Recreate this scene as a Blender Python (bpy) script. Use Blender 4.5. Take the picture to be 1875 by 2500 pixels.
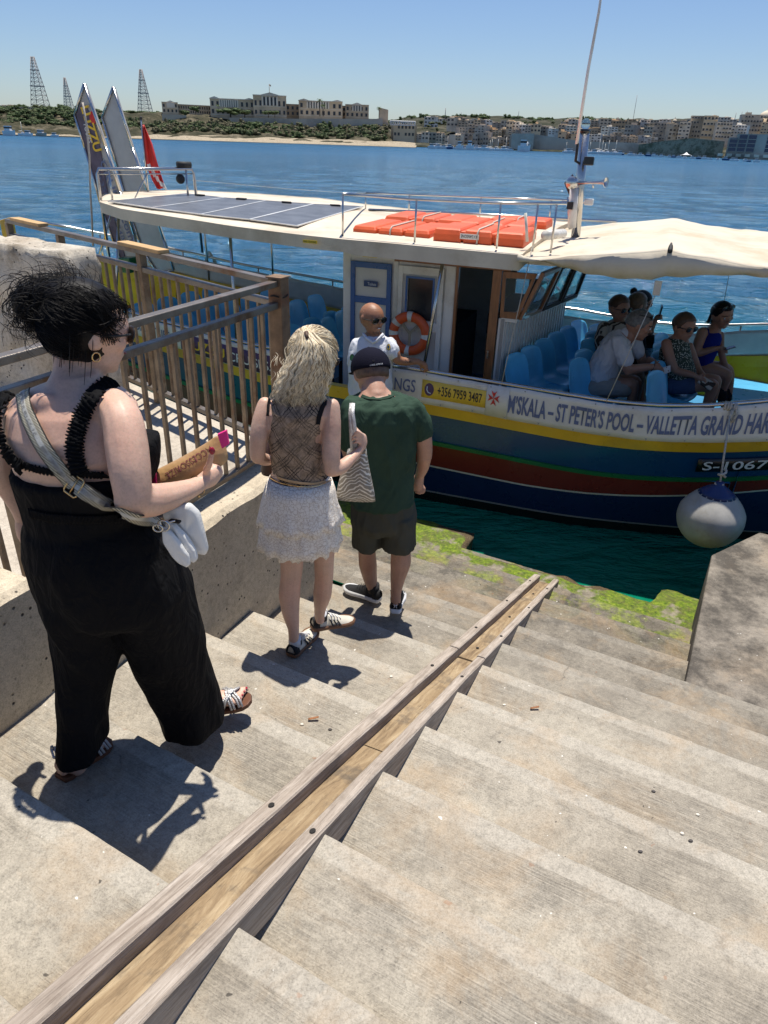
import bpy, bmesh, math, random
from math import sin, cos, tan, pi, radians, hypot, atan2, sqrt
from mathutils import Vector as V, Matrix, noise
random.seed(7)
SC = bpy.context.scene
for o in list(bpy.data.objects): bpy.data.objects.remove(o)
COL = SC.collection

# ------------------------------------------------ camera
PITCH, ROLL, FPX = .486, .033, 1735.0
cam = bpy.data.cameras.new('camera'); camo = bpy.data.objects.new('camera', cam); COL.objects.link(camo)
_cp, _sp = cos(PITCH), sin(PITCH)
FW = V((0, _cp, -_sp)); _u = V((0, _sp, _cp)); _r = V((1, 0, 0))
RT = cos(ROLL)*_r + sin(ROLL)*_u; UP = -sin(ROLL)*_r + cos(ROLL)*_u
m = Matrix((RT, UP, -FW)).transposed().to_4x4(); camo.matrix_world = m
cam.sensor_fit = 'VERTICAL'; cam.sensor_height = 36.0; cam.lens = 36.0*FPX/2500.0
cam.clip_start = .05; cam.clip_end = 9000
SC.camera = camo
# ------------------------------------------------ light
SUN_EL, SUN_AZ = radians(76), radians(12)      # azimuth from +Y towards +X
w = bpy.data.worlds.new('World'); SC.world = w; w.use_nodes = True
nt = w.node_tree; bg = nt.nodes['Background']
sky = nt.nodes.new('ShaderNodeTexSky'); sky.sky_type = 'NISHITA'; sky.sun_disc = False
sky.sun_elevation = SUN_EL; sky.sun_rotation = SUN_AZ; sky.altitude = 0; sky.air_density = 1.0; sky.dust_density = .35; sky.ozone_density = 1.4
tn = nt.nodes.new('ShaderNodeMix'); tn.data_type = 'RGBA'; tn.blend_type = 'MULTIPLY'; tn.inputs[0].default_value = 1; tn.inputs[7].default_value = (.84, .96, 1.20, 1); nt.links.new(sky.outputs[0], tn.inputs[6]); nt.links.new(tn.outputs[2], bg.inputs[0]); bg.inputs[1].default_value = .074
sl = bpy.data.lights.new('sun', 'SUN'); sl.energy = 5.0; sl.angle = radians(.53); sl.color = (1, .94, .84)
so = bpy.data.objects.new('sun', sl); COL.objects.link(so)
SUND = V((cos(SUN_EL)*sin(SUN_AZ), cos(SUN_EL)*cos(SUN_AZ), sin(SUN_EL)))
so.rotation_euler = SUND.to_track_quat('Z', 'Y').to_euler()
so.location = (0, 0, 30)
SC.view_settings.view_transform = 'Standard'; SC.view_settings.look = 'None'
SC.view_settings.exposure = 0.34; SC.view_settings.gamma = 1
SC.cycles.use_denoising = True
SC.cycles.max_bounces = 6; SC.cycles.diffuse_bounces = 3; SC.cycles.glossy_bounces = 3; SC.cycles.transmission_bounces = 4; SC.cycles.transparent_max_bounces = 8
SC.cycles.caustics_reflective = False; SC.cycles.caustics_refractive = False

# ------------------------------------------------ survey helpers (metres; camera stands at the origin)
def ray(x, y): return RT*((x-937.5)/FPX) - UP*((y-1250)/FPX) + FW
def onz(x, y, z): d = ray(x, y); return d*(z/d.z)
def atY(x, y, Y): d = ray(x, y); return d*(Y/d.y)
def onp(x, y, n, L): d = ray(x, y); return d*(L/d.dot(n))
def far(x, y, D): d = ray(x, y); return d*(D/hypot(d.x, d.y))
def lerp(a, b, t): return a+(b-a)*t
def interp(tab, x):
    if x <= tab[0][0]: return tab[0][1]
    for (a, b), (c, d) in zip(tab, tab[1:]):
        if x <= c: return b+(d-b)*(x-a)/(c-a)
    return tab[-1][1]

# ------------------------------------------------ mesh helpers
ORI = {}
class MB:
    def __init__(s): s.v = []; s.f = []; s.m = []; s.uv = {}; s.sm = []
    def add(s, vs, fs, mi=0, uv=None, sm=False):
        o = len(s.v); s.v += [V(p) for p in vs]
        for i, f in enumerate(fs):
            if uv: s.uv[len(s.f)] = uv[i]
            s.f.append([a+o for a in f]); s.m.append(mi); s.sm.append(sm)
        return s
    def quad(s, a, b, c, d, mi=0, uv=None): return s.add([a, b, c, d], [(0, 1, 2, 3)], mi, [uv] if uv else None)
    def box(s, c, size, ax=None, mi=0):
        c = V(c); X, Y, Z = ax or (V((1, 0, 0)), V((0, 1, 0)), V((0, 0, 1)))
        hx, hy, hz = X*size[0]/2, Y*size[1]/2, Z*size[2]/2
        P = [c+hx*i+hy*j+hz*k for k in (-1, 1) for j in (-1, 1) for i in (-1, 1)]
        return s.add(P, [(0, 2, 3, 1), (4, 5, 7, 6), (0, 1, 5, 4), (2, 6, 7, 3), (0, 4, 6, 2), (1, 3, 7, 5)], mi)
    def beam(s, a, b, w, h, up=None, mi=0):
        a, b = V(a), V(b); X = (b-a).normalized(); up = V(up or (0, 0, 1)); Y = up.cross(X)
        if Y.length < 1e-4: Y = V((0, 1, 0)).cross(X)
        Y.normalize(); Z = X.cross(Y)
        return s.box((a+b)/2, ((b-a).length, w, h), (X, Y, Z), mi)
    def prism(s, pts, d, mi=0):
        n = len(pts); d = V(d); P = [V(p) for p in pts]; P += [p+d for p in P]
        fs = [tuple(range(n))[::-1], tuple(range(n, 2*n))]+[(i, (i+1) % n, n+(i+1) % n, n+i) for i in range(n)]
        return s.add(P, fs, mi)
    def rings(s, R, cap=True, mi=0, sm=True, closed=False):
        n = len(R[0]); vs = [p for r in R for p in r]; fs = []
        k = len(R)
        for i in range(k if closed else k-1):
            for j in range(n):
                a, b = i*n+j, i*n+(j+1) % n; c, d = ((i+1) % k)*n+(j+1) % n, ((i+1) % k)*n+j
                fs.append((a, b, c, d))
        if cap and not closed: fs += [tuple(range(n))[::-1], tuple(range((k-1)*n, k*n))]
        return s.add(vs, fs, mi, None, sm)
    def grid(s, rows, mi=0, sm=True, uv=None):
        n = len(rows[0]); vs = [p for r in rows for p in r]; fs = []; uvs = []
        for i in range(len(rows)-1):
            for j in range(n-1):
                fs.append((i*n+j, i*n+j+1, (i+1)*n+j+1, (i+1)*n+j))
                if uv: uvs.append([uv[i][j], uv[i][j+1], uv[i+1][j+1], uv[i+1][j]])
        return s.add(vs, fs, mi, uvs if uv else None, sm)
    def tube(s, pts, r, n=8, mi=0, cap=True, closed=False):
        pts = [V(p) for p in pts]; R = []; L = len(pts); prev = None
        for i, p in enumerate(pts):
            if closed: t = pts[(i+1) % L]-pts[i-1]
            else: t = pts[min(i+1, L-1)]-pts[max(i-1, 0)]
            t = t.normalized() if t.length > 1e-9 else V((0, 0, 1))
            if prev is None:
                a = V((0, 0, 1)) if abs(t.z) < .9 else V((1, 0, 0))
                X = a.cross(t).normalized()
            else:
                X = prev-t*prev.dot(t); X = X.normalized() if X.length > 1e-6 else V((1, 0, 0)).cross(t).normalized()
            prev = X; Y = t.cross(X); rr = r[i] if isinstance(r, (list, tuple)) else r
            R.append([p+X*rr*cos(2*pi*k/n)+Y*rr*sin(2*pi*k/n) for k in range(n)])
        return s.rings(R, cap, mi, True, closed)
    def ell(s, c, r, ax=None, seg=16, rin=10, mi=0, fn=None):
        c = V(c); X, Y, Z = ax or (V((1, 0, 0)), V((0, 1, 0)), V((0, 0, 1))); R = []
        if not isinstance(r, (tuple, list)): r = (r, r, r)
        for i in range(rin+1):
            a = -pi/2+pi*i/rin; a = max(min(a, pi/2-.02), -pi/2+.02)
            ring = []
            for j in range(seg):
                b = 2*pi*j/seg; p = V((cos(a)*cos(b), cos(a)*sin(b), sin(a)))
                if fn: p = fn(p)
                ring.append(c+X*p.x*r[0]+Y*p.y*r[1]+Z*p.z*r[2])
            R.append(ring)
        return s.rings(R, True, mi)
    def build(s, name, mats, parent=None, bevel=0, rough=0, solid=0, sub=0, remesh=0, smooth=None, org=None):
        me = bpy.data.meshes.new(name)
        o0 = V(org) if org is not None else (ORI.get(parent.name, V()) if parent else V())
        me.from_pydata([tuple(p-o0) for p in s.v], [], s.f)
        mats = mats if isinstance(mats, (list, tuple)) else [mats]
        for mm in mats: me.materials.append(mm)
        me.polygons.foreach_set('material_index', s.m)
        me.polygons.foreach_set('use_smooth', s.sm if smooth is None else [smooth]*len(s.f))
        if s.uv:
            ul = me.uv_layers.new(name='UVMap').data
            for fi, u in s.uv.items():
                st = me.polygons[fi].loop_start
                for k, q in enumerate(u): ul[st+k].uv = q
        me.validate(); me.update()
        bm = bmesh.new(); bm.from_mesh(me); bmesh.ops.recalc_face_normals(bm, faces=bm.faces) if not s.uv else None; bm.to_mesh(me); bm.free()
        o = bpy.data.objects.new(name, me); COL.objects.link(o)
        if parent: o.parent = parent; ORI[o.name] = o0
        elif org is not None: o.location = o0; ORI[o.name] = o0
        else: ORI[o.name] = V()
        if remesh:
            r = o.modifiers.new('r', 'REMESH'); r.mode = 'VOXEL'; r.voxel_size = remesh; r.use_smooth_shade = True
            q = o.modifiers.new('s', 'SMOOTH'); q.iterations = rough or 4; q.factor = .5
        if solid:
            q = o.modifiers.new('t', 'SOLIDIFY'); q.thickness = solid; q.offset = 0
        if bevel:
            b = o.modifiers.new('b', 'BEVEL'); b.width = bevel; b.segments = 2; b.limit_method = 'ANGLE'; b.angle_limit = radians(50)
        if sub:
            b = o.modifiers.new('u', 'SUBSURF'); b.levels = sub; b.render_levels = sub
        return o
def bake(o):
    dg = bpy.context.evaluated_depsgraph_get(); me = bpy.data.meshes.new_from_object(o.evaluated_get(dg)); o.modifiers.clear(); o.data = me; return o
def tag(o, label=None, cat=None, group=None, kind=None):
    if label: o['label'] = label
    if cat: o['category'] = cat
    if group: o['group'] = group
    if kind: o['kind'] = kind
    return o
def thing(name, loc, label, cat, group=None, rz=0):
    o = bpy.data.objects.new(name, None); COL.objects.link(o); o.location = loc; o.rotation_euler = (0, 0, rz); o.empty_display_size = .2
    ORI[o.name] = V(loc); return tag(o, label, cat, group)
def copy_tree(o, parent=None):
    c = o.copy(); COL.objects.link(c); c.parent = parent; ORI[c.name] = ORI.get(o.name, V())
    for ch in list(o.children): copy_tree(ch, c)
    return c

# ------------------------------------------------ materials
def nodes(name):
    mt = bpy.data.materials.new(name); mt.use_nodes = True; t = mt.node_tree; b = t.nodes['Principled BSDF']; return mt, t, b
def N(t, typ, **k):
    n = t.nodes.new('ShaderNode'+typ)
    for a, v in k.items():
        if a.startswith('i_'): n.inputs[a[2:].replace('_', ' ')].default_value = v
        elif a.startswith('n_'): n.inputs[int(a[2:])].default_value = v
        else: setattr(n, a, v)
    return n
def ramp(t, src, stops):
    r = t.nodes.new('ShaderNodeValToRGB'); e = r.color_ramp.elements
    while len(e) < len(stops): e.new(.5)
    for q, (p, c) in zip(e, stops):
        q.position = p; q.color = (c[0], c[1], c[2], 1) if not isinstance(c, (int, float)) else (c, c, c, 1)
    t.links.new(src, r.inputs[0]); return r.outputs[0]
def mixc(t, f, a, b, mode='MIX'):
    x = t.nodes.new('ShaderNodeMix'); x.data_type = 'RGBA'; x.blend_type = mode
    for s, i in ((f, 0), (a, 6), (b, 7)):
        if hasattr(s, 'links'): t.links.new(s, x.inputs[i])
        elif isinstance(s, (int, float)): x.inputs[i].default_value = s if i == 0 else (s, s, s, 1)
        else: x.inputs[i].default_value = (s[0], s[1], s[2], 1)
    return x.outputs[2]
def mth(t, op, a, b=None):
    x = t.nodes.new('ShaderNodeMath'); x.operation = op
    for s, i in ((a, 0), (b, 1)):
        if s is None: continue
        if hasattr(s, 'links'): t.links.new(s, x.inputs[i])
        else: x.inputs[i].default_value = s
    return x.outputs[0]
def pos(t, scale=(1, 1, 1), rot=(0, 0, 0), src='Position'):
    if src == 'Position': g = t.nodes.new('ShaderNodeNewGeometry').outputs['Position']
    else: g = t.nodes.new('ShaderNodeTexCoord').outputs[src]
    mp = t.nodes.new('ShaderNodeMapping'); mp.inputs['Scale'].default_value = scale; mp.inputs['Rotation'].default_value = rot
    if src == 'Position': mp.vector_type = 'POINT'
    t.links.new(g, mp.inputs[0]); return mp.outputs[0]
def noi(t, vec, scale, detail=4, rough=.55, dist=0):
    n = t.nodes.new('ShaderNodeTexNoise'); n.inputs['Scale'].default_value = scale; n.inputs['Detail'].default_value = detail
    n.inputs['Roughness'].default_value = rough; n.inputs['Distortion'].default_value = dist
    if vec is not None: t.links.new(vec, n.inputs['Vector'])
    return n.outputs['Fac']
def bump(t, b, h, strength=.3, dist=.01, prev=None):
    q = t.nodes.new('ShaderNodeBump'); q.inputs['Strength'].default_value = strength; q.inputs['Distance'].default_value = dist
    t.links.new(h, q.inputs['Height'])
    if prev: t.links.new(prev, q.inputs['Normal'])
    t.links.new(q.outputs[0], b.inputs['Normal']); return q.outputs[0]
def pm(name, c, rough=.6, metal=0, var=.18, scale=6, bmp=.15, bs=60, c2=None, dirt=None, spec=.5, src='Position', sc3=(1, 1, 1), sheen=0, sss=0, coat=0):
    mt, t, b = nodes(name); vec = pos(t, sc3, src=src)
    n = noi(t, vec, scale, 6)
    lo = tuple(max(0, x*(1-var)) for x in c); hi = tuple(min(1, x*(1+var)) for x in (c2 or c))
    col = ramp(t, n, [(.3, lo), (.7, hi)])
    if dirt:
        n2 = noi(t, vec, scale*.37, 8, .7); f = ramp(t, n2, [(.5, 0), (.66, 1)])
        col = mixc(t, f, col, dirt)
    t.links.new(col, b.inputs['Base Color'])
    n3 = noi(t, vec, bs, 3); r = ramp(t, n3, [(.2, max(0, rough-.08)), (.8, min(1, rough+.08))]); t.links.new(r, b.inputs['Roughness'])
    b.inputs['Metallic'].default_value = metal; b.inputs['Specular IOR Level'].default_value = spec
    if bmp: bump(t, b, n3, bmp, .01)
    if sheen: b.inputs['Sheen Weight'].default_value = sheen
    if coat: b.inputs['Coat Weight'].default_value = coat; b.inputs['Coat Roughness'].default_value = .1
    if sss: b.inputs['Subsurface Weight'].default_value = sss; b.inputs['Subsurface Radius'].default_value = (.012, .004, .002); b.inputs['Subsurface Scale'].default_value = 1
    return mt
# ================================================ SETTING
SCL = 1.1; TR = .4*SCL; RI = .4*.362*SCL
YR, YN = radians(24.3), radians(28.6)
RUN = V((sin(YR), cos(YR), 0)); LAT = V((cos(YR), -sin(YR), 0)); NOS = V((cos(YN), -sin(YN), 0)); NN = V((-NOS.y, NOS.x, 0))
Z = V((0, 0, 1))
P0 = V((-.311, 1.0, -1.612))*SCL
SL = TR*RUN - RI*Z
WATER = -3.7
def PK(k): return P0+SL*k
def L2(lat, run, z): return LAT*lat+RUN*run+Z*z
def zk(k): return P0.z-RI*k

# ---- concrete materials
def concrete(name, a, b, c, grime=(.06, .055, .05), gr=(.55, .7), uvw=False, pits=0, bstr=.35, rust=0, streak=1):
    mt, t, bs = nodes(name)
    P = pos(t)
    n1 = noi(t, P, 1.7, 6, .6); n2 = noi(t, P, 7, 8, .65); n3 = noi(t, P, 60, 3, .7)
    col = ramp(t, n1, [(.3, a), (.5, b), (.72, c)])
    col = mixc(t, mth(t, 'MULTIPLY', ramp(t, n2, [(.35, 0), (.75, 1)]), .55), col, tuple(x*.72 for x in b))
    h = n3
    if uvw:
        U = t.nodes.new('ShaderNodeUVMap').outputs[0]
        sp = t.nodes.new('ShaderNodeSeparateXYZ'); t.links.new(U, sp.inputs[0])
        # broom finish: fine ridges running along the step, smooth trowelled strip at the nosing
        mp = t.nodes.new('ShaderNodeMapping'); t.links.new(U, mp.inputs[0]); mp.inputs['Scale'].default_value = (5, 190, 1)
        br = noi(t, mp.outputs[0], 1.0, 5, .7, .4)
        strip = ramp(t, mth(t, 'ADD', sp.outputs[1], mth(t, 'MULTIPLY', n2, .012)), [(.082, 1), (.09, 0)])
        rough = mixc(t, strip, ramp(t, br, [(.42, 0), (.68, 1)]), 0)
        patch = ramp(t, noi(t, P, 2.6, 6, .65), [(.40, .08), (.62, 1)])
        col = mixc(t, mth(t, 'MULTIPLY', mth(t, 'MULTIPLY', rough, patch), .6), col, (.13, .115, .10))
        col = mixc(t, mth(t, 'MULTIPLY', strip, .32), col, (.46, .43, .375))
        h = mth(t, 'ADD', mth(t, 'MULTIPLY', mth(t, 'MULTIPLY', rough, patch), -.8), mth(t, 'MULTIPLY', n3, .5))
        # back of each tread collects sandy dust
        dust = ramp(t, mth(t, 'ADD', sp.outputs[1], mth(t, 'MULTIPLY', n2, .16)), [(.40, 0), (.52, 1)])
        col = mixc(t, mth(t, 'MULTIPLY', dust, .5), col, (.37, .29, .19))
        # black lichen on the low steps
        g = t.nodes.new('ShaderNodeNewGeometry').outputs['Position']; sg = t.nodes.new('ShaderNodeSeparateXYZ'); t.links.new(g, sg.inputs[0])
        low = ramp(t, mth(t, 'MULTIPLY', sg.outputs[2], -1), [(2.62, 0), (3.2, 1)]) if False else None
        lz = mth(t, 'DIVIDE', mth(t, 'ADD', mth(t, 'MULTIPLY', sg.outputs[2], -1), -2.5), .8)
        lz = mth(t, 'MINIMUM', mth(t, 'MAXIMUM', lz, 0), 1)
        lich = ramp(t, noi(t, P, 3.2, 12, .78), [(.46, 0), (.56, 1)])
        lf = ramp(t, noi(t, P, 45, 4, .8), [(.4, 0), (.55, 1)])
        lich = mth(t, 'MAXIMUM', mth(t, 'MULTIPLY', lich, .85), mth(t, 'MULTIPLY', lf, .4))
        col = mixc(t, mth(t, 'MULTIPLY', lz, .72), col, (.15, .13, .10))
        col = mixc(t, mth(t, 'MULTIPLY', mth(t, 'MULTIPLY', lich, lz), .95), col, (.055, .05, .045))
        gz = mth(t, 'MINIMUM', mth(t, 'MAXIMUM', mth(t, 'MULTIPLY', mth(t, 'ADD', mth(t, 'MULTIPLY', sg.outputs[2], -1), -3.19), 5), 0), 1)
        gn = ramp(t, noi(t, P, 3.4, 8, .7), [(.47, 0), (.56, 1)]); gc = ramp(t, noi(t, P, 28, 5, .7), [(.35, (.06, .10, .01)), (.6, (.26, .31, .04))]); col = mixc(t, mth(t, 'MULTIPLY', mth(t, 'MULTIPLY', gz, gn), .85), col, gc)
    fine = noi(t, P, 170, 4, .75); col = mixc(t, 1.0, col, ramp(t, fine, [(.3, .62), (.5, 1.0), (.72, 1.22)]), 'MULTIPLY'); mid_ = noi(t, P, 34, 5, .7); col = mixc(t, 1.0, col, ramp(t, mid_, [(.32, .78), (.5, 1.0), (.7, 1.12)]), 'MULTIPLY'); h = mth(t, 'ADD', h, mth(t, 'MULTIPLY', fine, .8))
    if rust:
        cv = t.nodes.new('ShaderNodeTexVoronoi'); cv.feature = 'DISTANCE_TO_EDGE'; cv.inputs['Scale'].default_value = 1.3; wp = N(t, 'VectorMath', operation='ADD'); nw = t.nodes.new('ShaderNodeTexNoise'); nw.inputs['Scale'].default_value = 5; nw.inputs['Detail'].default_value = 6; t.links.new(P, nw.inputs[0]); sw = N(t, 'VectorMath', operation='SCALE'); sw.inputs['Scale'].default_value = .3; t.links.new(nw.outputs['Color'], sw.inputs[0]); t.links.new(P, wp.inputs[0]); t.links.new(sw.outputs[0], wp.inputs[1]); t.links.new(wp.outputs[0], cv.inputs['Vector'])
        ck = mth(t, 'MULTIPLY', ramp(t, cv.outputs['Distance'], [(.0015, 1), (.005, 0)]), ramp(t, noi(t, P, 1.4, 3), [(.62, 0), (.66, 1)])); col = mixc(t, mth(t, 'MULTIPLY', ck, .8), col, (.08, .07, .06))
        rn = noi(t, P, 1.9, 7, .72, .6); col = mixc(t, mth(t, 'MULTIPLY', ramp(t, rn, [(.5, 0), (.68, 1)]), rust), col, (.42, .275, .14)); rn = noi(t, pos(t, (1, 1, 1), (2, 1, .5)), 3.1, 8, .75); col = mixc(t, mth(t, 'MULTIPLY', ramp(t, rn, [(.52, 0), (.66, 1)]), rust*.75), col, (.21, .185, .15))
        rn = noi(t, P, 24, 2, .5); col = mixc(t, mth(t, 'MULTIPLY', ramp(t, rn, [(.74, 0), (.78, 1)]), rust), col, (.30, .12, .05))
        sp2 = noi(t, P, 33, 2, .4); col = mixc(t, ramp(t, sp2, [(.765, 0), (.785, .8)]), col, (.05, .045, .04))
        sp3 = noi(t, pos(t, (1, 1, 1), (1, 2, 3)), 41, 1, .3); col = mixc(t, ramp(t, sp3, [(.805, 0), (.815, .8)]), col, (.8, .78, .72))
    if grime:
        gn = noi(t, P, 2.1, 12, .75); col = mixc(t, mth(t, 'MULTIPLY', ramp(t, gn, [(gr[0], 0), (gr[1], 1)]), .8), col, grime)
    if pits:
        vo = t.nodes.new('ShaderNodeTexVoronoi'); vo.inputs['Scale'].default_value = 26; t.links.new(P, vo.inputs['Vector'])
        msk = ramp(t, noi(t, P, 9, 3), [(.48, 0), (.56, 1)])
        pit = mth(t, 'MULTIPLY', ramp(t, vo.outputs['Distance'], [(.12, 1), (.2, 0)]), msk)
        col = mixc(t, pit, col, (.05, .045, .04)); h = mth(t, 'SUBTRACT', h, mth(t, 'MULTIPLY', pit, 2))
    t.links.new(col, bs.inputs['Base Color']); bs.inputs['Roughness'].default_value = .88; bs.inputs['Specular IOR Level'].default_value = .3
    bump(t, bs, h, bstr, .006)
    return mt
M_STEP = concrete('step_concrete', (.335, .295, .235), (.405, .365, .30), (.46, .42, .345), grime=None, uvw=True, rust=.36, bstr=.7)
M_WALL = concrete('wall_concrete', (.47, .40, .29), (.56, .48, .36), (.62, .54, .42), grime=(.2, .17, .13), gr=(.56, .75), pits=1, bstr=.5)
M_QUAY = concrete('quay_paving', (.40, .35, .29), (.5, .44, .36), (.56, .51, .43), grime=(.22, .19, .15), gr=(.56, .72), bstr=.5)
M_PIER = concrete('pier_concrete', (.19, .165, .135), (.25, .22, .18), (.30, .265, .22), grime=(.04, .036, .032), gr=(.43, .58), bstr=.6, rust=.2)
M_LIME = concrete('limestone_block', (.42, .34, .25), (.58, .52, .43), (.66, .61, .52), grime=(.2, .16, .11), gr=(.5, .64), bstr=1.0, pits=1)

# ---- sea
def sea_mat():
    mt, t, b = nodes('sea_water'); P = pos(t)
    g = t.nodes.new('ShaderNodeNewGeometry').outputs['Position']
    L = t.nodes.new('ShaderNodeVectorMath'); L.operation = 'LENGTH'; t.links.new(g, L.inputs[0])
    dist = L.outputs['Value']
    near = ramp(t, mth(t, 'DIVIDE', dist, 60), [(.14, 1), (.19, .35), (.4, 0)])
    lg = noi(t, pos(t, (.012, .05, 1)), 1, 3)
    deep = ramp(t, lg, [(.35, (.007, .068, .135)), (.65, (.012, .092, .18))])
    col = mixc(t, near, deep, (.003, .18, .105))
    t.links.new(col, b.inputs['Base Color']); t.links.new(ramp(t, mth(t, 'DIVIDE', dist, 300), [(.02, .04), (.9, .30)]), b.inputs['Roughness']); b.inputs['IOR'].default_value = 1.33
    # wind ripples: crests across the view, three sizes
    w1 = noi(t, pos(t, (1.1, 2.6, 1), (0, 0, .25)), 1.0, 3, .55, .6)
    w2 = noi(t, pos(t, (4.5, 9, 1), (0, 0, -.15)), 1.0, 4, .6, .4)
    w3 = noi(t, pos(t, (.22, .7, 1), (0, 0, .1)), 1.0, 3, .5)
    h = mth(t, 'ADD', mth(t, 'ADD', mth(t, 'MULTIPLY', w1, .22), mth(t, 'MULTIPLY', w2, .10)), mth(t, 'MULTIPLY', w3, .40))
    q = t.nodes.new('ShaderNodeBump'); q.inputs['Strength'].default_value = 1; q.inputs['Distance'].default_value = .9
    t.links.new(h, q.inputs['Height']); t.links.new(q.outputs[0], b.inputs['Normal'])
    return mt
import numpy as np
rs = [3.0]
while rs[-1] < 160: rs.append(rs[-1]*1.0095)
while rs[-1] < 4200: rs.append(rs[-1]*1.12)
rs = np.array(rs); an = np.concatenate([np.radians(np.linspace(-180, -52, 14)[:-1]), np.radians(np.linspace(-52, 52, 620)), np.radians(np.linspace(52, 180, 14)[1:-1])])
RR_, AA_ = np.meshgrid(rs, an, indexing='ij'); WX_, WY_ = RR_*np.sin(AA_), RR_*np.cos(AA_); DR_ = RR_*.0095; HZ = np.zeros_like(RR_); rg = np.random.RandomState(4)
for i in range(64):
    lam = .28*(1.075**i) if i < 40 else .28*(1.075**rg.randint(5, 34)); th = rg.normal(1.35, .42); kx, ky = cos(th)*2*pi/lam, sin(th)*2*pi/lam; am = .0045*lam**.85*rg.uniform(.6, 1.3)
    gate = .6+.4*np.sin(WX_*rg.uniform(.05, .5)+WY_*rg.uniform(.05, .4)+rg.uniform(0, 6))
    HZ += am*gate*np.clip(lam/(2.4*DR_)-1, 0, 1)*np.sin(WX_*kx+WY_*ky+rg.uniform(0, 6))
HZ *= np.clip((RR_-3)/9, .35, 1)
vv = np.stack([WX_, WY_, HZ+WATER], -1).reshape(-1, 3); na, nr = len(an), len(rs); ii, jj = np.meshgrid(np.arange(nr-1), np.arange(na), indexing='ij'); j2 = (jj+1) % na
ff = np.stack([ii*na+jj, (ii+1)*na+jj, (ii+1)*na+j2, ii*na+j2], -1).reshape(-1, 4)[:, ::-1]
me = bpy.data.meshes.new('water'); me.vertices.add(len(vv)); me.vertices.foreach_set('co', vv.ravel().astype('f')); me.loops.add(ff.size); me.loops.foreach_set('vertex_index', ff.ravel().astype('i')); me.polygons.add(len(ff)); me.polygons.foreach_set('loop_start', (np.arange(len(ff))*4).astype('i')); me.polygons.foreach_set('use_smooth', np.ones(len(ff), bool)); me.update(calc_edges=True); me.validate(); me.materials.append(sea_mat())
wo = bpy.data.objects.new('water', me); COL.objects.link(wo); tag(wo, kind='structure')

# ---- steps (both flights are one flight cut by the timber channel)
def tread_pt(w, s, z):   # w along the nosing from the channel's right edge, s in treads
    p = P0+NOS*w; q = P0+NOS*w+NN*(s*TR*RUN.dot(NN)); return V((q.x, q.y, z))
S = MB()
def wl(lat, s):          # nosing coordinate where lat line is met at tread s
    q = P0+NN*(s*TR*RUN.dot(NN)); return (lat-q.dot(LAT))/NOS.dot(LAT)
D = TR*RUN.dot(NN)
KL = 11
def strip(k, w0f, w1f, seg=60):
    z = zk(k); rows = []; uvs = []
    for s, dz in ((k-1, 0), (k-.5, 0), (k-.02, 0), (k-.006, -.004), (k, -.014)):
        w0, w1 = w0f(s), w1f(s)
        ra = []; ru = []
        for i in range(seg+1):
            w_ = lerp(w0, w1, i/seg); p = tread_pt(w_, s, z+dz)
            e = noise.noise(V((w_*3, k*1.7, 0)))*.003+noise.noise(V((w_*23, k*5.7, 2)))*.0025-.012*max(0, noise.noise(V((w_*6, k*3.1, 7)))-.45)*4
            if s > k-.1: p += NN*e
            ra.append(p); ru.append((w_+k*1.37, (k-s)*D))
        rows.append(ra); uvs.append(ru)
    last = [p+V((0, 0, -(RI-.014)))-NN*.004 for p in rows[-1]]
    rows.append(last); uvs.append([(u, -.05) for u, v in uvs[-1]])
    S.grid(rows, uv=uvs, sm=False)
for k in range(-4, KL+1):
    left = lambda s: wl(-2.03, s)
    if k >= 8: left = lambda s: wl(-2.03, s)-(1.6 if k < 10 else 2.2)
    strip(k, left, lambda s: wl(-.93, s))
    if k <= 7: strip(k, lambda s: wl(-.775, s), lambda s: 9.0, 160)
    elif k <= 10: strip(k, lambda s: wl(-.775, s), lambda s: wl(.335+ (s-7)*.014, s), 24)
tag(S.build('steps', M_STEP), kind='structure')
# sloping bed under the channel
S = MB(); S.prism([P0-SL*3+LAT*(-.3)-Z*.3, P0-SL*3+LAT*.1-Z*.3, P0-SL*3+LAT*.1-Z*1.2, P0-SL*3-LAT*.3-Z*1.2], SL*13.6)
tag(S.build('channel_bed_ground', M_PIER), kind='structure')
S = MB(); S.prism([tread_pt(-3, -3, -3.9), tread_pt(9, -3, -3.9), tread_pt(9, 7, -3.9), tread_pt(-3, 7, -3.9)], (0, 0, -1.2))
tag(S.build('harbour_bed', M_PIER), kind='structure')

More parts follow.
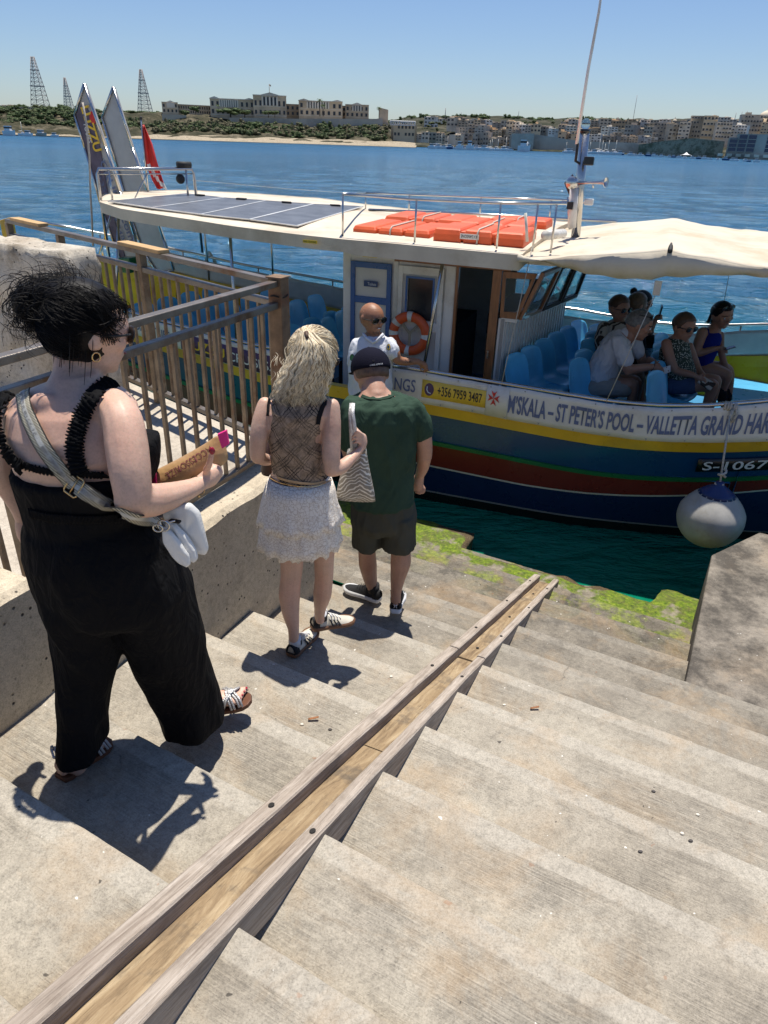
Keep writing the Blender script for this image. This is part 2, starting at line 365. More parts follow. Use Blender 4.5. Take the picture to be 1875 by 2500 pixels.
# ---- mossy ledge at the water's edge
def moss_mat():
    mt, t, b = nodes('green_seaweed_ledge'); P = pos(t)
    n = noi(t, P, 30, 5, .7); n2 = noi(t, P, 4.5, 6, .65); n3 = noi(t, P, 110, 3, .8)
    green = ramp(t, n, [(.3, (.035, .075, .003)), (.5, (.15, .235, .008)), (.72, (.36, .42, .04))])
    br = ramp(t, n3, [(.35, (.03, .018, .008)), (.6, (.16, .11, .05)), (.72, (.5, .42, .26))])
    U = t.nodes.new('ShaderNodeUVMap').outputs[0]; sp = t.nodes.new('ShaderNodeSeparateXYZ'); t.links.new(U, sp.inputs[0])
    f = ramp(t, mth(t, 'ADD', sp.outputs[0], mth(t, 'MULTIPLY', mth(t, 'SUBTRACT', n2, .5), .9)), [(.45, 0), (.55, 1)])
    gf = ramp(t, mth(t, 'ADD', sp.outputs[1], mth(t, 'MULTIPLY', mth(t, 'SUBTRACT', n2, .5), 2.6)), [(.42, 0), (.62, 1)])
    green = mixc(t, ramp(t, noi(t, P, 8, 7, .75), [(.45, 0), (.62, .75)]), green, (.10, .085, .04)); col = mixc(t, f, green, br)
    stone = ramp(t, noi(t, P, 14, 8, .7), [(.3, (.14, .12, .09)), (.7, (.42, .37, .28))])
    col = mixc(t, gf, col, stone)
    t.links.new(col, b.inputs['Base Color']); b.inputs['Roughness'].default_value = .55
    bump(t, b, mth(t, 'ADD', n, n3), .9, .015); return mt
M_MOSS = moss_mat()
def ledge(name, front, back, z, top_uv, label=None, drop=.75, seg=60, rows_=14, amp=.02):
    """front/back: outline polylines in plan from left to right (front = water side)."""
    def along(pl, f):
        Ls = [0]
        for a, b in zip(pl, pl[1:]): Ls.append(Ls[-1]+(V(b)-V(a)).length)
        d = f*Ls[-1]
        for i in range(len(pl)-1):
            if d <= Ls[i+1]+1e-9: return V(pl[i]).lerp(V(pl[i+1]), (d-Ls[i])/(Ls[i+1]-Ls[i]))
        return V(pl[-1])
    S = MB(); rows = []; uv = []
    for j in range(rows_+1):
        r = []; ru = []
        for i in range(seg+1):
            f = i/seg; a = along(back, f); b_ = along(front, f); g = j/rows_
            p = a.lerp(b_, g); q = V((p.x, p.y, z))
            n = noise.noise(q*6)*amp*1.2+noise.noise(q*25)*amp*.8
            q.z += n-(.05*max(0, g-.75)/.25)+(0 if j else -.02)
            q.x += noise.noise(q*5+V((9, 0, 0)))*.03*g; q.y += noise.noise(q*9+V((0, 9, 0)))*.035*g
            r.append(q); ru.append(top_uv(f, g))
        rows.append(r); uv.append(ru)
    for dz, ou in ((.1, .03), (.25, .05), (drop, .0)):
        base = rows[rows_]; fr = [V((p.x, p.y-ou*(-1), z-dz))+V((noise.noise(p*12)*.03, noise.noise(p*9)*.03, 0)) for p in base]
        rows.append(fr); uv.append([(u[0]+.4, 0) for u in uv[rows_]])
    S.grid(rows, uv=uv); o = S.build(name, M_MOSS); return o
zl = zk(11)+.015
bl = [tread_pt(wl(-4.2, 10.25), 10.25, 0), tread_pt(-.3, 10.25, 0), tread_pt(2.1, 10.25, 0)]
front = [(-.9, 7.45, 0), (.33, 6.62, 0), (.93, 6.34, 0), (.81, 5.98, 0), (1.55, 5.6, 0), (1.70, 5.58, 0), (1.76, 5.47, 0), (2.08, 5.36, 0), (2.40, 5.18, 0), (2.56, 5.43, 0), (2.83, 5.29, 0), (2.9, 5.26, 0)]
back = [(-1.5, 6.3, 0), (-.1, 5.92, 0), (.42, 5.75, 0), (.62, 5.55, 0), (1.25, 5.28, 0), (1.44, 5.2, 0), (1.6, 5.08, 0), (1.85, 4.99, 0), (2.2, 4.83, 0), (2.35, 4.78, 0), (2.45, 4.74, 0), (2.55, 4.7, 0)]
def tuv(f, g):
    # brown fringe towards the water between the two green platforms
    if .36 < f < .58: return (.1+1.0*max(0, (g-.72)/.28), .1+.62*(1-g))
    if f >= .58 and f < .80: return (.12+.9*max(0, (g-.6)/.4), .2+.62*(1-g))
    if f >= .80: return (.05, .05+.4*(1-g))
    return (.0+.3*max(0, (g-.85)/.15), .0+.5*(1-g)**2)
tag(ledge('seaweed_ledge', front, back, zl, tuv), kind='structure')

# ---- pier block on the right
S = MB(); zt = zk(7)-.012
a = V((1.87, 3.37, 0)); b_ = V((2.65, 4.94, 0)); c_ = V((3.22, 5.35, 0)); d_ = c_+NOS*7; e_ = a+NOS*8
S.prism([V((p.x, p.y, zt)) for p in (a, b_, c_, d_, e_)][::-1], (0, 0, -2.2))
o = S.build('concrete_pier', M_PIER, bevel=.012); tag(o, 'dark weathered concrete pier with chamfered corner right of the steps', 'pier')

# ---- quay beside the steps
CORN = V((-.70, 4.08, 0)); BD = (V((-3.27, 6.45, 0))-V((-.66, 4.1, 0))).normalized(); BP = V((BD.y, -BD.x, 0))
if BP.y < 0: BP = -BP
S = MB(); zq = -1.80
q = [L2(-2.30, -3, 0), L2(-2.30, 3.5, 0), CORN+BP*.16-LAT*.1, CORN+BP*.16+BD*9, V((-14, 8, 0)), V((-14, -4, 0))]
S.prism([V((p.x, p.y, zq)) for p in q], (0, 0, -2.3))
tag(S.build('quay_pavement', M_QUAY, bevel=.015), kind='structure')
def wallblock(run0, run1, z, lat0, lat1, label, seed):
    S = MB(); n = int((run1-run0)/.12)+2; rows = []
    prof = [(lat0, z-2.4), (lat0, z-.02), (lat0+.015, z), (lat1-.03, z), (lat1, z-.025), (lat1+.01, z-.6), (lat1+.02, z-1.3), (lat1+.02, z-2.4)]
    for i in range(n+1):
        r = lerp(run0, run1, i/n); rows.append([L2(l+noise.noise(V((r*4+seed, zz*3, 1)))*.012, r, zz+noise.noise(V((r*5+seed, l*8, 5)))*.01) for l, zz in prof])
    S.rings(rows, sm=False)
    o = S.build('concrete_wall', M_WALL); return tag(o, label, 'wall')
wallblock(1.60, 3.62, -1.72, -2.34, -2.05, 'long pitted concrete side wall under the railing beside the blonde woman', 3)
wallblock(-2.5, 1.42, -1.44, -2.36, -2.0, 'taller pitted concrete wall block at the left edge beside the black trousers', 8)

# ---- timber channel
def wood(name, a, b, c, sc=(1, 1, 1), rough=.8, ax=None, knots=.5):
    mt, t, bs = nodes(name); g = t.nodes.new('ShaderNodeTexCoord').outputs['UV']
    mp = t.nodes.new('ShaderNodeMapping'); mp.inputs['Scale'].default_value = (2.2, 38, 1); t.links.new(g, mp.inputs[0])
    n = noi(t, mp.outputs[0], 1, 8, .7, 1.2); mp2 = t.nodes.new('ShaderNodeMapping'); mp2.inputs['Scale'].default_value = (7, 160, 1); t.links.new(g, mp2.inputs[0])
    n2 = noi(t, mp2.outputs[0], 1, 5, .75, .5); n3 = noi(t, pos(t), 5, 6, .7)
    col = ramp(t, n, [(.3, a), (.5, b), (.7, c)])
    col = mixc(t, mth(t, 'MULTIPLY', ramp(t, n2, [(.52, 0), (.72, 1)]), .65), col, tuple(x*.35 for x in a))
    col = mixc(t, mth(t, 'MULTIPLY', ramp(t, n3, [(.52, 0), (.7, 1)]), knots), col, (.11, .09, .07))
    t.links.new(col, bs.inputs['Base Color']); bs.inputs['Roughness'].default_value = rough; bs.inputs['Specular IOR Level'].default_value = .3
    bump(t, bs, mth(t, 'ADD', n, n2), .7, .005); return mt
M_GREYW = wood('grey_timber', (.22, .175, .14), (.39, .33, .275), (.54, .475, .41), knots=.35)
M_YELW = wood('worn_timber', (.15, .10, .058), (.30, .215, .125), (.46, .36, .23), knots=.95)
M_DARK = pm('bolt_hole', (.02, .017, .015), .9)
slope = SL.normalized(); up = LAT.cross(slope); up = -up if up.z < 0 else up
ch = thing('timber_slide', P0, 'weathered timber channel running down the middle of the steps', 'slipway')
def sbeam(name, l0, l1, t0, t1, h0, h1, mat, seed, wav=.004, bev=.006, seg=1):
    S = MB(); n = 30; R = []; uvr = []
    for i in range(n+1):
        s = lerp(t0, t1, i/n); c = P0+SL*s; c = c+LAT*(-c.dot(LAT)+0)
        d = noise.noise(V((s*.9, seed, 0)))*wav; e = noise.noise(V((s*1.3, seed, 4)))*wav
        ring = [(l0+d, h0), (l0+d, h1-bev+e), (l0+d+bev, h1+e), (l1+d-bev, h1+e), (l1+d, h1-bev+e), (l1+d, h0)]
        base = V((c.x, c.y, c.z)); base -= LAT*base.dot(LAT)
        R.append([base+LAT*l+up*h for l, h in ring])
    m_ = 6; vs = [p for r in R for p in r]; fs = []; uv = []
    per = [0, .1, .11, .16, .17, .27, .35]
    for i in range(n):
        for j in range(m_):
            fs.append((i*m_+j, i*m_+(j+1) % m_, (i+1)*m_+(j+1) % m_, (i+1)*m_+j))
            a0, a1 = lerp(t0, t1, i/n)*.47, lerp(t0, t1, (i+1)/n)*.47
            uv.append([(a0+seed, per[j]+seed), (a0+seed, per[j+1]+seed), (a1+seed, per[j+1]+seed), (a1+seed, per[j]+seed)])
    S.add(vs, fs, 0, uv); S.add(R[0], [(0, 1, 2, 3, 4, 5)], 0, [[(0, 0)]*6]); S.add(R[-1], [(5, 4, 3, 2, 1, 0)], 0, [[(0, 0)]*6])
    return S.build(name, mat, ch)
T0, TJ, T1 = -3.2, 5.1, 10.5
for (a0, a1, sd) in ((T0, TJ-.012, 1), (TJ+.012, T1-.1, 2)): sbeam('side_rail', -.972, -.914, a0, a1, -.10, .028, M_GREYW, sd)
for (a0, a1, sd) in ((T0, TJ-.012, 3), (TJ+.012, T1, 4)): sbeam('side_rail', -.802, -.752, a0, a1, -.10, .02, M_GREYW, sd)
for (a0, a1, sd) in ((T0, 2.35, 5), (2.37, TJ, 6.3), (TJ+.02, T1-.15, 7.1)): sbeam('base_plank', -.912, -.804, a0, a1, -.06, -.026+(.006 if sd > 7 else 0), M_YELW, sd, .003)
def bolt(l, s, h, r=.011):
    c = P0+SL*s; c = c-LAT*c.dot(LAT)+LAT*l+up*(h+.0015)
    S = MB(); S.prism([c+LAT*r*.8*cos(a*.5236)+slope*r*1.25*sin(a*.5236) for a in range(12)], up*.002); S.build('bolt_hole', M_DARK, ch)
for s in (.85, 4.2, 6.0, 7.8, 9.6): bolt(-.943, s+.1, .028)
for s in (.9, 4.3, 6.1, 7.9, 9.5): bolt(-.777, s, .02)
for s in (5.6, 7.4, 9.2): bolt(-.858, s, -.018)

# small litter on the steps
M_LEAF = pm('dry_leaf', (.28, .12, .05), .8); M_SHELL = pm('pale_chip', (.75, .7, .6), .7); M_STONE = pm('pebble', (.09, .08, .075), .8)
def on_step(x, y):
    for k in range(-4, 12):
        q_ = onz(x, y, zk(k)); s = (q_-P0).dot(NN)/D
        if k-1 < s <= k: return q_
    return onz(x, y, zk(3))
lit = [((765, 1760), 'leaf', 'curled reddish leaf on the steps left of the timber channel'), ((44, 1694), 'leaf', 'narrow brown leaf on the step below the left wall'),
       ((1305, 1733), 'leaf', 'small rusty leaf stub on the right flight of steps'), ((806, 1782), 'pebble', 'small round dark pebble left of the timber channel'),
       ((1595, 1933), 'pebble', 'small round dark pebble in the middle of the right flight'), ((1563, 2080), 'pebble', 'dark oval pebble low on the right flight'),
       ((1686, 2054), 'pebble', 'larger flat dark pebble near the right edge'), ((1665, 2036), 'chip', 'white stone chip beside the flat dark pebble'),
       ((737, 1770), 'chip', 'white chip beside the curled leaf'), ((1231, 1722), 'chip', 'white shell chip on the upper right flight'), ((1703, 1990), 'chip', 'pale mortar chip near the right edge'),
       ((955, 1653), 'chip', 'tiny white chip on the left flight'), ((506, 2310), 'splinter', 'yellow wood splinter lying in the channel')]
for (x, y), kd, lb in lit:
    p = on_step(x, y); S = MB(); r = {'leaf': .016, 'pebble': .009, 'chip': .009, 'splinter': .02}[kd]
    if kd == 'leaf':
        S.grid([[p+V((r*(i-2)*.7, r*.35*j+.1*r*(i), .006+.004*abs(j)+.002*i)) for j in (-1, 0, 1)] for i in range(5)]); o = S.build('leaf', M_LEAF, solid=.002)
    else:
        sd = random.random()*9
        S.ell(p+Z*(.003 if kd != 'splinter' else .004), (r, r*.7, r*.5) if kd != 'splinter' else (.022, .006, .004), seg=8, rin=6, fn=lambda v: v*(1+.25*noise.noise(v*2+V((sd, 0, 0))))); o = S.build(kd+'_stone' if kd == 'chip' else kd, M_STONE if kd == 'pebble' else (M_YELW if kd == 'splinter' else M_SHELL))
    tag(o, lb, kd if kd != 'chip' else 'stone chip')

# ---- limestone block
S = MB()
A = [V((-3.35, 5.25, 0)), V((-2.05, 4.62, 0)), V((-1.88, 4.86, 0)), V((-3.1, 5.5, 0))]
n = 26; rows = []
cz = lambda g: lerp(-1.84, -.70, g)
pts = []
for i in range(4):
    a_, b2 = A[i], A[(i+1) % 4]; m_ = 26 if i % 2 == 0 else 10
    for j in range(m_): pts.append(a_.lerp(b2, j/m_))
cen = sum(A, V())/4
for g in range(25):
    f = g/24; z = cz(f); ring = []
    for p in pts:
        q_ = V((p.x, p.y, z)); nrm = (q_-V((cen.x, cen.y, z))).normalized()
        dn = noise.noise(q_*2.6)*.06+noise.noise(q_*8)*.03+noise.noise(q_*25)*.012-.05*max(0, noise.noise(q_*4+V((3, 3, 3)))-.25)*3
        sh = 1-.05*max(0, (f-.93)/.07)
        left = max(0, min(1, (-2.75-p.x)/.5))*max(0, (f-.5))*.12
        q_ = V((cen.x, cen.y, z))+(q_-V((cen.x, cen.y, z)))*(sh)+nrm*dn
        q_.z += noise.noise(q_*4)*.03*(f > .9)-left*.4
        ring.append(q_)
    rows.append(ring)
for sh in (.8, .5, .2):
    rows.append([V((cen.x, cen.y, 0))+(V((p.x, p.y, 0))-V((cen.x, cen.y, 0)))*sh+V((0, 0, -.695+noise.noise(V((p.x*5*sh, p.y*5*sh, 3)))*.035)) for p in rows[24]])
S.rings(rows); o = S.build('stone_block', M_LIME); tag(o, 'rough pale limestone block standing behind the railing', 'stone block')

# ---- railing
M_STEEL = pm('railing_steel', (.23, .20, .17), .42, metal=.75, var=.2, scale=9, bmp=.25, bs=200, dirt=(.16, .09, .05))
M_RUST = pm('railing_rusty_steel', (.22, .14, .08), .7, metal=.3, var=.35, scale=12, bmp=.4, bs=150, dirt=(.20, .075, .03))
M_BAR = pm('railing_bars', (.27, .20, .13), .6, metal=.45, var=.3, scale=14, bmp=.3, bs=160, dirt=(.19, .10, .05))
M_PLANK = pm('pale_plank', (.52, .33, .15), .75, var=.2, scale=5, sc3=(1, 6, 1), bmp=.3)
fr = thing('railing', L2(-2.22, 3.4, -1.72), 'brown rusty steel railing that turns a corner along the quay edge', 'railing')
def rail_run(a, b_, ztop, zbot, posts, nb, skip=0, db=.11):
    d = (b_-a).normalized(); Ln = (b_-a).length
    for nm, z0, z1, wd, mt in (('top_rail', ztop-.032, ztop, .052, M_STEEL), ('middle_rail', ztop-.150, ztop-.115, .045, M_STEEL), ('bottom_rail', zbot, zbot+.03, .045, M_STEEL)):
        S = MB(); c0 = a+Z*((z0+z1)/2); c1 = b_+Z*((z0+z1)/2); S.beam(c0, c1, wd, z1-z0); S.build(nm, mt, fr, bevel=.004)
    for t_ in posts:
        S = MB(); p = a+d*t_; S.beam(p+Z*(ztop-.033), p+Z*(zbot-.16), .052, .052, up=d); S.build('post', M_BAR, fr, bevel=.003)
    for i in range(nb):
        t_ = skip+i*db
        if t_ > Ln-.05: break
        if any(abs(t_-q_) < .045 for q_ in posts): continue
        p = a+d*t_; j = noise.noise(V((t_*9, a.x, 0)))*.004
        S = MB(); S.beam(p+Z*(ztop-.151)+d*j, p+Z*(zbot+.029), .018, .018, up=d); S.build('bar', M_BAR, fr)
LA = -2.24; CA = L2(LA, 3.44, 0)
rail_run(L2(LA, -1.2, 0), CA-RUN*.035, -.715, -1.69, (2.78, ), 45, .06, .105)
B0 = V((CA.x, CA.y, 0)); BDN = (V((-3.27, 6.45, 0))-V((-.68, 4.09, 0))).normalized()
rail_run(B0+BDN*.035, B0+BDN*3.62, -.715, -1.72, (1.42, 2.62, 3.58), 40, .05, .105)
S = MB(); S.beam(CA+Z*(-.705), CA+Z*(-1.8), .085, .085, up=RUN); S.build('corner_post', M_RUST, fr, bevel=.004)
S = MB(); S.box(CA+Z*(-.70), (.1, .1, .008), (LAT, RUN, Z)); S.build('post_cap', M_RUST, fr)
S = MB(); S.tube([CA+LAT*.05*cos(a)+RUN*.05*sin(a)*1.0+Z*(-.80+.005*sin(3*a)) for a in [i*pi/8 for i in range(16)]], .004, 6, closed=True); S.build('cable_tie', M_DARK, fr)
def cap(x0, x1):
    a0 = onz(x0[0], x0[1], -.70); a1 = onz(x1[0], x1[1], -.70)
    t0, t1 = (a0-B0).dot(BDN), (a1-B0).dot(BDN)
    S = MB(); S.beam(B0+BDN*t0+Z*(-.702), B0+BDN*t1+Z*(-.702), .085, .024); S.build('wooden_cap', M_PLANK, fr, bevel=.004)
cap((417, 612), (292, 592)); cap((98, 549), (18, 534))
# ================================================ THE TOUR BOAT
AL = radians(20); BU = V((cos(AL), -sin(AL), 0)); BV = V((sin(AL), cos(AL), 0)); VC = 8.5
def B(u, v, z): return BU*u+BV*v+Z*z
def bpx(x, y, v): q_ = onp(x, y, BV, v); return q_.dot(BU), q_.z
def paint(name, c, rough=.3, coat=.3, var=.08, dirt=None, bmp=.03): return pm(name, c, rough, var=var, scale=2.5, bmp=bmp, bs=5, dirt=dirt, coat=coat)
M_NAVY = paint('navy_paint', (.008, .022, .085)); M_TEAL = paint('blue_paint', (.004, .052, .15), dirt=(.012, .06, .12)); M_RED = paint('dark_red_paint', (.17, .022, .015), dirt=(.10, .02, .018)); M_GRN = paint('green_paint', (.012, .15, .045))
M_YEL = paint('yellow_paint', (.74, .44, .015), var=.14, dirt=(.52, .31, .03)); M_WHT = paint('white_paint', (.74, .72, .67), dirt=(.55, .5, .42)); M_BLK = paint('black_paint', (.008, .008, .009)); M_GRY = paint('grey_line', (.34, .34, .36))
M_LBL = paint('light_blue_deck', (.10, .42, .72)); M_CREAM = pm('canopy_fibreglass', (.60, .53, .42), .65, var=.12, scale=3, bmp=.3, bs=50, dirt=(.44, .36, .26))
M_CLOTH = pm('cream_awning_cloth', (.56, .50, .40), .85, var=.10, scale=3, bmp=.5, bs=9, dirt=(.48, .38, .26))
M_BAN = pm('banner_vinyl', (.74, .70, .61), .45, var=.06, scale=4, bmp=.25, bs=9, dirt=(.6, .53, .42)); M_PUR = pm('purple_vinyl', (.09, .045, .10), .45, var=.1); M_STK = pm('yellow_sticker', (.83, .55, .06), .4, var=.05)
M_SS = pm('stainless', (.55, .54, .52), .22, metal=1, var=.1, bmp=.02); M_SOLAR = pm('solar_cells', (.12, .128, .145), .42, var=.25, scale=5, bmp=0, spec=.3)
M_TXT = pm('blue_grey_lettering', (.13, .16, .27), .6, var=.1); M_TXTW = pm('white_lettering', (.75, .75, .75), .6, var=.03); M_TXTK = pm('black_lettering', (.02, .02, .03), .6); M_TXTY = pm('yellow_lettering', (.8, .5, .03), .5)
M_CROSS = pm('red_cross', (.62, .03, .02), .5); M_WOOD = pm('varnished_wood', (.26, .10, .035), .35, var=.3, scale=6, sc3=(6, 6, 1), bmp=.1, coat=.4)
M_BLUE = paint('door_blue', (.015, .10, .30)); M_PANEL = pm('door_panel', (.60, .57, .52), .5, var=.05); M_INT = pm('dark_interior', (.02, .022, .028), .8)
M_SEAT = pm('seat_plastic', (.12, .52, .80), .32, var=.12, scale=4, bmp=.03, bs=30, coat=.2); M_ROPE = pm('rope', (.52, .47, .40), .9, var=.25, scale=60, bmp=.5, bs=250)
M_ORG = pm('orange_plastic', (.68, .10, .022), .5, var=.14, scale=4, bmp=.15, bs=60, dirt=(.6, .12, .05)); M_BRN = pm('black_rubber', (.02, .02, .02), .7)
gm, gt, gb = nodes('window_glass'); gb.inputs['Base Color'].default_value = (.55, .62, .62, 1); gb.inputs['Transmission Weight'].default_value = .9; gb.inputs['Roughness'].default_value = .03; gb.inputs['IOR'].default_value = 1.1
M_GLASS = gm
boat = thing('tour_boat', B(-2.4, 8.5, WATER), 'wooden blue, yellow, green and red passenger boat with a cream roof moored at the steps', 'boat')
HS = [(-9.2, .04), (-8.8, .5), (-8.2, .9), (-7.5, 1.18), (-6, 1.47), (-4, 1.64), (0, 1.66), (1, 1.6), (2, 1.4), (3, 1.02), (4, .5), (4.6, .04)]
HW = [(-8.9, .02), (-8, .5), (-6.5, 1.1), (-5, 1.33), (-2, 1.42), (-.5, 1.38), (.7, 1.1), (1.5, .82), (2.5, .5), (3.6, .12), (4.2, .02)]
SZ = [(-9.2, -1.55), (-8, -1.85), (-6, -2.16), (-4, -2.40), (-2.1, -2.44), (-.3, -2.5), (.4, -2.46), (1.2, -2.34), (2, -2.18), (3, -1.88), (4.6, -1.3)]
RZ = [(-9.2, -1.3), (-8, -1.6), (-6, -1.93), (-4, -2.1), (-2.3, -2.10), (-.15, -2.16), (.3, -2.13), (.65, -2.08), (1.1, -1.97), (2, -1.78), (3, -1.5), (4.6, -1.0)]
def sm_(tab, x): return (interp(tab, x-.35)+2*interp(tab, x)+interp(tab, x+.35))/4
hs = lambda u: max(.02, sm_(HS, u)); sz = lambda u: sm_(SZ, u); rz = lambda u: sm_(RZ, u)
def hw(u):
    return max(.0, sm_(HW, u))
def half(u, z):
    s, w_ = hs(u), hw(u); f = (z-WATER)/(sz(u)-WATER)
    if f <= 0: return max(.0, w_*(1-min(1, -f*1.4)**2*.6))
    return w_+(s-w_)*min(1, f)**.75
wz = lambda u: sz(u)-lerp(.78, .65, min(1, max(0, (u+1)/2.3)))
us = [lerp(-9.15, 4.55, i/110) for i in range(111)]
def level(fn, out=0): return lambda u: (fn(u), out)
LV = [(lambda u: -4.35, 0), (lambda u: WATER-.1, 0), (lambda u: -3.585, 0), (lambda u: -3.56, .004), (lambda u: wz(u)-.012, 0), (lambda u: wz(u)+.012, .006), (lambda u: sz(u)-.505, 0), (lambda u: sz(u)-.50, .022), (lambda u: sz(u)-.455, .022), (lambda u: sz(u)-.45, 0),
      (lambda u: sz(u)-.145, 0), (lambda u: sz(u)-.14, .018), (lambda u: sz(u)-.005, .018), (lambda u: sz(u), .01)]
MI = [0, 0, 1, 2, 3, 4, 5, 5, 5, 6, 7, 7, 7]
S = MB()
for sd in (-1, 1):
    for li in range(len(LV)-1):
        rows = []
        for (fz, out) in (LV[li], LV[li+1]):
            rows.append([B(u, VC+sd*(half(u, fz(u))+out), fz(u)) for u in us])
        S.grid(rows, mi=MI[li])
    # capping and inside of the bulwark
    rows = [[B(u, VC+sd*(hs(u)+.01), sz(u)) for u in us], [B(u, VC+sd*max(0, hs(u)-.07), sz(u)+.004) for u in us]]; S.grid(rows, mi=7)
    rows = [rows[1], [B(u, VC+sd*max(0, min(hs(u)-.09, half(u, sz(u)-.13)-.05)), sz(u)-.13) for u in us]]; S.grid(rows, mi=7)
    rows = [rows[1], [B(u, VC+sd*max(0, min(hs(u)-.14, half(u, sz(u)-.62)-.05)), sz(u)-.62) for u in us]]; S.grid(rows, mi=7)
S.build('hull', [M_BLK, M_GRY, M_NAVY, M_WHT, M_RED, M_GRN, M_TEAL, M_YEL], boat, smooth=True)
for sd in (-1, 1):      # ribs inside
    for i in range(24):
        u = -7.6+i*.48
        S = MB(); S.beam(B(u, VC+sd*(min(hs(u)-.11, half(u, sz(u)-.14)-.07)), sz(u)-.14), B(u, VC+sd*(min(hs(u)-.15, half(u, sz(u)-.6)-.08)), sz(u)-.6), .05, .05); S.build('rib', M_YEL, boat)
def deckpoly(u0, u1, z, mat, name, inset=.13, th=.04):
    n = 30; A_ = [B(lerp(u0, u1, i/n), VC-max(.02, hs(lerp(u0, u1, i/n))-inset), z) for i in range(n+1)]
    Bq = [B(lerp(u0, u1, i/n), VC+max(.02, hs(lerp(u0, u1, i/n))-inset), z) for i in range(n+1)]
    S = MB(); S.grid([A_, Bq], sm=False); S.grid([Bq, [p-Z*th for p in Bq]], sm=False); S.grid([[A_[-1], Bq[-1]], [A_[-1]-Z*.4, Bq[-1]-Z*.4]], sm=False); S.grid([[A_[0], Bq[0]], [A_[0]-Z*.4, Bq[0]-Z*.4]], sm=False)
    return S.build(name, mat, boat)
M_DECK = paint('deck_paint', (.05, .24, .46), rough=.45)
deckpoly(-8.6, 1.0, -2.88, M_DECK, 'deck'); deckpoly(1.05, 4.2, -2.6, M_LBL, 'foredeck'); deckpoly(-8.7, -6.9, -2.55, M_LBL, 'aft_deck')
for (u0, u1) in ((4.45, 4.75), (-9.3, -9.0)):
    S = MB(); sg = 1 if u0 > 0 else -1; c = (u0+u1)/2
    S.prism([B(c-.1, VC-.05, WATER-.1), B(c+.12, VC-.05, WATER), B(c+.16+.04*sg, VC-.05, -.95 if sg > 0 else -1.2), B(c-.06, VC-.05, -1.0 if sg > 0 else -1.25)], BV*.1); S.build('stem_post', M_YEL, boat, bevel=.01)

# ---- cabin
cab = M_WHT
cbn = MB(); CV = 7.4; CT = -1.08; CB = -2.88
def wallbox(u0, u1, v0, v1, z0, z1, mi=0, S=None):
    S = S or cbn; S.box(B((u0+u1)/2, (v0+v1)/2, (z0+z1)/2), (abs(u1-u0), abs(v1-v0), abs(z1-z0)), (BU, BV, Z), mi); return S
# near side wall built round its openings
wallbox(-3.26, -3.17, CV, CV+.05, CB, CT); wallbox(-3.17, -1.5, CV, CV+.05, -1.16, CT)
wallbox(-2.68, -2.62, CV, CV+.05, CB, -1.16); wallbox(-2.10, -1.99, CV, CV+.05, CB, -1.16)
wallbox(-3.17, -2.68, CV+.01, CV+.05, CB, -1.16); wallbox(-2.62, -2.1, CV+.01, CV+.04, CB, -1.16)
wallbox(-1.50, -1.43, CV, CV+.05, CB, -1.63); wallbox(-3.26, -3.2, CV+.05, 9.55, CB, CT)
wallbox(-3.2, -1.35, 9.5, 9.55, CB, -1.75); wallbox(-3.2, -1.7, 9.5, 9.55, -1.2, CT); wallbox(-3.2, -1.75, 9.5, 9.55, -1.75, -1.2)
wallbox(-3.24, -1.0, CV+.02, 9.53, CT, CT+.04)
# raked wheelhouse front: lower boards, ledge
f0, f1 = (-1.43, CV), (-1.08, 9.5)
S = cbn
S.prism([B(f0[0], f0[1], CB), B(f0[0], f0[1], -1.63), B(f0[0]-.05, f0[1], -1.63), B(f0[0]-.05, f0[1], CB)], B(f1[0], f1[1], 0)-B(f0[0], f0[1], 0))
S.prism([B(f0[0]-.05, f0[1], -1.66), B(f0[0]+.12, f0[1], -1.66), B(f0[0]+.13, f0[1], -1.62), B(f0[0]-.05, f0[1], -1.62)], B(f1[0], f1[1], -.08)-B(f0[0], f0[1], 0))
S.build('cabin', cab, boat, bevel=.004)
S = MB(); fd = B(f1[0], f1[1], 0)-B(f0[0], f0[1], 0)
for i in range(22):
    c = B(f0[0]+.002, f0[1], 0)+fd*((i+.5)/22); S.beam(c+Z*CB, c+Z*(-1.67), .012, .006, up=fd)
S.build('cabin_boards', M_PANEL, boat)
def wframe(name, P, w_=.05, th=.035, mat=M_WOOD, glass=True):
    """a window frame round the four points P with its pane"""
    n_ = (P[1]-P[0]).cross(P[3]-P[0]).normalized(); S = MB(); c = sum(P, V())/4
    I = [p+(c-p).normalized()*w_*1.5 for p in P]
    for i in range(4):
        j = (i+1) % 4; S.prism([P[i], P[j], I[j], I[i]], n_*th)
    o = S.build(name, mat, boat, bevel=.003)
    if glass:
        S = MB(); S.prism([p+n_*th*.4 for p in I], n_*.005); S.build('pane', M_GLASS, o)
    return o
T = lambda x, y, v: B(*((lambda q: (q[0], v, q[1]))(bpx(x, y, v))))
wframe('side_window', [T(800+.648*a, 400+.648*b, CV-.01) for a, b in ((660, 405), (790, 415), (715, 587), (648, 580))])
b0, b1 = B(-1.31, CV, -1.62), B(-.98, 9.45, -1.70); t0, t1 = B(-1.13, CV, -1.14), B(-.86, 9.45, -1.18)
for i in range(3):
    a0, a1 = i/3+.01, (i+1)/3-.01
    wframe('windscreen', [b0.lerp(b1, a0), b0.lerp(b1, a1), t0.lerp(t1, a1), t0.lerp(t1, a0)], .045, .04, M_WOOD if i == 0 else M_BRN)
S = MB(); S.prism([B(-2.7, 7.5, -2.85), B(-1.5, 7.5, -2.85), B(-1.5, 7.5, -2.3), B(-2.7, 7.5, -2.3)], BV*.0); 
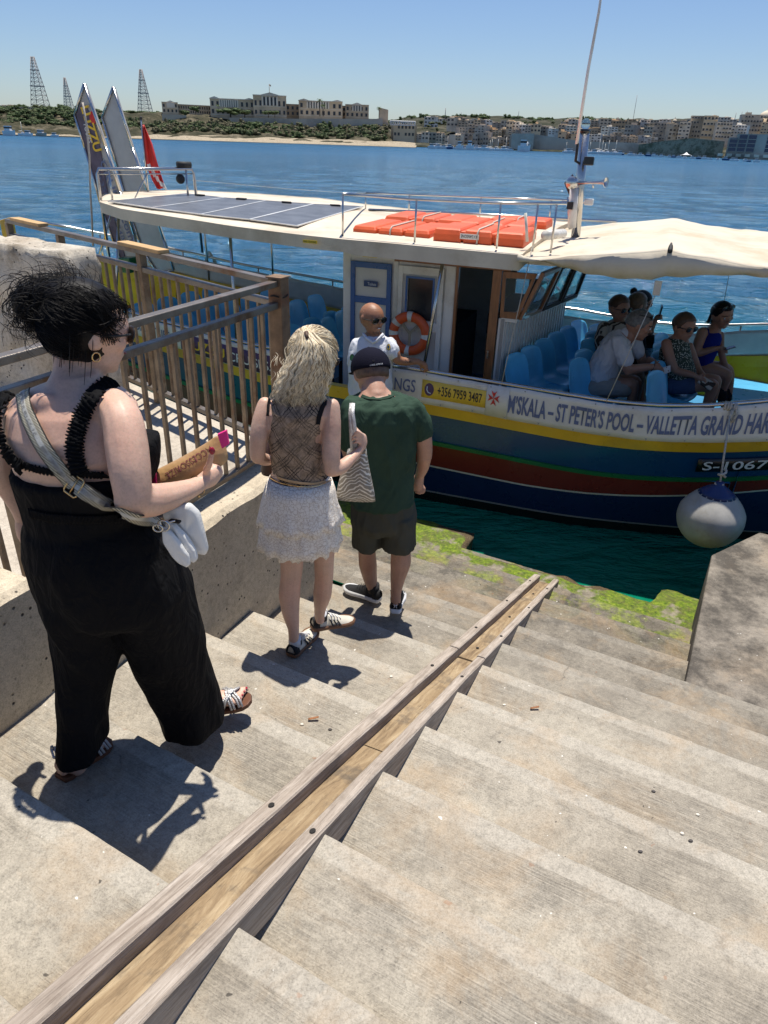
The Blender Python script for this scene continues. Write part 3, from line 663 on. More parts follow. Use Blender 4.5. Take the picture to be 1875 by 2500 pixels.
# inside the cabin: lockers, wheel stand, instrument box
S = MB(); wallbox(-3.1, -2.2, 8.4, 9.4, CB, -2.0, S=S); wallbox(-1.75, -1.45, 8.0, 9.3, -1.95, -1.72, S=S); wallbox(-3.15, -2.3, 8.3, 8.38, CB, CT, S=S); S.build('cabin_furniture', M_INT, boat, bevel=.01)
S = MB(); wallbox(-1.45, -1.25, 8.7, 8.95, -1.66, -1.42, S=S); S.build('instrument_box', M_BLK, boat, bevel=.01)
# blue door with two panels
def door(u0, u1, z0, z1, v, mat, name, rails, panel=M_PANEL):
    S = MB(); fw_ = .05
    wallbox(u0, u0+fw_, v, v-.03, z0, z1, S=S); wallbox(u1-fw_, u1, v, v-.03, z0, z1, S=S)
    for r0, r1 in rails: wallbox(u0+fw_, u1-fw_, v, v-.028, r0, r1, S=S)
    d = S.build(name, mat, boat, bevel=.003); S = MB(); wallbox(u0+fw_, u1-fw_, v, v-.008, z0, z1, S=S); S.build('panel', panel, d); return d
dr = door(-3.16, -2.69, -2.85, -1.19, CV, M_BLUE, 'toilet_door', ((-1.25, -1.19), (-1.62, -1.55), (-2.22, -2.14), (-2.85, -2.78)))
M_PLQ = pm('plaque_blue', (.03, .06, .16), .4)
S = MB(); wallbox(-3.0, -2.84, CV-.035, CV-.03, -1.44, -1.38, S=S); S.build('plaque', M_PLQ, dr)
d2 = door(-2.61, -2.11, -2.85, -1.19, CV, M_WHT, 'white_door', ((-1.27, -1.19), (-1.85, -1.75), (-2.85, -2.75)))
S = MB()
for a in ((-2.52, -2.50, -1.74, -1.29), (-2.22, -2.20, -1.74, -1.29)): wallbox(a[0], a[1], CV-.04, CV-.03, a[2], a[3], S=S)
wallbox(-2.50, -2.22, CV-.04, CV-.03, -1.31, -1.29, S=S); S.build('blue_trim', M_BLUE, d2)
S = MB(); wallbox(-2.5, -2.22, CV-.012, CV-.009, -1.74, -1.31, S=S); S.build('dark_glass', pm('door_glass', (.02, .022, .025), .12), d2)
S = MB(); wallbox(-2.66, -1.42, CV-.03, CV+.002, -1.155, -1.11, S=S); wallbox(-1.60, -1.51, CV-.025, CV+.02, CB, -1.155, S=S); wallbox(-1.985, -1.955, CV-.02, CV+.03, CB, -1.155, S=S); S.build('door_frame', M_WOOD, boat, bevel=.004)
S = MB(); wallbox(-1.58, -1.56, CV-.05, CV-.025, -2.05, -1.97, S=S); S.build('door_handle', M_SS, boat)
M_YT = pm('hazard_yellow', (.7, .5, .03), .5)
def sticker(pa, w_, h_, vv, txt, mt, tmat, ts):
    u, z = bpx(pa[0], pa[1], vv); S = MB(); wallbox(u-w_/2, u+w_/2, vv, vv-.003, z-h_/2, z+h_/2, S=S); o = S.build('sticker', mt, boat); flat_text('sticker_writing', txt, lambda s_, t_: B(u-w_/2*.9+s_*w_*.9, vv-.006, z-h_*.3+t_*h_*.6), tmat, o)
# ---- lettering
def text_mesh(txt, bold=0, sub=0):
    cu = bpy.data.curves.new('t', 'FONT'); cu.body = txt; cu.size = 1; cu.offset = bold; cu.resolution_u = 3
    o = bpy.data.objects.new('t', cu); COL.objects.link(o); dg = bpy.context.evaluated_depsgraph_get(); me = bpy.data.meshes.new_from_object(o.evaluated_get(dg))
    bpy.data.objects.remove(o); xs = [v.co.x for v in me.vertices]; ys = [v.co.y for v in me.vertices]
    return me, min(xs), max(xs), min(ys), max(ys)
def flat_text(name, txt, fn, mat, parent, bold=0.0, thick=0):
    """text whose unit box (s 0..1 along, t 0..1 up, t=0 baseline and t=1 cap height) is laid on fn(s, t)"""
    me, x0, x1, y0, y1 = text_mesh(txt, bold); o0 = ORI.get(parent.name, V()) if parent else V()
    for v in me.vertices: v.co = fn((v.co.x-x0)/(x1-x0), (v.co.y)/.7)-o0
    me.name = name; me.materials.clear(); me.materials.append(mat); o = bpy.data.objects.new(name, me); COL.objects.link(o)
    if parent: o.parent = parent; ORI[o.name] = o0
    return o
flat_text('plaque_writing', 'Toilets', lambda s, t: B(-2.955+s*.10, CV-.0375, -1.425+t*.03), M_TXTW, [c for c in dr.children if c.name.startswith('plaque')][0])
sticker((757, 590), .16, .03, 6.80, 'MIND YOUR HEAD', M_YT, M_TXTK, 1); sticker((903, 624), .17, .035, CV, 'MIND YOUR HEAD', M_YT, M_TXTK, 1)

# ---- roof
RO = [(-1.25, 6.86), (-3, 6.83), (-5.0, 6.9), (-5.9, 7.12), (-6.5, 7.5), (-6.95, 8.1), (-7.25, 8.8), (-7.25, 9.6), (-7.05, 10.25), (-5, 10.45), (-3, 10.35), (-1.25, 10.3)]
RZT = [(-7.3, -.835), (-6, -.83), (-5, -.84), (-4.3, -.88), (-3.4, -.91), (-1.2, -.93)]
def roofz(u, v): c = 1-((v-8.6)/1.85)**2; return interp(RZT, u)+.05*max(0, c)-.01
def edge(side, u):
    pts = RO[:7] if side < 0 else RO[6:]; pts = sorted(pts)
    return interp([(a, b) for a, b in pts], u)
uu = [-7.25+i*.125 for i in range(49)]
S = MB(); top = []; bot = []
for u in uu:
    a, b_ = edge(-1, u), edge(1, u); row = [a+(b_-a)*j/16 for j in range(17)]
    top.append([B(u, v, roofz(u, v)+noise.noise(V((u*2, v*2, 0)))*.004) for v in row]); bot.append([B(u, v, roofz(u, v)-.11-.02*(u > -3)) for v in row])
S.grid(top); S.grid(bot)
loop = lambda g: [g[i][0] for i in range(len(g))]+[g[-1][j] for j in range(1, 17)]+[g[i][16] for i in range(len(g)-2, -1, -1)]+[g[0][j] for j in range(15, 0, -1)]
lt, lb = loop(top), loop(bot); cen_ = sum(lt, V())/len(lt)
mid = [(a*.5+b_*.5)+((a-cen_)*V((1, 1, 0))).normalized()*.015 if True else a for a, b_ in zip(lt, lb)]
lt2 = [a+Z*.012+((V((a.x, a.y, 0))-V((cen_.x, cen_.y, 0))).normalized())*.012 for a in lt]
S.grid([lt+[lt[0]], lt2+[lt2[0]]]); S.grid([lt2+[lt2[0]], lb+[lb[0]]])
S.build('canopy_roof', M_CREAM, boat)
def zs(a, b_):
    z = -.8
    for _ in range(6): p = onz(a*.5666, 100+b_*.5666, z); z = roofz(p.dot(BU), p.dot(BV))+.022
    return p
for q_ in (((475, 693), (800, 660), (960, 677), (655, 720)), ((660, 721), (965, 678), (1140, 690), (868, 748)), ((873, 749), (1145, 691), (1345, 705), (1075, 770)), ((1085, 771), (1352, 706), (1560, 715), (1280, 798))):
    P = [zs(*p) for p in q_]; S = MB(); S.prism(P, Z*.006); pl = S.build('solar_panel', M_SOLAR, boat)
    S = MB(); c = sum(P, V())/4; I = [p+(p-c).normalized()*.02 for p in P]
    for i in range(4): S.beam(I[i]+Z*.004, I[(i+1) % 4]+Z*.004, .02, .012)
    S.build('panel_edge', M_WHT, pl)
    S = MB(); d = (P[2]-P[1]).normalized(); S.beam(P[1].lerp(P[2], .4)+(P[0]-P[1])*.05+Z*.015, P[1].lerp(P[2], .4)+(P[0]-P[1])*.05+d*.12+Z*.015, .07, .02); S.build('junction_box', M_BRN, pl)
# roof supports
def pole(name, a, b_, r=.017, mat=M_SS): S = MB(); S.tube([a, b_], r, 8); return S.build(name, mat, boat)
for x, y0, y1 in ((558, 575, 800),):
    u, z = bpx(x, y0, 6.95); pole('roof_pole', B(u, 6.98, -.98), B(u-.02, 7.0, -2.3))
for u in (-6.6, -5.55, -4.4, -3.4): pole('roof_pole', B(u, 8.5+hs(u)-.08, -.95), B(u, 8.5+hs(u)-.05, sz(u)))
pole('roof_pole', B(-6.3, 7.55, -.95), B(-6.35, 7.3, sz(-6.3))); pole('roof_pole', B(-2.0, 6.93, -1.02), B(-2.12, 6.88, rz(-2.1)))

# ---- roof railing
def rl(pts, r, name='roof_rail'): S = MB(); S.tube(pts, r, 8); return S.build(name, M_SS, boat)
g = lambda x, y, v: T(x, y, v)
near_top = [g(837, 474, 7.05), g(1000, 486, 7.05), g(1200, 495, 7.05), g(1384, 497, 7.05)]
far_top = [g(893, 471, 9.6), g(1050, 477, 9.6), g(1250, 484, 9.6), g(1398, 489, 9.6)]
rl(near_top, .012); rl(far_top, .012); rl([g(837, 474, 7.05), g(893, 471, 9.6)], .012)
rl([g(900, 512, 9.3), g(1150, 522, 9.3), g(1505, 541, 9.3)], .016)
for x in (837, 1017, 1223, 1314, 1360):
    p = g(x, interp([(837, 474), (1000, 486), (1200, 495), (1384, 497)], x), 7.05); rl([p, V((p.x, p.y, -.91))], .01, 'roof_stanchion')
for x in (893, 1000, 1175, 1347):
    p = g(x, interp([(893, 471), (1050, 477), (1250, 484), (1398, 489)], x), 9.6); rl([p, V((p.x, p.y, -.91))], .01, 'roof_stanchion')
# ---- mast with its fittings
mu = -.98; mst = MB(); a = T(1408, 562, 8.3); b_ = T(1428, 318, 8.3); mst.tube([a-Z*.1, b_], .048, 14); MA = mst.build('mast', M_SS, boat)
S = MB(); S.tube([T(1396, 556, 8.2), T(1402, 460, 8.2)], .045, 10); S.build('mast_sleeve', M_WHT, MA)
S = MB(); S.tube([T(1408, 352, 8.22), T(1436, 170, 8.22), T(1462, 30, 8.22), T(1474, -60, 8.22)], [.016, .015, .013, .011], 8); S.build('whip_antenna', M_WHT, MA)
S = MB(); S.tube([T(1405, 395, 8.22), T(1411, 350, 8.22)], .014, 8); S.beam(T(1404, 392, 8.24), T(1416, 400, 8.26), .02, .02); S.build('antenna_clamp', M_BRN, MA)
S = MB(); S.ell(b_+Z*.055, (.045, .045, .055), seg=12, rin=8); S.build('mast_light', M_GLASS, MA); S = MB(); S.tube([b_-Z*.02, b_+Z*.01], .054, 14); S.build('light_collar', M_BLK, MA)
S = MB(); c = T(1438, 393, 8.2); S.box(c, (.10, .07, .08), (BU, BV, Z)); S.build('side_light', M_BLK, MA, bevel=.01)
hp = [T(1413, 447, 8.15), T(1440, 446, 8.1), T(1462, 446, 8.08), T(1474, 445, 8.06), T(1480, 445, 8.05)]
S = MB(); S.tube(hp, [.018, .011, .013, .024, .052], 12, cap=False); S.tube([T(1448, 446, 8.1), T(1448, 459, 8.1)], .008, 6); S.build('horn', M_SS, MA, solid=.004)
S = MB(); S.ell(T(1396, 446, 8.1), (.062, .05, .062), (BU, BV, Z), 14, 10); S.build('searchlight', M_SS, MA)
S = MB(); S.prism([T(1398, 425, 8.42), T(1377, 447, 8.42), T(1394, 488, 8.42), T(1411, 456, 8.42)], BV*.006); S.build('diamond_shape', pm('brown_board', (.09, .045, .03), .7), MA)
S = MB(); S.box(T(1438, 493, 8.1), (.09, .07, .06), (BU, BV, Z)); S.tube([T(1425, 495, 8.2), T(1434, 494, 8.12)], .012, 8); S.build('floodlight', M_WHT, MA, bevel=.012)
S = MB(); S.box(T(1392, 502, 8.15), (.06, .05, .07), (BU, BV, Z)); S.build('mast_box', M_BRN, MA)
S = MB(); S.tube([T(1388, 480, 8.35), T(1392, 560, 8.35)], .018, 8); S.tube([T(1372, 492, 8.35), T(1400, 497, 8.35)], .012, 8); S.build('mast_brace', M_SS, MA)
S = MB(); S.tube([T(1283, 520, 7.2), T(1287, 590, 7.2)], .014, 8); S.build('white_post', M_WHT, boat)
S = MB(); S.tube([T(1330, 575, 7.3), T(1375, 570, 7.6)], .045, 12); S.build('white_canister', M_WHT, boat)

# ---- front awning
def awz(u, v):
    f = (v-6.7)/3.5; c = 1-(2*f-1)**2
    z = interp([(-1.25, -.90), (-.6, -.865), (-.15, -.80), (0, -.77), (.15, -.80), (.7, -.85), (1.4, -.87), (2.4, -.80), (2.6, -.77), (3.2, -.85)], u)+.035*c
    z += .010*sin(u*3.1+v)*(c)+.012*noise.noise(V((u*4, v*2.5, 0)))+.004*noise.noise(V((u*14, v*5, 0)))
    dip = math.exp(-((u-0)/.10)**2)*.0
    return z+dip-.06*math.exp(-((u+1.2)/.35)**2)
vb = [(-1.25, -.90), (-.95, -.96), (-.74, -1.0), (-.38, -1.035), (-.1, -1.02), (0, -.985), (.1, -.99), (.26, -.955), (.5, -.93), (.8, -.92), (1.5, -.99), (2.3, -.95), (3.2, -.9)]
S = MB(); rows = []; va = []; vf = []; n = 80
for i in range(n+1):
    u = lerp(-1.25, 3.2, i/n); hsq = 1 if u < 1.6 else max(.35, 1-(u-1.6)*.42); r = []
    zb = interp(vb, u); near = 8.5-1.78*hsq; far_ = 8.5+1.32*hsq
    va.append([B(u, near+.02+.016*sin(u*13)+.008*sin(u*31), zb+.006*sin(u*23)), B(u, near+.006*sin(u*11), (zb+awz(u, 6.75))/2), B(u, near, awz(u, 6.7))])
    for j in range(25):
        v = lerp(near, far_, j/24); r.append(B(u, v, awz(u, lerp(6.7, 10.0, j/24))))
    vf.append([B(u, far_, awz(u, 10.2)), B(u, far_+.02, awz(u, 10.2)-.10)]); rows.append(r)
S.grid(rows); S.grid(va); S.grid(vf); S.build('awning', M_CLOTH, boat, solid=.006)
S = MB(); S.tube([B(.02, 6.62, -.765), B(.02, 9.8, -.80)], .02, 10); S.tube([B(2.6, 7.3, -.77), B(2.6, 9.6, -.8)], .02, 8); S.build('awning_pole', M_BRN, boat)
S = MB(); S.box(B(-.02, 6.68, -1.075), (.06, .012, .12), (BU, BV, Z)); S.build('awning_tab', M_CLOTH, boat)
def stay(a, b_, r=.004, mat=M_ROPE, nm='stay_rope'): S = MB(); S.tube([a, a.lerp(b_, .5)-Z*.01, b_], r, 6); return S.build(nm, mat, boat)
stay(B(-.02, 6.68, -1.11), T(1478, 985, 6.8)); stay(T(1300, 600, 6.85), T(1224, 940, 6.8)); stay(T(1800, 560, 10.1), T(1760, 780, 10.1)); stay(T(1400, 690, 10.0), T(1370, 745, 10.1)); stay(T(960, 480, 9.0), T(470, 440, 10.2), .003)

# ---- side rails and banners
def sider(u0, u1, sd, dz=0, r=.02, out=.03, nm='side_rail'):
    n = max(4, int((u1-u0)*5)); S = MB(); S.tube([B(lerp(u0, u1, i/n), VC+sd*(hs(lerp(u0, u1, i/n))+out), rz(lerp(u0, u1, i/n))+dz) for i in range(n+1)], r, 10); return S.build(nm, M_SS, boat)
zf = lambda u: 0
sider(-2.46, 4.3, -1); sider(-8.9, -3.3, -1); 
def farrail(u0, u1):
    n = 40; S = MB(); S.tube([B(lerp(u0, u1, i/n), VC+hs(lerp(u0, u1, i/n))-.03, rz(lerp(u0, u1, i/n))+interp([(-9, .1), (-5, .12), (-1, .14), (1.4, 0), (4, 0)], lerp(u0, u1, i/n))) for i in range(n+1)], .02, 10); S.build('side_rail', M_SS, boat)
farrail(-8.9, 4.3)
for sd in (-1, 1):
    for u in (-8.2, -7.0, -5.8, -4.6, -3.32, -2.44, -1.3, -.2, 1.05, 2.2, 3.3):
        S = MB(); S.tube([B(u, VC+sd*(hs(u)+(.03 if sd < 0 else -.03)), rz(u)+(.12 if sd > 0 and u < 0 else 0)), B(u, VC+sd*(hs(u)-.03), sz(u))], .014, 8); S.build('stanchion', M_SS, boat)
def banner(u0, u1, name, mat, sd=-1, z0=0, z1=1, out=.055, inner=False):
    n = int(abs(u1-u0)/.06)+2; rows = []
    for j in range(7):
        f = lerp(z0, z1, j/6); rows.append([B(u, VC+sd*(hs(u)+out+.006*sin(u*5+f*3)+.010*noise.noise(V((u*3, f*2, 0)))), lerp(sz(u)-.01, rz(u)-.015+(.1 if sd > 0 and u < 0 else 0)-.008*abs(sin(u*6)) , f)) for u in [lerp(u0, u1, i/n) for i in range(n+1)]])
    S = MB(); S.grid(rows); return S.build(name, mat, boat, solid=.004)
bn = banner(-2.47, 4.2, 'banner', M_BAN); bl_ = banner(-8.4, -3.28, 'banner', M_BAN); bl2 = bl_
M_CANV = pm('white_canvas', (.62, .60, .56), .7, var=.1, bmp=.4, bs=6); banner(-8.0, 4.1, 'canvas_screen', M_CANV, sd=1, out=-.05, z0=.02, z1=.9)
def bfn(u0, u1, f0, f1, sd=-1, out=.064): return lambda s, t: (lambda u, f: B(u, VC+sd*(hs(u)+out+.006*sin(u*5+f*3)+.010*noise.noise(V((u*3, f*2, 0)))), lerp(sz(u)-.01, rz(u)-.015-.008*abs(sin(u*6)), f)))(lerp(u0, u1, s), lerp(f0, f1, t))
flat_text('lettering', "M\u2019SKALA \u2013 ST PETER\u2019S POOL \u2013 VALLETTA GRAND HARBOUR", bfn(-1.19, 1.42, .24, .76), M_TXT, bn, .026)
flat_text('lettering', "NGS", bfn(-2.4, -2.17, .33, .72), M_TXT, bn, .01)
flat_text('lettering', "FISHING BOAT TRIPS", bfn(-6.3, -5.25, .3, .68), M_TXT, bl_, .01)
def patch(name, u0, u1, f0, f1, mat, par, out=.060):
    S = MB(); n = 12; fn0 = bfn(u0, u1, f0, f1, out=out); S.grid([[fn0(i/n, t) for i in range(n+1)] for t in (0, .5, 1)]); return S.build(name, mat, par, solid=.003)
bp_ = patch('purple_patch', -5.1, -3.56, .03, .80, M_PUR, bl_)
pt = patch('phone_patch', -2.1, -1.42, .22, .78, M_STK, bn); flat_text('lettering', "+356 7959 3487", bfn(-1.93, -1.46, .36, .66, out=.066), M_TXTK, pt, .01)
fn_ = bfn(-2.07, -1.97, .3, .7, out=.066); S = MB(); S.prism([fn_(.5+.5*cos(a*.3927), .5+.5*sin(a*.3927)) for a in range(16)], BV*(-.003)); S.build('phone_disc', M_PUR, pt)
fn_ = bfn(-2.05, -1.99, .36, .64, out=.071); S = MB(); S.tube([fn_(.15, .85), fn_(.1, .45), fn_(.4, .15), fn_(.85, .1)], .006, 6); S.build('phone_symbol', M_TXTW, pt)
cp = patch('white_patch', -1.42, -1.19, .0, 1.0, M_BAN, bn, .062); u_, z_ = -1.335, 0
fc = bfn(-1.40, -1.28, .36, .84, out=.069); S = MB()
for k in range(4):
    a = k*pi/2; R2 = lambda x, y: (.5+(x*cos(a)-y*sin(a)), .5+(x*sin(a)+y*cos(a)))
    S.prism([fc(*R2(0, 0.02)), fc(*R2(-.24, .5)), fc(*R2(0, .34)), fc(*R2(.24, .5))], BV*(-.002))
S.build('eight_point_cross', M_CROSS, cp)
flat_text('lettering', "LUZZU", bfn(-5.0, -4.48, .22, .62, out=.070), M_TXTY, bp_, .02); flat_text('lettering', "CRUISES.com", bfn(-4.43, -3.6, .22, .58, out=.070), M_TXTW, bp_, .01)
flat_text('lettering', "LUZZU", bfn(-3.49, -3.30, .55, .8), M_TXTY, bl2, .02); flat_text('lettering', "Tours", bfn(-3.44, -3.32, .2, .42), M_TXT, bl2, .01)
# registration plate on the bow
def hullfn(u0, u1, zo0, zo1, out=.02): return lambda s, t: (lambda u, z: B(u, VC-(half(u, z)+out), z))(lerp(u0, u1, s), sz(lerp(u0, u1, s))+lerp(zo0, zo1, t))
fn_ = hullfn(.66, 1.32, -.37, -.22, .016); S = MB(); S.grid([[fn_(i/12, t) for i in range(13)] for t in (0, 1)]); pl = S.build('registration_plate', M_BLK, boat, solid=.008)
flat_text('lettering', "S-1067", (lambda f: (lambda s, t: f(.08+.84*s, .17+.66*t)))(hullfn(.66, 1.32, -.37, -.22, .030)), M_TXTW, pl, .01)
S = MB()
for i in range(40):   # grommets
    u = -2.4+i*.17; f = bfn(u, u+.01, .05 if i % 2 else .94, .1, out=.062); S.ell(f(0, 0), .007, seg=6, rin=4)
S.build('grommet', M_SS, bn)

# ---- seats
M_SLEG = pm('seat_leg', (.05, .06, .08), .5, metal=.5)
def seat_shell():
    S = MB(); prof = [(.40, -.03), (.41, .0), (.36, .012), (.24, .0), (.12, .0), (.05, .03), (.02, .10), (-.01, .2), (-.04, .32), (-.06, .42), (-.075, .44)]
    rows = []
    for d, h in prof:
        r = []
        for j in range(11):
            t = (j/10-.5)*2; wd = .215 if h < .34 else .215-.05*((h-.34)/.10)**2
            side = .035*abs(t)**4
            r.append(V((d+(side if h > .06 else 0), t*wd, h+(side if h <= .06 else -.03*abs(t)**3*(h > .38)))))
        rows.append(r)
    S.grid(rows); return S
sh = seat_shell(); proto = sh.build('seat', M_SEAT, None, solid=.012, sub=1)
bake(proto)
lg = MB(); lg.beam(V((.2, -.12, -.005)), V((.2, -.12, -.44)), .03, .03); lg.beam(V((.2, .12, -.005)), V((.2, .12, -.44)), .03, .03); lg.beam(V((.05, 0, -.43)), V((.36, 0, -.43)), .3, .02)
lego = lg.build('seat_leg', M_SLEG, proto)
first = True
def put_seat(u, v, z, rz_=0):
    global first
    if first: o, l_ = proto, lego; first = False
    else:
        o = proto.copy(); COL.objects.link(o); l_ = lego.copy(); COL.objects.link(l_); l_.parent = o
    o.parent = boat; o.location = B(u, v, z)-ORI[boat.name]; o.rotation_euler = (0, 0, -AL+rz_)
for i in range(6): put_seat(-1.27+.082*i, 7.52+.39*i, -2.45, -.43)
for v in (7.62, 8.02, 8.55, 8.95, 9.35): put_seat(-.62, v, -2.45, -.43)
for v in (7.5, 7.9, 8.35, 8.8, 9.25): put_seat(.16, v, -2.45, -.43)
for r, u in enumerate((-3.98, -4.75, -5.5, -6.25)):
    for k in range(5 if r < 3 else 4): put_seat(u+.06*k, 7.55+.44*k+(.2 if r == 3 else 0), -2.45, -.14)
for k in range(3): put_seat(-3.75+.0*k, 8.1+.42*k, -2.45)

# ---- stern gear
S = MB(); a = onz(240, 412, -.45); b_ = onz(468, 412, -.45); S.tube([V((a.x, a.y, -1.5))+(a-b_)*.02, a-Z*.06+(a-b_)*.02, a, b_, b_-Z*.05+(b_-a)*.02, V((b_.x, b_.y, -1.5))+(b_-a)*.04], .02, 8); S.build('stern_arch', M_SS, boat)
S = MB(); S.tube([a.lerp(b_, .1), a.lerp(b_, .1)-Z*.45], .014, 8); S.tube([a-Z*.06, b_-Z*.06], .008, 6); S.tube([a.lerp(b_, .93), a.lerp(b_, .93)-Z*.45], .014, 8); S.tube([a.lerp(b_, .5)-Z*.05, a.lerp(b_, .3)-Z*.4], .008, 6); S.build('arch_brace', M_SS, boat)
S = MB(); S.tube([a.lerp(b_, .84)+Z*.05, a.lerp(b_, .99)+Z*.045], .04, 10); S.ell(a.lerp(b_, .86)-Z*.12, (.06, .03, .06), seg=10, rin=8); S.build('winch', M_BRN, boat)
def cpoly(pts, v, d, name, mat, par, **k):
    S = MB(); S.prism([T(x, y, v) for x, y in pts], BV*d); return S.build(name, mat, par, **k)
M_PURG = pm('faded_purple_print', (.12, .095, .13), .6, var=.3, scale=8); M_BOARD = pm('grey_board', (.46, .45, .43), .5, var=.08, bmp=.1, bs=10); M_BSIDE = pm('board_side', (.2, .18, .16), .6)
def board(pts, v, label, mat=M_BOARD):
    cl = T(*pts[0], v); t_ = thing('gangway', T(*pts[-1], v), label, 'gangway')
    cpoly(pts, v, .05, 'panel', mat, t_)
    S = MB(); L_ = [T(x, y, v-.02) for x, y in pts]
    for i in range(len(L_)): S.tube([L_[i], L_[(i+1) % len(L_)]], .016, 8)
    S.build('edge_tube', M_SS, t_); return t_
g2 = board([(276, 212), (249, 286), (287, 414), (322, 538), (347, 610), (385, 668), (424, 660), (399, 585), (359, 468), (323, 361)], 9.5, 'plain grey pointed gangway board standing at the stern, right of the printed one')
g1 = board([(205, 204), (182, 281), (207, 362), (252, 520), (285, 612), (300, 650), (337, 645), (327, 573), (293, 468), (258, 360)], 8.6, 'printed pointed gangway board standing at the stern, leftmost of the two')
cpoly([(199, 250), (184, 283), (207, 362), (240, 478), (263, 470), (244, 360), (228, 300), (212, 265)], 8.585, .01, 'purple_print', M_PURG, g1)
cpoly([(255, 525), (285, 612), (300, 650), (312, 648), (296, 600), (275, 520)], 8.585, .01, 'purple_print', M_PURG, g1)
def along(P, Q, w_, v): 
    a, b_ = T(*P, v), T(*Q, v); d = b_-a; n_ = BV.cross(d).normalized(); n_ = n_ if n_.dot(BU) > 0 else -n_
    return lambda s, t: a+d*s+n_*w_*t
flat_text('lettering', 'LUZZU', along((197, 262), (231, 372), .13, 8.57), M_TXTY, g1, .03)
flat_text('lettering', 'TOURS', along((203, 300), (215, 350), .07, 8.57), M_TXTW, g1, .01)
flat_text('lettering', 'CRUISES.com', along((243, 395), (317, 590), .10, 8.57), M_TXT, g1, .02)
flat_text('lettering', '+356 7959 3487', along((238, 430), (303, 600), .06, 8.57), M_TXT, g1, .01)
S = MB(); S.ell(T(226, 288, 8.575), (.05, .008, .075), (BU, BV, Z), 12, 8); S.build('red_badge', M_CROSS, g1)
# ensign
fl = thing('flag', T(362, 465, 9.3), 'red and white flag hanging furled on a short staff above the stern canopy', 'flag')
S = MB(); S.tube([T(362, 468, 9.3), T(344, 290, 9.3)], .012, 8); S.build('staff', M_SS, fl)
S = MB(); L1 = [(348, 303), (350, 350), (355, 400), (372, 440), (383, 460)]; L2_ = [(354, 308), (372, 350), (384, 395), (398, 440), (408, 462)]; rows = []
for i in range(21):
    f = i/20*4; k = min(3, int(f)); h = f-k
    a_ = (lerp(L1[k][0], L1[k+1][0], h), lerp(L1[k][1], L1[k+1][1], h)); c_2 = (lerp(L2_[k][0], L2_[k+1][0], h), lerp(L2_[k][1], L2_[k+1][1], h))
    rows.append([T(lerp(a_[0], c_2[0], j/8), lerp(a_[1], c_2[1], j/8)+2*sin(j), 9.3+.03*sin(j*1.6+i*.2)) for j in range(9)])
S.grid(rows); 
for fi in range(len(S.f)):
    i, j = divmod(fi, 8); S.m[fi] = 1 if (i > 9 and abs(j-(i-9)*.45-1.0) < 1.1) or (i > 15 and j > 5) else 0
S.build('cloth', [M_CROSS, M_TXTW], fl, solid=.004)
S = MB(); S.ell(T(344, 288, 9.3), .022, seg=8, rin=6); S.build('finial', M_BRN, fl)
S = MB()   # coiled rope on far post
for k in range(4): S.tube([T(512, 640, 10.0)+BU*.07*cos(a*.5)*(1+.2*k)+Z*(.16*sin(a*.5)-.02*k)+BV*(.01*k) for a in range(13)], .009, 6, closed=False)
S.build('rope_coil', M_ROPE, boat)
S = MB(); S.tube([T(x, y, 8.1)+BV*.01*sin(y) for x, y in ((203, 250), (212, 300), (218, 380), (222, 470), (225, 520), (227, 600))], .013, 8); tag(S.build('mooring_rope', M_ROPE), 'pale knotted rope hanging down the printed gangway board', 'rope')
S = MB(); S.prism([T(285, 630, 8.0), T(316, 630, 8.0), T(316, 668, 8.0), T(285, 664, 8.0)], BV*.2); S.build('green_box', M_GRN, boat, bevel=.01)
for sx in (0, 1):   # ladder-like braces under the stern canopy
    S = MB(); S.tube([T(252+sx*20, 520, 8.3), T(268-sx*30, 640, 8.2)], .014, 8); S.build('stern_brace', M_SS, boat)

# ---- life ring on the white door
lr = thing('life_ring', T(1000, 815, CV-.06), 'orange life ring with white bands hanging on the white cabin door', 'life ring')
cR = T(1000, 815, CV-.06); RR, rr = .185, .052
def ringpt(a, b_, r2=rr): c = cR+(BU*cos(a)+Z*sin(a))*RR; return c+(BU*cos(a)+Z*sin(a))*r2*cos(b_)-BV*r2*sin(b_)*.8
for nm, mt, segs, r2 in (('ring', M_ORG, [(0, 2*pi)], rr), ('band', M_WHT, [(a-.13, a+.13) for a in (pi/2, 2.5, 3.15, -.05, -1.65)], rr+.004)):
    for (a0, a1) in segs:
        S = MB(); n = 48 if a1-a0 > 3 else 6
        rows = [[ringpt(lerp(a0, a1, i/n), 2*pi*j/12, r2) for j in range(12)] for i in range(n+(0 if n == 48 else 1))]
        S.rings(rows, closed=(n == 48), cap=False); S.build(nm, mt, lr)
S = MB(); 
for a in (pi*.72, pi*.28, -pi/2): S.beam(cR, cR+(BU*cos(a)+Z*sin(a))*.15, .026, .01, up=BV)
S.build('bracket', pm('ring_bracket', (.30, .25, .18), .6), lr)
S = MB(); S.tube([ringpt(a*.2-.2, -pi/2, rr+.012) for a in range(12)], .005, 6); S.build('grab_line', M_ROPE, lr)

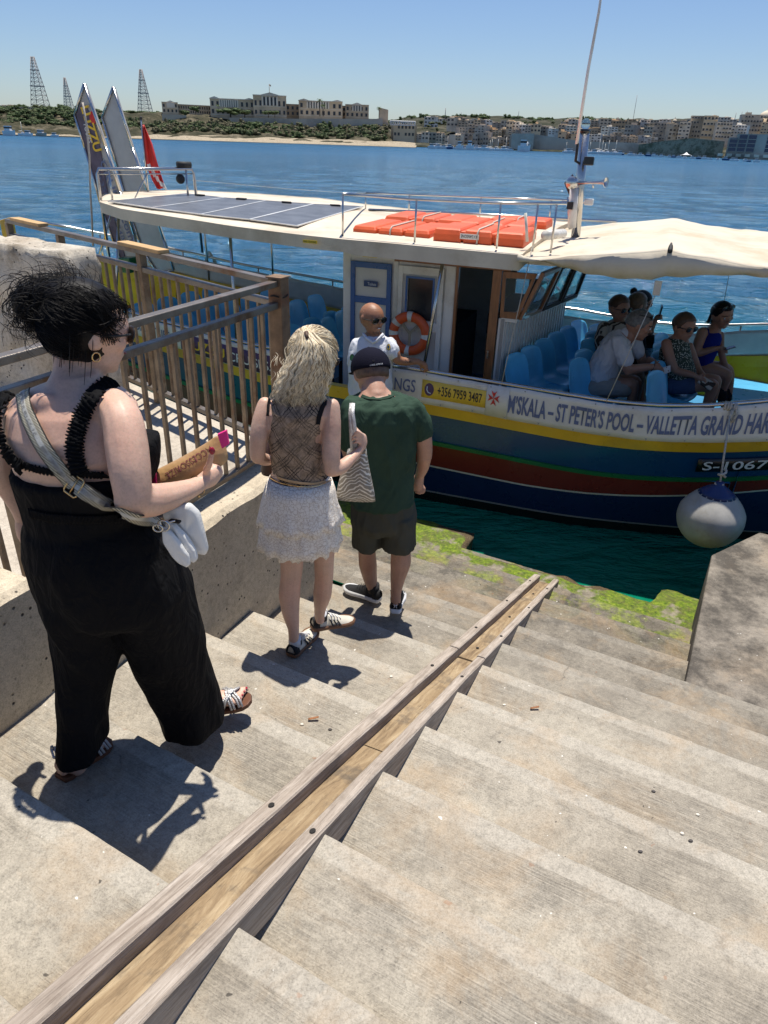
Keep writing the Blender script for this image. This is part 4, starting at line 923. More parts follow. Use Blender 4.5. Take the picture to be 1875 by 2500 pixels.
# ---- orange buoyant floats on the cabin roof
def floatbox(px0, px1, v0, v1, z0, z1, label, n=3):
    u0 = bpx(px0, 560, v0)[0]; u1 = bpx(px1, 560, v0)[0]
    t_ = thing('buoyant_float', B((u0+u1)/2, (v0+v1)/2, z0), label, 'life float', 'orange floats on the cabin roof')
    S = MB(); w_ = (u1-u0)/n
    for i in range(n):
        a_, b2 = u0+w_*i+.012, u0+w_*(i+1)-.012; prof = [(0, .03), (.02, 0), (.6, .0), (.9, .02), (1, .05)]
        R = []
        for f, ins in prof:
            z = lerp(z0, z1, f); R.append([B(a_+ins*.6, v0+ins, z), B(b2-ins*.6, v0+ins, z), B(b2-ins*.6, v1-ins, z), B(a_+ins*.6, v1-ins, z)])
        S.rings(R, sm=False)
    S.box(B((u0+u1)/2, (v0+v1)/2, (z0+z1)/2), (u1-u0-.04, v1-v0-.06, (z1-z0)*.7), (BU, BV, Z))
    S.build('shell', M_ORG, t_, bevel=.018)
    S = MB(); uc = (u0+u1)/2; S.tube([B(uc, v0-.012, z0), B(uc, v0-.006, z1-.02), B(uc, v0+.05, z1+.008), B(uc, v1-.05, z1+.008)], .009, 6); S.build('strap', M_ROPE, t_); return t_
f1_ = floatbox(858, 1052, 7.35, 8.2, -.92, -.83, 'long low orange float at the rear near side of the cabin roof')
f2_ = floatbox(1055, 1285, 7.25, 7.95, -.92, -.785, 'large near orange float with a white name plate', 3)
f3_ = floatbox(935, 1130, 8.35, 9.1, -.92, -.81, 'orange float behind the long low one')
f4_ = floatbox(1115, 1290, 8.05, 8.7, -.92, -.79, 'middle orange float behind the one with the name plate')
f5_ = floatbox(1190, 1335, 8.8, 9.3, -.92, -.80, 'small orange float farthest from the steps, close to the mast', 2)
a_, b2 = bpx(1122, 570, 7.245); S = MB(); uq, zq_ = bpx(1146, 569, 7.23); zq_ = -.845; S.box(B(uq, 7.24, zq_), (.19, .004, .05), (BU, BV, Z)); np_ = S.build('name_plate', M_WHT, f2_)
flat_text('plate_writing', 'M.V.SANSONE', lambda s, t: B(uq+.085-.17*s, 7.236, zq_+.015-.03*t), M_TXTK, np_, .01)

# ---- round fender buoy
bc = T(1735, 1262, 6.42); fb = thing('fender_buoy', bc, 'large grey-white round fender buoy with a blue cap hanging over the bow side', 'buoy')
M_BUOY = pm('buoy_vinyl', (.37, .36, .33), .45, var=.16, scale=6, bmp=.1, bs=30, dirt=(.30, .26, .2)); M_BCAP = pm('buoy_cap_blue', (.01, .03, .13), .4)
RB = 78/FPX*(bc.dot(FW))
S = MB(); S.ell(bc, (RB, RB, RB*.97), seg=32, rin=24, fn=lambda p: V((p.x*(1 if p.z < .3 else 1-.25*(p.z-.3)), p.y*(1 if p.z < .3 else 1-.25*(p.z-.3)), p.z*(1 if p.z < .3 else 1+.12*(p.z-.3))))); S.build('ball', M_BUOY, fb)
S = MB(); R = []
for f, r in ((.80, .56), (.9, .44), (1.0, .30), (1.08, .18), (1.15, .13), (1.22, .12)): R.append([bc+V((RB*r*cos(a*pi/8), RB*r*sin(a*pi/8), RB*f)) for a in range(16)])
S.rings(R); S.build('cap', M_BCAP, fb)
S = MB(); tp = bc+Z*RB*1.2; rp = B(*( (lambda q: (q[0], 6.86, q[1]))(bpx(1785, 990, 6.86)))); S.tube([tp, tp.lerp(rp, .5), rp], .009, 6); S.tube([tp+V((.04*cos(a), .03*sin(a), .02*sin(a*3)-.02)) for a in range(9)], .010, 6); S.tube([tp+V((.035*cos(a*.9), .03*sin(a), .05+.008*a)) for a in range(9)], .011, 6); S.build('hanging_rope', M_ROPE, fb)
S = MB(); 
for k in range(5): S.tube([rp+BU*(-.05+.025*k+.01*sin(k*3))+BV*.035*cos(a*.7)+Z*(.035*sin(a*.7)-.01) for a in range(10)], .011, 6)
S.tube([rp+BU*.03+Z*.03, rp+BU*.06-Z*.06-BV*.05, rp+BU*.04-Z*.14-BV*.03, rp+BU*.0-Z*.1-BV*.06, rp+BU*.02-Z*.02-BV*.05], .013, 6); S.build('rope_knot', M_ROPE, fb)
# ================================================ PEOPLE
from mathutils.bvhtree import BVHTree
def skin(name, c, red=.25):
    mt, t, b = nodes(name); P = pos(t); n = noi(t, P, 9, 5, .6); n2 = noi(t, P, 60, 3, .6)
    col = ramp(t, n, [(.3, tuple(x*.86 for x in c)), (.7, tuple(min(1, x*1.1) for x in c))])
    col = mixc(t, mth(t, 'MULTIPLY', ramp(t, noi(t, P, 5, 3), [(.45, 0), (.7, 1)]), red), col, (c[0]*.95, c[1]*.68, c[2]*.62))
    fr_ = noi(t, P, 150, 4, .7); col = mixc(t, 1.0, col, ramp(t, fr_, [(.3, .86), (.5, 1.0), (.75, 1.07)]), 'MULTIPLY'); t.links.new(col, b.inputs['Base Color']); b.inputs['Roughness'].default_value = .5
    b.inputs['Subsurface Weight'].default_value = .12; b.inputs['Subsurface Radius'].default_value = (.02, .006, .003); b.inputs['Subsurface Scale'].default_value = .5
    bump(t, b, mth(t, 'ADD', n2, mth(t, 'MULTIPLY', noi(t, P, 9, 3), 6)), .16, .004); return mt
def cloth(name, c, var=.12, wr=.5, rough=.85, c2=None, scale=14, sheen=0, weave=0):
    mt, t, b = nodes(name); P = pos(t); n = noi(t, P, 5, 4, .5); w1 = noi(t, pos(t, (1, 1, .45), (.2, .1, .3)), scale, 3, .45, 1.2); w2 = noi(t, P, 380, 2, .5)
    col = ramp(t, n, [(.3, tuple(x*(1-var) for x in c)), (.7, tuple(min(1, x*(1+var)) for x in (c2 or c)))])
    col = mixc(t, mth(t, 'MULTIPLY', w2, .25), col, tuple(x*.6 for x in c))
    t.links.new(col, b.inputs['Base Color']); b.inputs['Roughness'].default_value = rough; b.inputs['Specular IOR Level'].default_value = .12
    if sheen: b.inputs['Sheen Weight'].default_value = sheen
    bump(t, b, mth(t, 'ADD', w1, mth(t, 'MULTIPLY', w2, .03)), wr, .03); return mt
def hairm(name, c, var=.35, spec=.45):
    mt, t, b = nodes(name); P = pos(t); n = noi(t, P, 35, 4, .6)
    col = ramp(t, n, [(.3, tuple(x*(1-var) for x in c)), (.7, tuple(min(1, x*(1+var)) for x in c))]); t.links.new(col, b.inputs['Base Color'])
    b.inputs['Roughness'].default_value = .5; b.inputs['Specular IOR Level'].default_value = spec; bump(t, b, noi(t, pos(t, (1, 1, .2)), 160, 3), .4, .004); return mt
SK1 = skin('pale_skin', (.62, .40, .30), .3); SK2 = skin('tanned_skin', (.40, .20, .125)); SK3 = skin('brown_skin', (.34, .165, .095)); SK4 = skin('medium_skin', (.46, .26, .18))  # SK4 is a plain mid skin tone
M_GLS = pm('sunglass_lens', (.012, .010, .010), .12, spec=.6); M_GOLD = pm('gold_metal', (.62, .42, .2), .25, metal=1, var=.05)
M_SILV = pm('silver_leather', (.62, .61, .6), .35, metal=.5, var=.15, scale=60, bmp=.5, bs=220); M_NAIL = pm('red_nail_polish', (.28, .01, .03), .2); M_SOLE = pm('brown_sole', (.12, .045, .02), .6)
class Fig:
    def __init__(s, label, base, pf, fx=lambda x, y: (x, y), k=1.0):
        s.pf, s.fx, s.k = pf, fx, k; s.root = thing('person', base, label, 'person'); s.obs = []
    def pt(s, x, y, d): X, Y = s.fx(x, y); return s.pf(X, Y, d)
    def r(s, p, w): return w*s.k/2*p.dot(FW)/FPX
    def tube(s, S, pts, n=12, caps=True):
        P = [s.pt(a, b, d) for a, b, d, w in pts]; R = [s.r(p, q[3]) for p, q in zip(P, pts)]
        # smooth resample
        Q = []; RR = []
        for i in range(len(P)-1):
            p0, p1, p2, p3 = P[max(i-1, 0)], P[i], P[i+1], P[min(i+2, len(P)-1)]
            for j in range(5):
                t = j/5; Q.append(.5*((2*p1)+(p2-p0)*t+(2*p0-5*p1+4*p2-p3)*t*t+(3*p1-p0-3*p2+p3)*t**3)); RR.append(lerp(R[i], R[i+1], t))
        Q.append(P[-1]); RR.append(R[-1]); S.tube(Q, RR, n)
        if caps: S.ell(Q[0], RR[0]*.99, seg=n, rin=8); S.ell(Q[-1], RR[-1]*.99, seg=n, rin=8)
        return S
    def rows(s, S, rows, n=28, wav=0, wn=9, pw=1.0):
        R = []; ph = random.random()*6
        for k_, (y, xl, xr, d, db) in enumerate(rows):
            a, b = s.pt(xl, y, d), s.pt(xr, y, d); c = (a+b)/2; X = (b-a)/2; Dd = Z.cross(X).normalized()
            ring = []
            for j in range(n):
                an = 2*pi*j/n; f = 1+wav*(k_/len(rows))*sin(wn*an+ph+.3*k_)
                ca, sa = cos(an), sin(an); ca = math.copysign(abs(ca)**pw, ca); sa = math.copysign(abs(sa)**pw, sa)
                ring.append(c+X*ca*f+Dd*db*sa*f)
            R.append(ring)
        S.rings(R); return S
    def build(s, S, name, mat, vox=0, it=4, hitme=True, parent=None, **k):
        o = S.build(name, mat, parent or s.root, remesh=vox, rough=it, **k)
        if vox or k: bake(o)
        if hitme: s.obs.append(o)
        return o
    def surf(s, x, y, out=.004, obs=None):
        X, Y = s.fx(x, y); d = ray(X, Y).normalized(); best = None
        for o in (obs or s.obs):
            key = '_b'+o.name
            if key not in BV_: BV_[key] = BVHTree.FromPolygons([v.co+ORI[o.parent.name] for v in o.data.vertices], [p.vertices[:] for p in o.data.polygons])
            h = BV_[key].ray_cast(V((0, 0, 0)), d)
            if h[0] is not None and (best is None or h[3] < best[3]): best = h
        if best is None: return None
        nn = best[1] if best[1].dot(d) < 0 else -best[1]
        return best[0]+nn*out, nn
    def ribbon(s, name, pts, w, mat, out=.004, th=.002, obs=None, ruffle=0, steps=60, parent=None, maxd=None):
        """a strap lying on the surface along picture points; w is its width in metres"""
        L = [0]
        for a, b in zip(pts, pts[1:]): L.append(L[-1]+hypot(b[0]-a[0], b[1]-a[1]))
        C = []
        for i in range(steps+1):
            d = L[-1]*i/steps; x = interp(list(zip(L, [p[0] for p in pts])), d); y = interp(list(zip(L, [p[1] for p in pts])), d)
            h = s.surf(x, y, out, obs)
            if h: C.append(h)
        if len(C) < 3: return None
        P = [c[0] for c in C]; P = [sum(P[max(0, i-3):i+4], V())/len(P[max(0, i-3):i+4]) for i in range(len(P))]
        NR = [c[1] for c in C]; NR = [sum(NR[max(0, i-5):i+6], V()).normalized() for i in range(len(NR))]
        rows = []
        for i, p in enumerate(P):
            t = (P[min(i+1, len(P)-1)]-P[max(i-1, 0)]).normalized(); sd = t.cross(NR[i]).normalized(); r = []
            for j in range(7):
                f = (j/6-.5); q = p+sd*w*f+NR[i]*(.002)
                if ruffle: q += NR[i]*ruffle*(.6+.5*sin(i*1.9+f*5)+.4*noise.noise(V((i*.5, f*4, 1))))*(1-(2*f)**2*.3)+sd*ruffle*.5*sin(i*2.3)*(2*f)
                r.append(q)
            rows.append(r)
        S = MB(); S.grid(rows); o = S.build(name, mat, parent or s.root, solid=th); s.lastrib = (P, NR, w, rows); return o
BV_ = {}
def folds(o, amp, fx, fz, seed=0, sk=.6):
    me = o.data; nr = [v.normal.copy() for v in me.vertices]
    for v, n_ in zip(me.vertices, nr):
        p = v.co; q = V(((p.x+p.z*sk)*fx, p.y*fx, p.z*fz+seed)); a = noise.noise(q); b = noise.noise(V(((p.x-p.z*sk)*fx*1.7, p.y*fx*1.7, p.z*fz*1.3+seed+9)))
        v.co = p+n_*amp*max(0, (1-abs(a)*3.2)*.65+(1-abs(b)*3)*.45)
    me.update()
def head(S, c, r, fwd, up=Z, jaw=1.0):
    f = V(fwd).normalized(); u = (V(up)-f*V(up).dot(f)).normalized(); rt = f.cross(u)
    ax = (rt, f, u)
    S.ell(c+u*.12*r, (r*.80, r*.98, r*.92), ax, 20, 14)
    S.ell(c-u*.42*r+f*.28*r, (r*.60*jaw, r*.58, r*.62), ax, 16, 12)
    S.ell(c-u*.80*r+f*.58*r, (r*.26, r*.22, r*.2), ax, 10, 8)
    S.ell(c-u*.12*r+f*.92*r, (r*.12, r*.20, r*.13), ax, 10, 8); S.ell(c+u*.06*r+f*.86*r, (r*.085, r*.13, r*.24), ax, 10, 8)
    S.ell(c+u*.24*r+f*.74*r, (r*.52, r*.18, r*.12), ax, 12, 8)
    S.ell(c-u*.46*r+f*.80*r, (r*.24, r*.12, r*.085), ax, 10, 8)
    for sg in (-1, 1):
        S.ell(c+rt*sg*.80*r-f*.02*r-u*.02*r, (r*.09, r*.20, r*.30), (rt, (f-u*.2).normalized(), (u+f*.2).normalized()), 10, 8)
        S.ell(c+rt*sg*.42*r+f*.62*r-u*.12*r, (r*.24, r*.2, r*.24), ax, 10, 8)
    return ax
def face_bits(F, c, r, ax, glasses='none', mouth=True, beard=None):
    rt, f, u = ax
    if glasses != 'on':
        for sg in (-1, 1):
            S = MB(); S.ell(c+rt*sg*.33*r+f*.82*r+u*.08*r, r*.095, seg=10, rin=8); F.build(S, 'eye', M_TXTW, hitme=False)
            S = MB(); S.ell(c+rt*sg*.33*r+f*.885*r+u*.08*r, (r*.05, r*.04, r*.05), ax, 8, 6); F.build(S, 'iris', M_DARK, hitme=False)
            S = MB(); S.tube([c+rt*sg*(.18+.12*i)*r+f*(.93-.03*i*i)*r+u*(.27+.03*(i == 1))*r for i in range(4)], r*.03, 6); F.build(S, 'eyebrow', M_HDK, hitme=False)
    if glasses in ('on', 'top'):
        o = c if glasses == 'on' else c+u*.72*r-f*.30*r
        S = MB(); zz = .08 if glasses == 'on' else .12
        for sg in (-1, 1): S.ell(o+rt*sg*.34*r+f*.93*r+u*zz*r, (r*.30, r*.05, r*.23), (rt, (f-u*.1).normalized(), (u+f*.1).normalized()), 14, 10)
        g_ = F.build(S, 'sunglasses', M_GLS, hitme=False); S = MB()
        for sg in (-1, 1): S.tube([o+rt*sg*.62*r+f*.84*r+u*.14*r, o+rt*sg*.80*r+f*.5*r+u*.12*r, o+rt*sg*.84*r+f*.0*r+u*.08*r], r*.03, 6)
        S.tube([o-rt*.1*r+f*.98*r+u*.17*r, o+rt*.1*r+f*.98*r+u*.17*r], r*.025, 6); F.build(S, 'temple', M_GLS if glasses == 'top' else M_BRN, hitme=False, parent=g_)
    if mouth:
        S = MB(); S.ell(c-u*.44*r+f*.90*r, (r*.19, r*.05, r*.028), ax, 10, 6); F.build(S, 'lips', M_LIP, hitme=False)
M_LIP = pm('lips', (.30, .09, .07), .4); M_HDK = hairm('dark_hair', (.005, .004, .004), spec=.2); M_HBR = hairm('brown_hair', (.09, .05, .03)); M_HGR = hairm('grey_hair', (.16, .15, .14)); M_HBL = hairm('blonde_hair', (.74, .62, .42), .35); M_HBLD = hairm('blonde_gap_shade', (.40, .30, .16)); M_HLB = hairm('light_brown_hair', (.15, .09, .05)); M_STUB = hairm('cropped_hair', (.11, .065, .045))
def cap_hair(c, r, ax, mat, F, back=.12, top=1.05, cut=-.15, front=.55, name='hair', vox=.008, bumpy=.03):
    """close hair on the skull: above the ears and the brow"""
    rt, f, u = ax; S = MB()
    def fn(p):
        k = 1+bumpy*noise.noise(p*6)
        lim = cut if p.y < .35 else lerp(cut, front, min(1, (p.y-.35)/.35))
        if p.z < lim: k *= max(.55, 1-(lim-p.z)*1.4)
        return V((p.x*k, p.y*k, p.z*k))
    S.ell(c+u*.14*r-f*.03*r, (r*.86, r*1.04, r*1.0*top), ax, 28, 20, fn=fn); return F.build(S, name, mat, 0)

# ------------------------------------------------ woman in black
WX = lambda x, y: (.6103*x, 600+.6103*y)
JY = lambda x, y, d: atY(x, y, d)
foot_l = on_step(160, 1895); foot_r = onz(540, 1725, -2.03)
F = Fig('dark-haired woman in a black ruffled jumpsuit stepping down at the left', foot_l, JY, WX, .6103)
S = MB()
F.rows(S, [(500, 215, 400, 1.83, .065), (545, 190, 415, 1.82, .08), (590, 75, 500, 1.81, .10), (640, 20, 545, 1.80, .12), (720, 25, 560, 1.79, .14), (800, 50, 590, 1.79, .155), (880, 75, 590, 1.80, .15), (960, 100, 560, 1.80, .14), (1060, 125, 560, 1.80, .15), (1150, 125, 610, 1.80, .17), (1280, 150, 690, 1.81, .19), (1380, 220, 720, 1.82, .16)])
F.tube(S, [(300, 420, 1.86, 170), (300, 500, 1.84, 165), (300, 560, 1.82, 190)])
F.tube(S, [(455, 640, 1.76, 142), (490, 700, 1.70, 162), (507, 800, 1.66, 172), (520, 900, 1.63, 166), (535, 1010, 1.61, 146)])
F.tube(S, [(530, 1015, 1.61, 148), (600, 1018, 1.66, 140), (680, 1000, 1.74, 112), (760, 972, 1.81, 80), (808, 948, 1.85, 62)])
F.tube(S, [(15, 650, 1.84, 110), (-5, 760, 1.86, 135), (5, 880, 1.87, 128), (40, 960, 1.89, 108), (78, 1040, 1.90, 80), (92, 1090, 1.91, 62)])
# left hand
F.tube(S, [(92, 1092, 1.91, 60), (98, 1125, 1.91, 72), (104, 1155, 1.91, 70)])
for (a, b_, c_3) in (((80, 1150), (88, 1185), (92, 1205)), ((96, 1155), (106, 1195), (110, 1212)), ((112, 1155), (124, 1198), (126, 1220)), ((126, 1150), (136, 1185), (136, 1208))): F.tube(S, [(a[0], a[1], 1.905, 20), (b_[0], b_[1], 1.90, 19), (c_3[0], c_3[1], 1.895, 15)], 8)
F.tube(S, [(122, 1105, 1.89, 24), (140, 1130, 1.88, 22), (142, 1160, 1.875, 18)], 8)
# right hand closed round the paper bag
F.tube(S, [(800, 950, 1.85, 62), (835, 930, 1.87, 78), (858, 905, 1.885, 72)])
F.tube(S, [(825, 900, 1.85, 34), (838, 870, 1.835, 29), (846, 835, 1.83, 25), (848, 815, 1.832, 20)], 8)
for (x, y, dd) in ((870, 878, 0), (874, 900, .004), (870, 924, .008), (858, 946, .012)): F.tube(S, [(x-20, y+5, 1.885+dd, 30), (x, y, 1.905+dd, 27), (x-2, y-10, 1.93+dd, 24), (x-25, y-16, 1.945+dd, 20)], 8)
for (x, y, q_) in ((190, 690, .055), (385, 700, .05)): S.ell(F.pt(x, y, 1.725), (q_, .028, .07), seg=12, rin=8)
# legs under the trousers
F.tube(S, [(330, 1400, 1.80, 260), (330, 1650, 1.79, 150), (330, 1850, 1.75, 120), (325, 2030, 1.71, 76), (310, 2085, 1.70, 72)])
F.tube(S, [(560, 1400, 1.83, 260), (690, 1600, 1.93, 170), (790, 1800, 2.00, 100), (835, 1835, 2.03, 76), (850, 1855, 2.04, 74)])
# feet
def foot(S, F, heel, toe, up_=.075, w=.046, ankle=None, toes=True):
    d = (toe-heel); L = d.length; d.normalize(); sdv = d.cross(Z).normalized(); upv = sdv.cross(d)
    prof = [(0, .026, .028, .025), (.10, .031, .036, .034), (.25, .030, .042, .046), (.45, .032, .034, .038), (.62, .040, .026, .028), (.78, .042, .019, .020), (.86, .036, .014, .015)]
    R = []
    for t, hw_, hh, zc in prof:
        c = heel+d*L*t+upv*zc*.95; R.append([c+sdv*hw_*cos(a*pi/8)+upv*hh*sin(a*pi/8) for a in range(16)])
    S.rings(R)
    if toes:
        for i in range(5):
            y = (-.032+.016*i); l = .98-.035*abs(i-(0 if True else 4)) ; rr_ = .0115 if i == 0 else .0085
            a = heel+d*L*.80+sdv*y+upv*.017; b_ = heel+d*L*(1.0-.045*i)+sdv*(y*1.05)+upv*.011
            S.tube([a, a.lerp(b_, .6)+upv*.006, b_], [rr_, rr_*1.05, rr_*.85], 8); S.ell(b_, rr_*.85, seg=8, rin=6)
    if ankle is not None: S.tube([heel+d*L*.17+upv*.05, ankle], [.034, .036], 12)
    return d, sdv, upv, L
hl = onz(147, 1893, foot_l.z+.022); tl = onz(258, 1803, foot_l.z+.022); fdl = foot(S, F, hl, tl, ankle=F.pt(312, 2070, 1.70))
hr = atY(492, 1748, 2.03); hr = onz(490, 1738, -2.035); tr_ = onz(605, 1702, -1.985); fdr = foot(S, F, hr, tr_, ankle=F.pt(842, 1850, 2.04))
HC = F.pt(352, 345, 1.86); HR = .106; hax = head(S, HC, HR, V((.80, .58, -.20)))
F.build(S, 'body', SK1, .0055, 5)
face_bits(F, HC, HR, hax, 'on')
M_JUMP = cloth('black_crinkle_cloth', (.006, .006, .007), wr=.5, scale=26)
S = MB()
F.rows(S, [(872, 62, 612, 1.797, .168), (930, 82, 608, 1.798, .165), (1000, 104, 575, 1.80, .158), (1050, 120, 565, 1.80, .162), (1078, 122, 562, 1.80, .160), (1100, 112, 590, 1.80, .172), (1200, 122, 660, 1.80, .195), (1300, 145, 715, 1.81, .205), (1380, 180, 745, 1.82, .20), (1440, 215, 745, 1.825, .15)])
F.rows(S, [(1250, 160, 480, 1.80, .16), (1380, 182, 515, 1.80, .18), (1500, 222, 505, 1.795, .155), (1600, 232, 492, 1.79, .14), (1700, 238, 462, 1.77, .125), (1800, 244, 430, 1.75, .115), (1900, 247, 412, 1.73, .11), (1990, 247, 412, 1.715, .11), (2012, 249, 408, 1.71, .108)], wav=.05, wn=5)
F.rows(S, [(1250, 400, 690, 1.82, .15), (1380, 462, 750, 1.84, .17), (1500, 482, 786, 1.87, .155), (1600, 518, 806, 1.90, .145), (1700, 568, 836, 1.94, .135), (1780, 608, 860, 1.97, .125), (1840, 640, 880, 1.99, .13), (1880, 658, 890, 2.0, .135), (1892, 664, 892, 2.003, .135)], wav=.06, wn=5)
F.rows(S, [(760, 520, 628, 1.83, .05), (830, 470, 630, 1.83, .09), (900, 440, 622, 1.82, .12)])
folds(F.build(S, 'jumpsuit', M_JUMP, .008, 8), .010, 7, 2.2, 3, .25)
S = MB()
for q in range(3): pass
F.ribbon('ruffled_strap', [(452, 556), (405, 575), (368, 620), (335, 680), (312, 740), (300, 800), (305, 870), (330, 905)], .040, M_JUMP, .006, .004, ruffle=.011, steps=90)
F.ribbon('ruffled_strap', [(112, 530), (62, 560), (30, 620), (15, 690), (22, 760), (45, 820), (85, 870), (110, 880)], .035, M_JUMP, .006, .004, ruffle=.015, steps=90)
F.ribbon('ruffled_neckline', [(80, 868), (140, 888), (220, 903), (300, 905), (380, 912), (440, 915)], .020, M_JUMP, .002, .003, ruffle=.006, steps=70)
F.ribbon('waist_seam', [(118, 1065), (200, 1085), (320, 1092), (450, 1088), (520, 1080)], .028, M_JUMP, .001, .003, ruffle=.005, steps=90)
# sandals
def sandal(fd, heel, F):
    d, sd, u_, L = fd
    out = [(-.02, .026), (.10, .036), (.3, .034), (.5, .037), (.7, .047), (.85, .048), (.98, .038), (1.06, .018)]
    P = [heel+d*L*t+sd*w_*sg for sg, rng in ((1, out), (-1, out[::-1])) for t, w_ in rng]; P = [p-u_*.002 for p in P]
    S = MB(); S.prism(P, -u_*.018); sl_ = F.build(S, 'sandal', M_SOLE, 0, bevel=.003, hitme=False)
    S = MB(); pt_ = lambda t, s_, h: heel+d*L*t+sd*s_+u_*h
    def band(pts, r=.0065):
        for o in (-.006, .006): S.tube([pt_(t+o/L*.0, s_, h)+d*o for t, s_, h in pts], r*.75, 6)
    band([(.86, -.050, .005), (.84, -.03, .036), (.74, .0, .052), (.60, .035, .05), (.45, .046, .005)])
    band([(.86, .050, .005), (.84, .03, .034), (.74, .0, .052), (.60, -.035, .05), (.42, -.044, .005)])
    band([(.70, -.052, .005), (.68, -.03, .044), (.66, 0, .058), (.68, .03, .044), (.70, .052, .005)])
    band([(.42, -.044, .01), (.28, -.043, .055), (.10, -.036, .085), (.0, 0, .088), (.10, .036, .085), (.28, .043, .055), (.42, .046, .01)])
    S.ell(pt_(.72, 0, .055), (.016, .016, .006), (d, sd, u_), 12, 6); S.tube([pt_(.10+.02*cos(a), -.041, .084+.012*sin(a)) for a in range(7)], .003, 6)
    F.build(S, 'strap', M_SILV, 0, hitme=False, parent=sl_)
    S = MB()
    for i in range(5): S.ell(pt_(1.0-.045*i+.004, -.033+.0165*i, .019), (.006 if i == 0 else .0045, .008 if i == 0 else .0055, .003), (d, sd, u_), 8, 6)
    F.build(S, 'painted_toenails', M_NAIL, 0, hitme=False)
sandal(fdl, hl, F); sandal(fdr, hr, F)
S = MB(); S.ell(F.pt(848, 820, 1.815), (.009, .007, .012), seg=8, rin=6); F.build(S, 'painted_nail', M_NAIL, hitme=False)
S = MB(); e = HC+hax[0]*.86*HR-hax[2]*.42*HR-hax[1]*.02*HR; S.tube([e+hax[1]*.010*cos(a*.45)+hax[2]*.012*sin(a*.45) for a in range(14)], .0022, 6, closed=True); F.build(S, 'hoop_earring', M_GOLD, hitme=False)
S = MB(); w0 = F.pt(790, 958, 1.845); ar = (F.pt(808, 948, 1.85)-F.pt(760, 972, 1.81)).normalized(); a1_ = ar.cross(Z).normalized(); a2_ = a1_.cross(ar); S.tube([w0+a1_*.029*cos(a*.4)+a2_*.029*sin(a*.4) for a in range(16)], .0013, 5, closed=True); S.ell(w0-a2_*.034, .006, seg=6, rin=5); F.build(S, 'bracelet', M_GOLD, hitme=False)
# hair: skull cap, a loose knot and many flying strands
rt_, f_, u_h = hax
S = MB(); S.ell(HC+u_h*.16*HR-f_*.10*HR, (HR*.87, HR*.99, HR*.94), hax, 24, 16, fn=lambda p: p*(1+.06*noise.noise(p*5)) if p.y < .45 or p.z > .45 else p*.8)
S.ell(HC-u_h*.15*HR-f_*.38*HR, (HR*.68, HR*.55, HR*.60), hax, 16, 12)
kn = F.pt(205, 232, 1.87); S.ell(kn, (HR*.95, HR*.62, HR*.58), seg=18, rin=12, fn=lambda p: p*(1+.16*noise.noise(p*3.5)))
S.ell(F.pt(300, 225, 1.87), (HR*.95, HR*.8, HR*.6), seg=14, rin=10)
hb = F.build(S, 'hair', M_HDK, .006, 3, hitme=False)
rnd = random.Random(3)
S = MB()
def strand(P, r=.0016, n=5, S=None):
    Q = []
    for i in range(len(P)-1):
        p0, p1, p2, p3 = P[max(i-1, 0)], P[i], P[i+1], P[min(i+2, len(P)-1)]
        for j in range(5):
            t = j/5; Q.append(.5*((2*p1)+(p2-p0)*t+(2*p0-5*p1+4*p2-p3)*t*t+(3*p1-p0-3*p2+p3)*t**3))
    Q.append(P[-1]); S.tube(Q, [r*(1-.75*(i/len(Q))**3) for i in range(len(Q))], n, cap=False)
for i in range(620):   # combed back over the skull towards the knot
    a = rnd.uniform(-1.5, 1.5); st = HC+u_h*.2*HR+(f_*cos(a)*rnd.uniform(.65, .9)+rt_*sin(a)*.88+u_h*rnd.uniform(-.35, .35))*HR*1.02
    md = HC+u_h*HR*rnd.uniform(.98, 1.06)*1.0+(rt_*sin(a)*.45-f_*rnd.uniform(0, .3))*HR
    en = kn+V((rnd.uniform(-.05, .09), rnd.uniform(-.07, .05), rnd.uniform(-.045, .045)))
    if rnd.random() < .5: md = HC+(u_h*rnd.uniform(.1, .9)+rt_*(.95 if sin(a) > 0 else -.95)*rnd.uniform(.6, 1.0)-f_*.15)*HR*.99
    ca = rnd.uniform(0, 6.3); cr = rnd.uniform(.02, .045); strand([st, md, en]+[en+V((cr*(cos(ca+q)-cos(ca)), cr*.5*(sin(ca+q)-sin(ca)), cr*(sin(ca+q)-sin(ca)))) for q in (.9, 1.9, 2.9)], rnd.uniform(.0006, .0013), 3, S)
for i in range(620):   # curls and loops of the knot
    c0 = kn+V((max(-.05, min(.07, rnd.gauss(.01, .04))), rnd.gauss(-.02, .03), max(-.05, min(.045, rnd.gauss(0, .028))))); an = rnd.uniform(0, 6.28); rr_ = rnd.uniform(.02, .045)
    tl_ = [c0+V((rr_*cos(an+k*.7)*1.2, rr_*.6*sin(an+k*.7+1), rr_*.75*sin(an+k*.7))) for k in range(rnd.randint(3, 6))]
    strand(tl_, rnd.uniform(.0007, .0014), 3, S)
for i in range(12):    # loose ends sticking out
    c0 = kn+V((rnd.uniform(-.07, .10), rnd.uniform(-.04, .04), rnd.uniform(-.03, .045))); dr = V((rnd.uniform(-1, .6), rnd.uniform(-.5, .5), rnd.uniform(-.9, .9))).normalized()
    strand([c0, c0+dr*.04, c0+dr*.07+V((rnd.uniform(-.02, .02), 0, -.02)), c0+dr*.085+V((rnd.uniform(-.03, .03), 0, -.045))], .0011, 4, S)
for i in range(30):    # nape and temple wisps
    c0 = HC+(-u_h*rnd.uniform(.1, .75)-f_*rnd.uniform(.1, .8)+rt_*rnd.uniform(-.2, .95))*HR*.95
    strand([c0+u_h*.05, c0+rt_*.008-u_h*.0, c0-u_h*rnd.uniform(.02, .06)+rt_*rnd.uniform(-.01, .015)], .0011, 4, S)
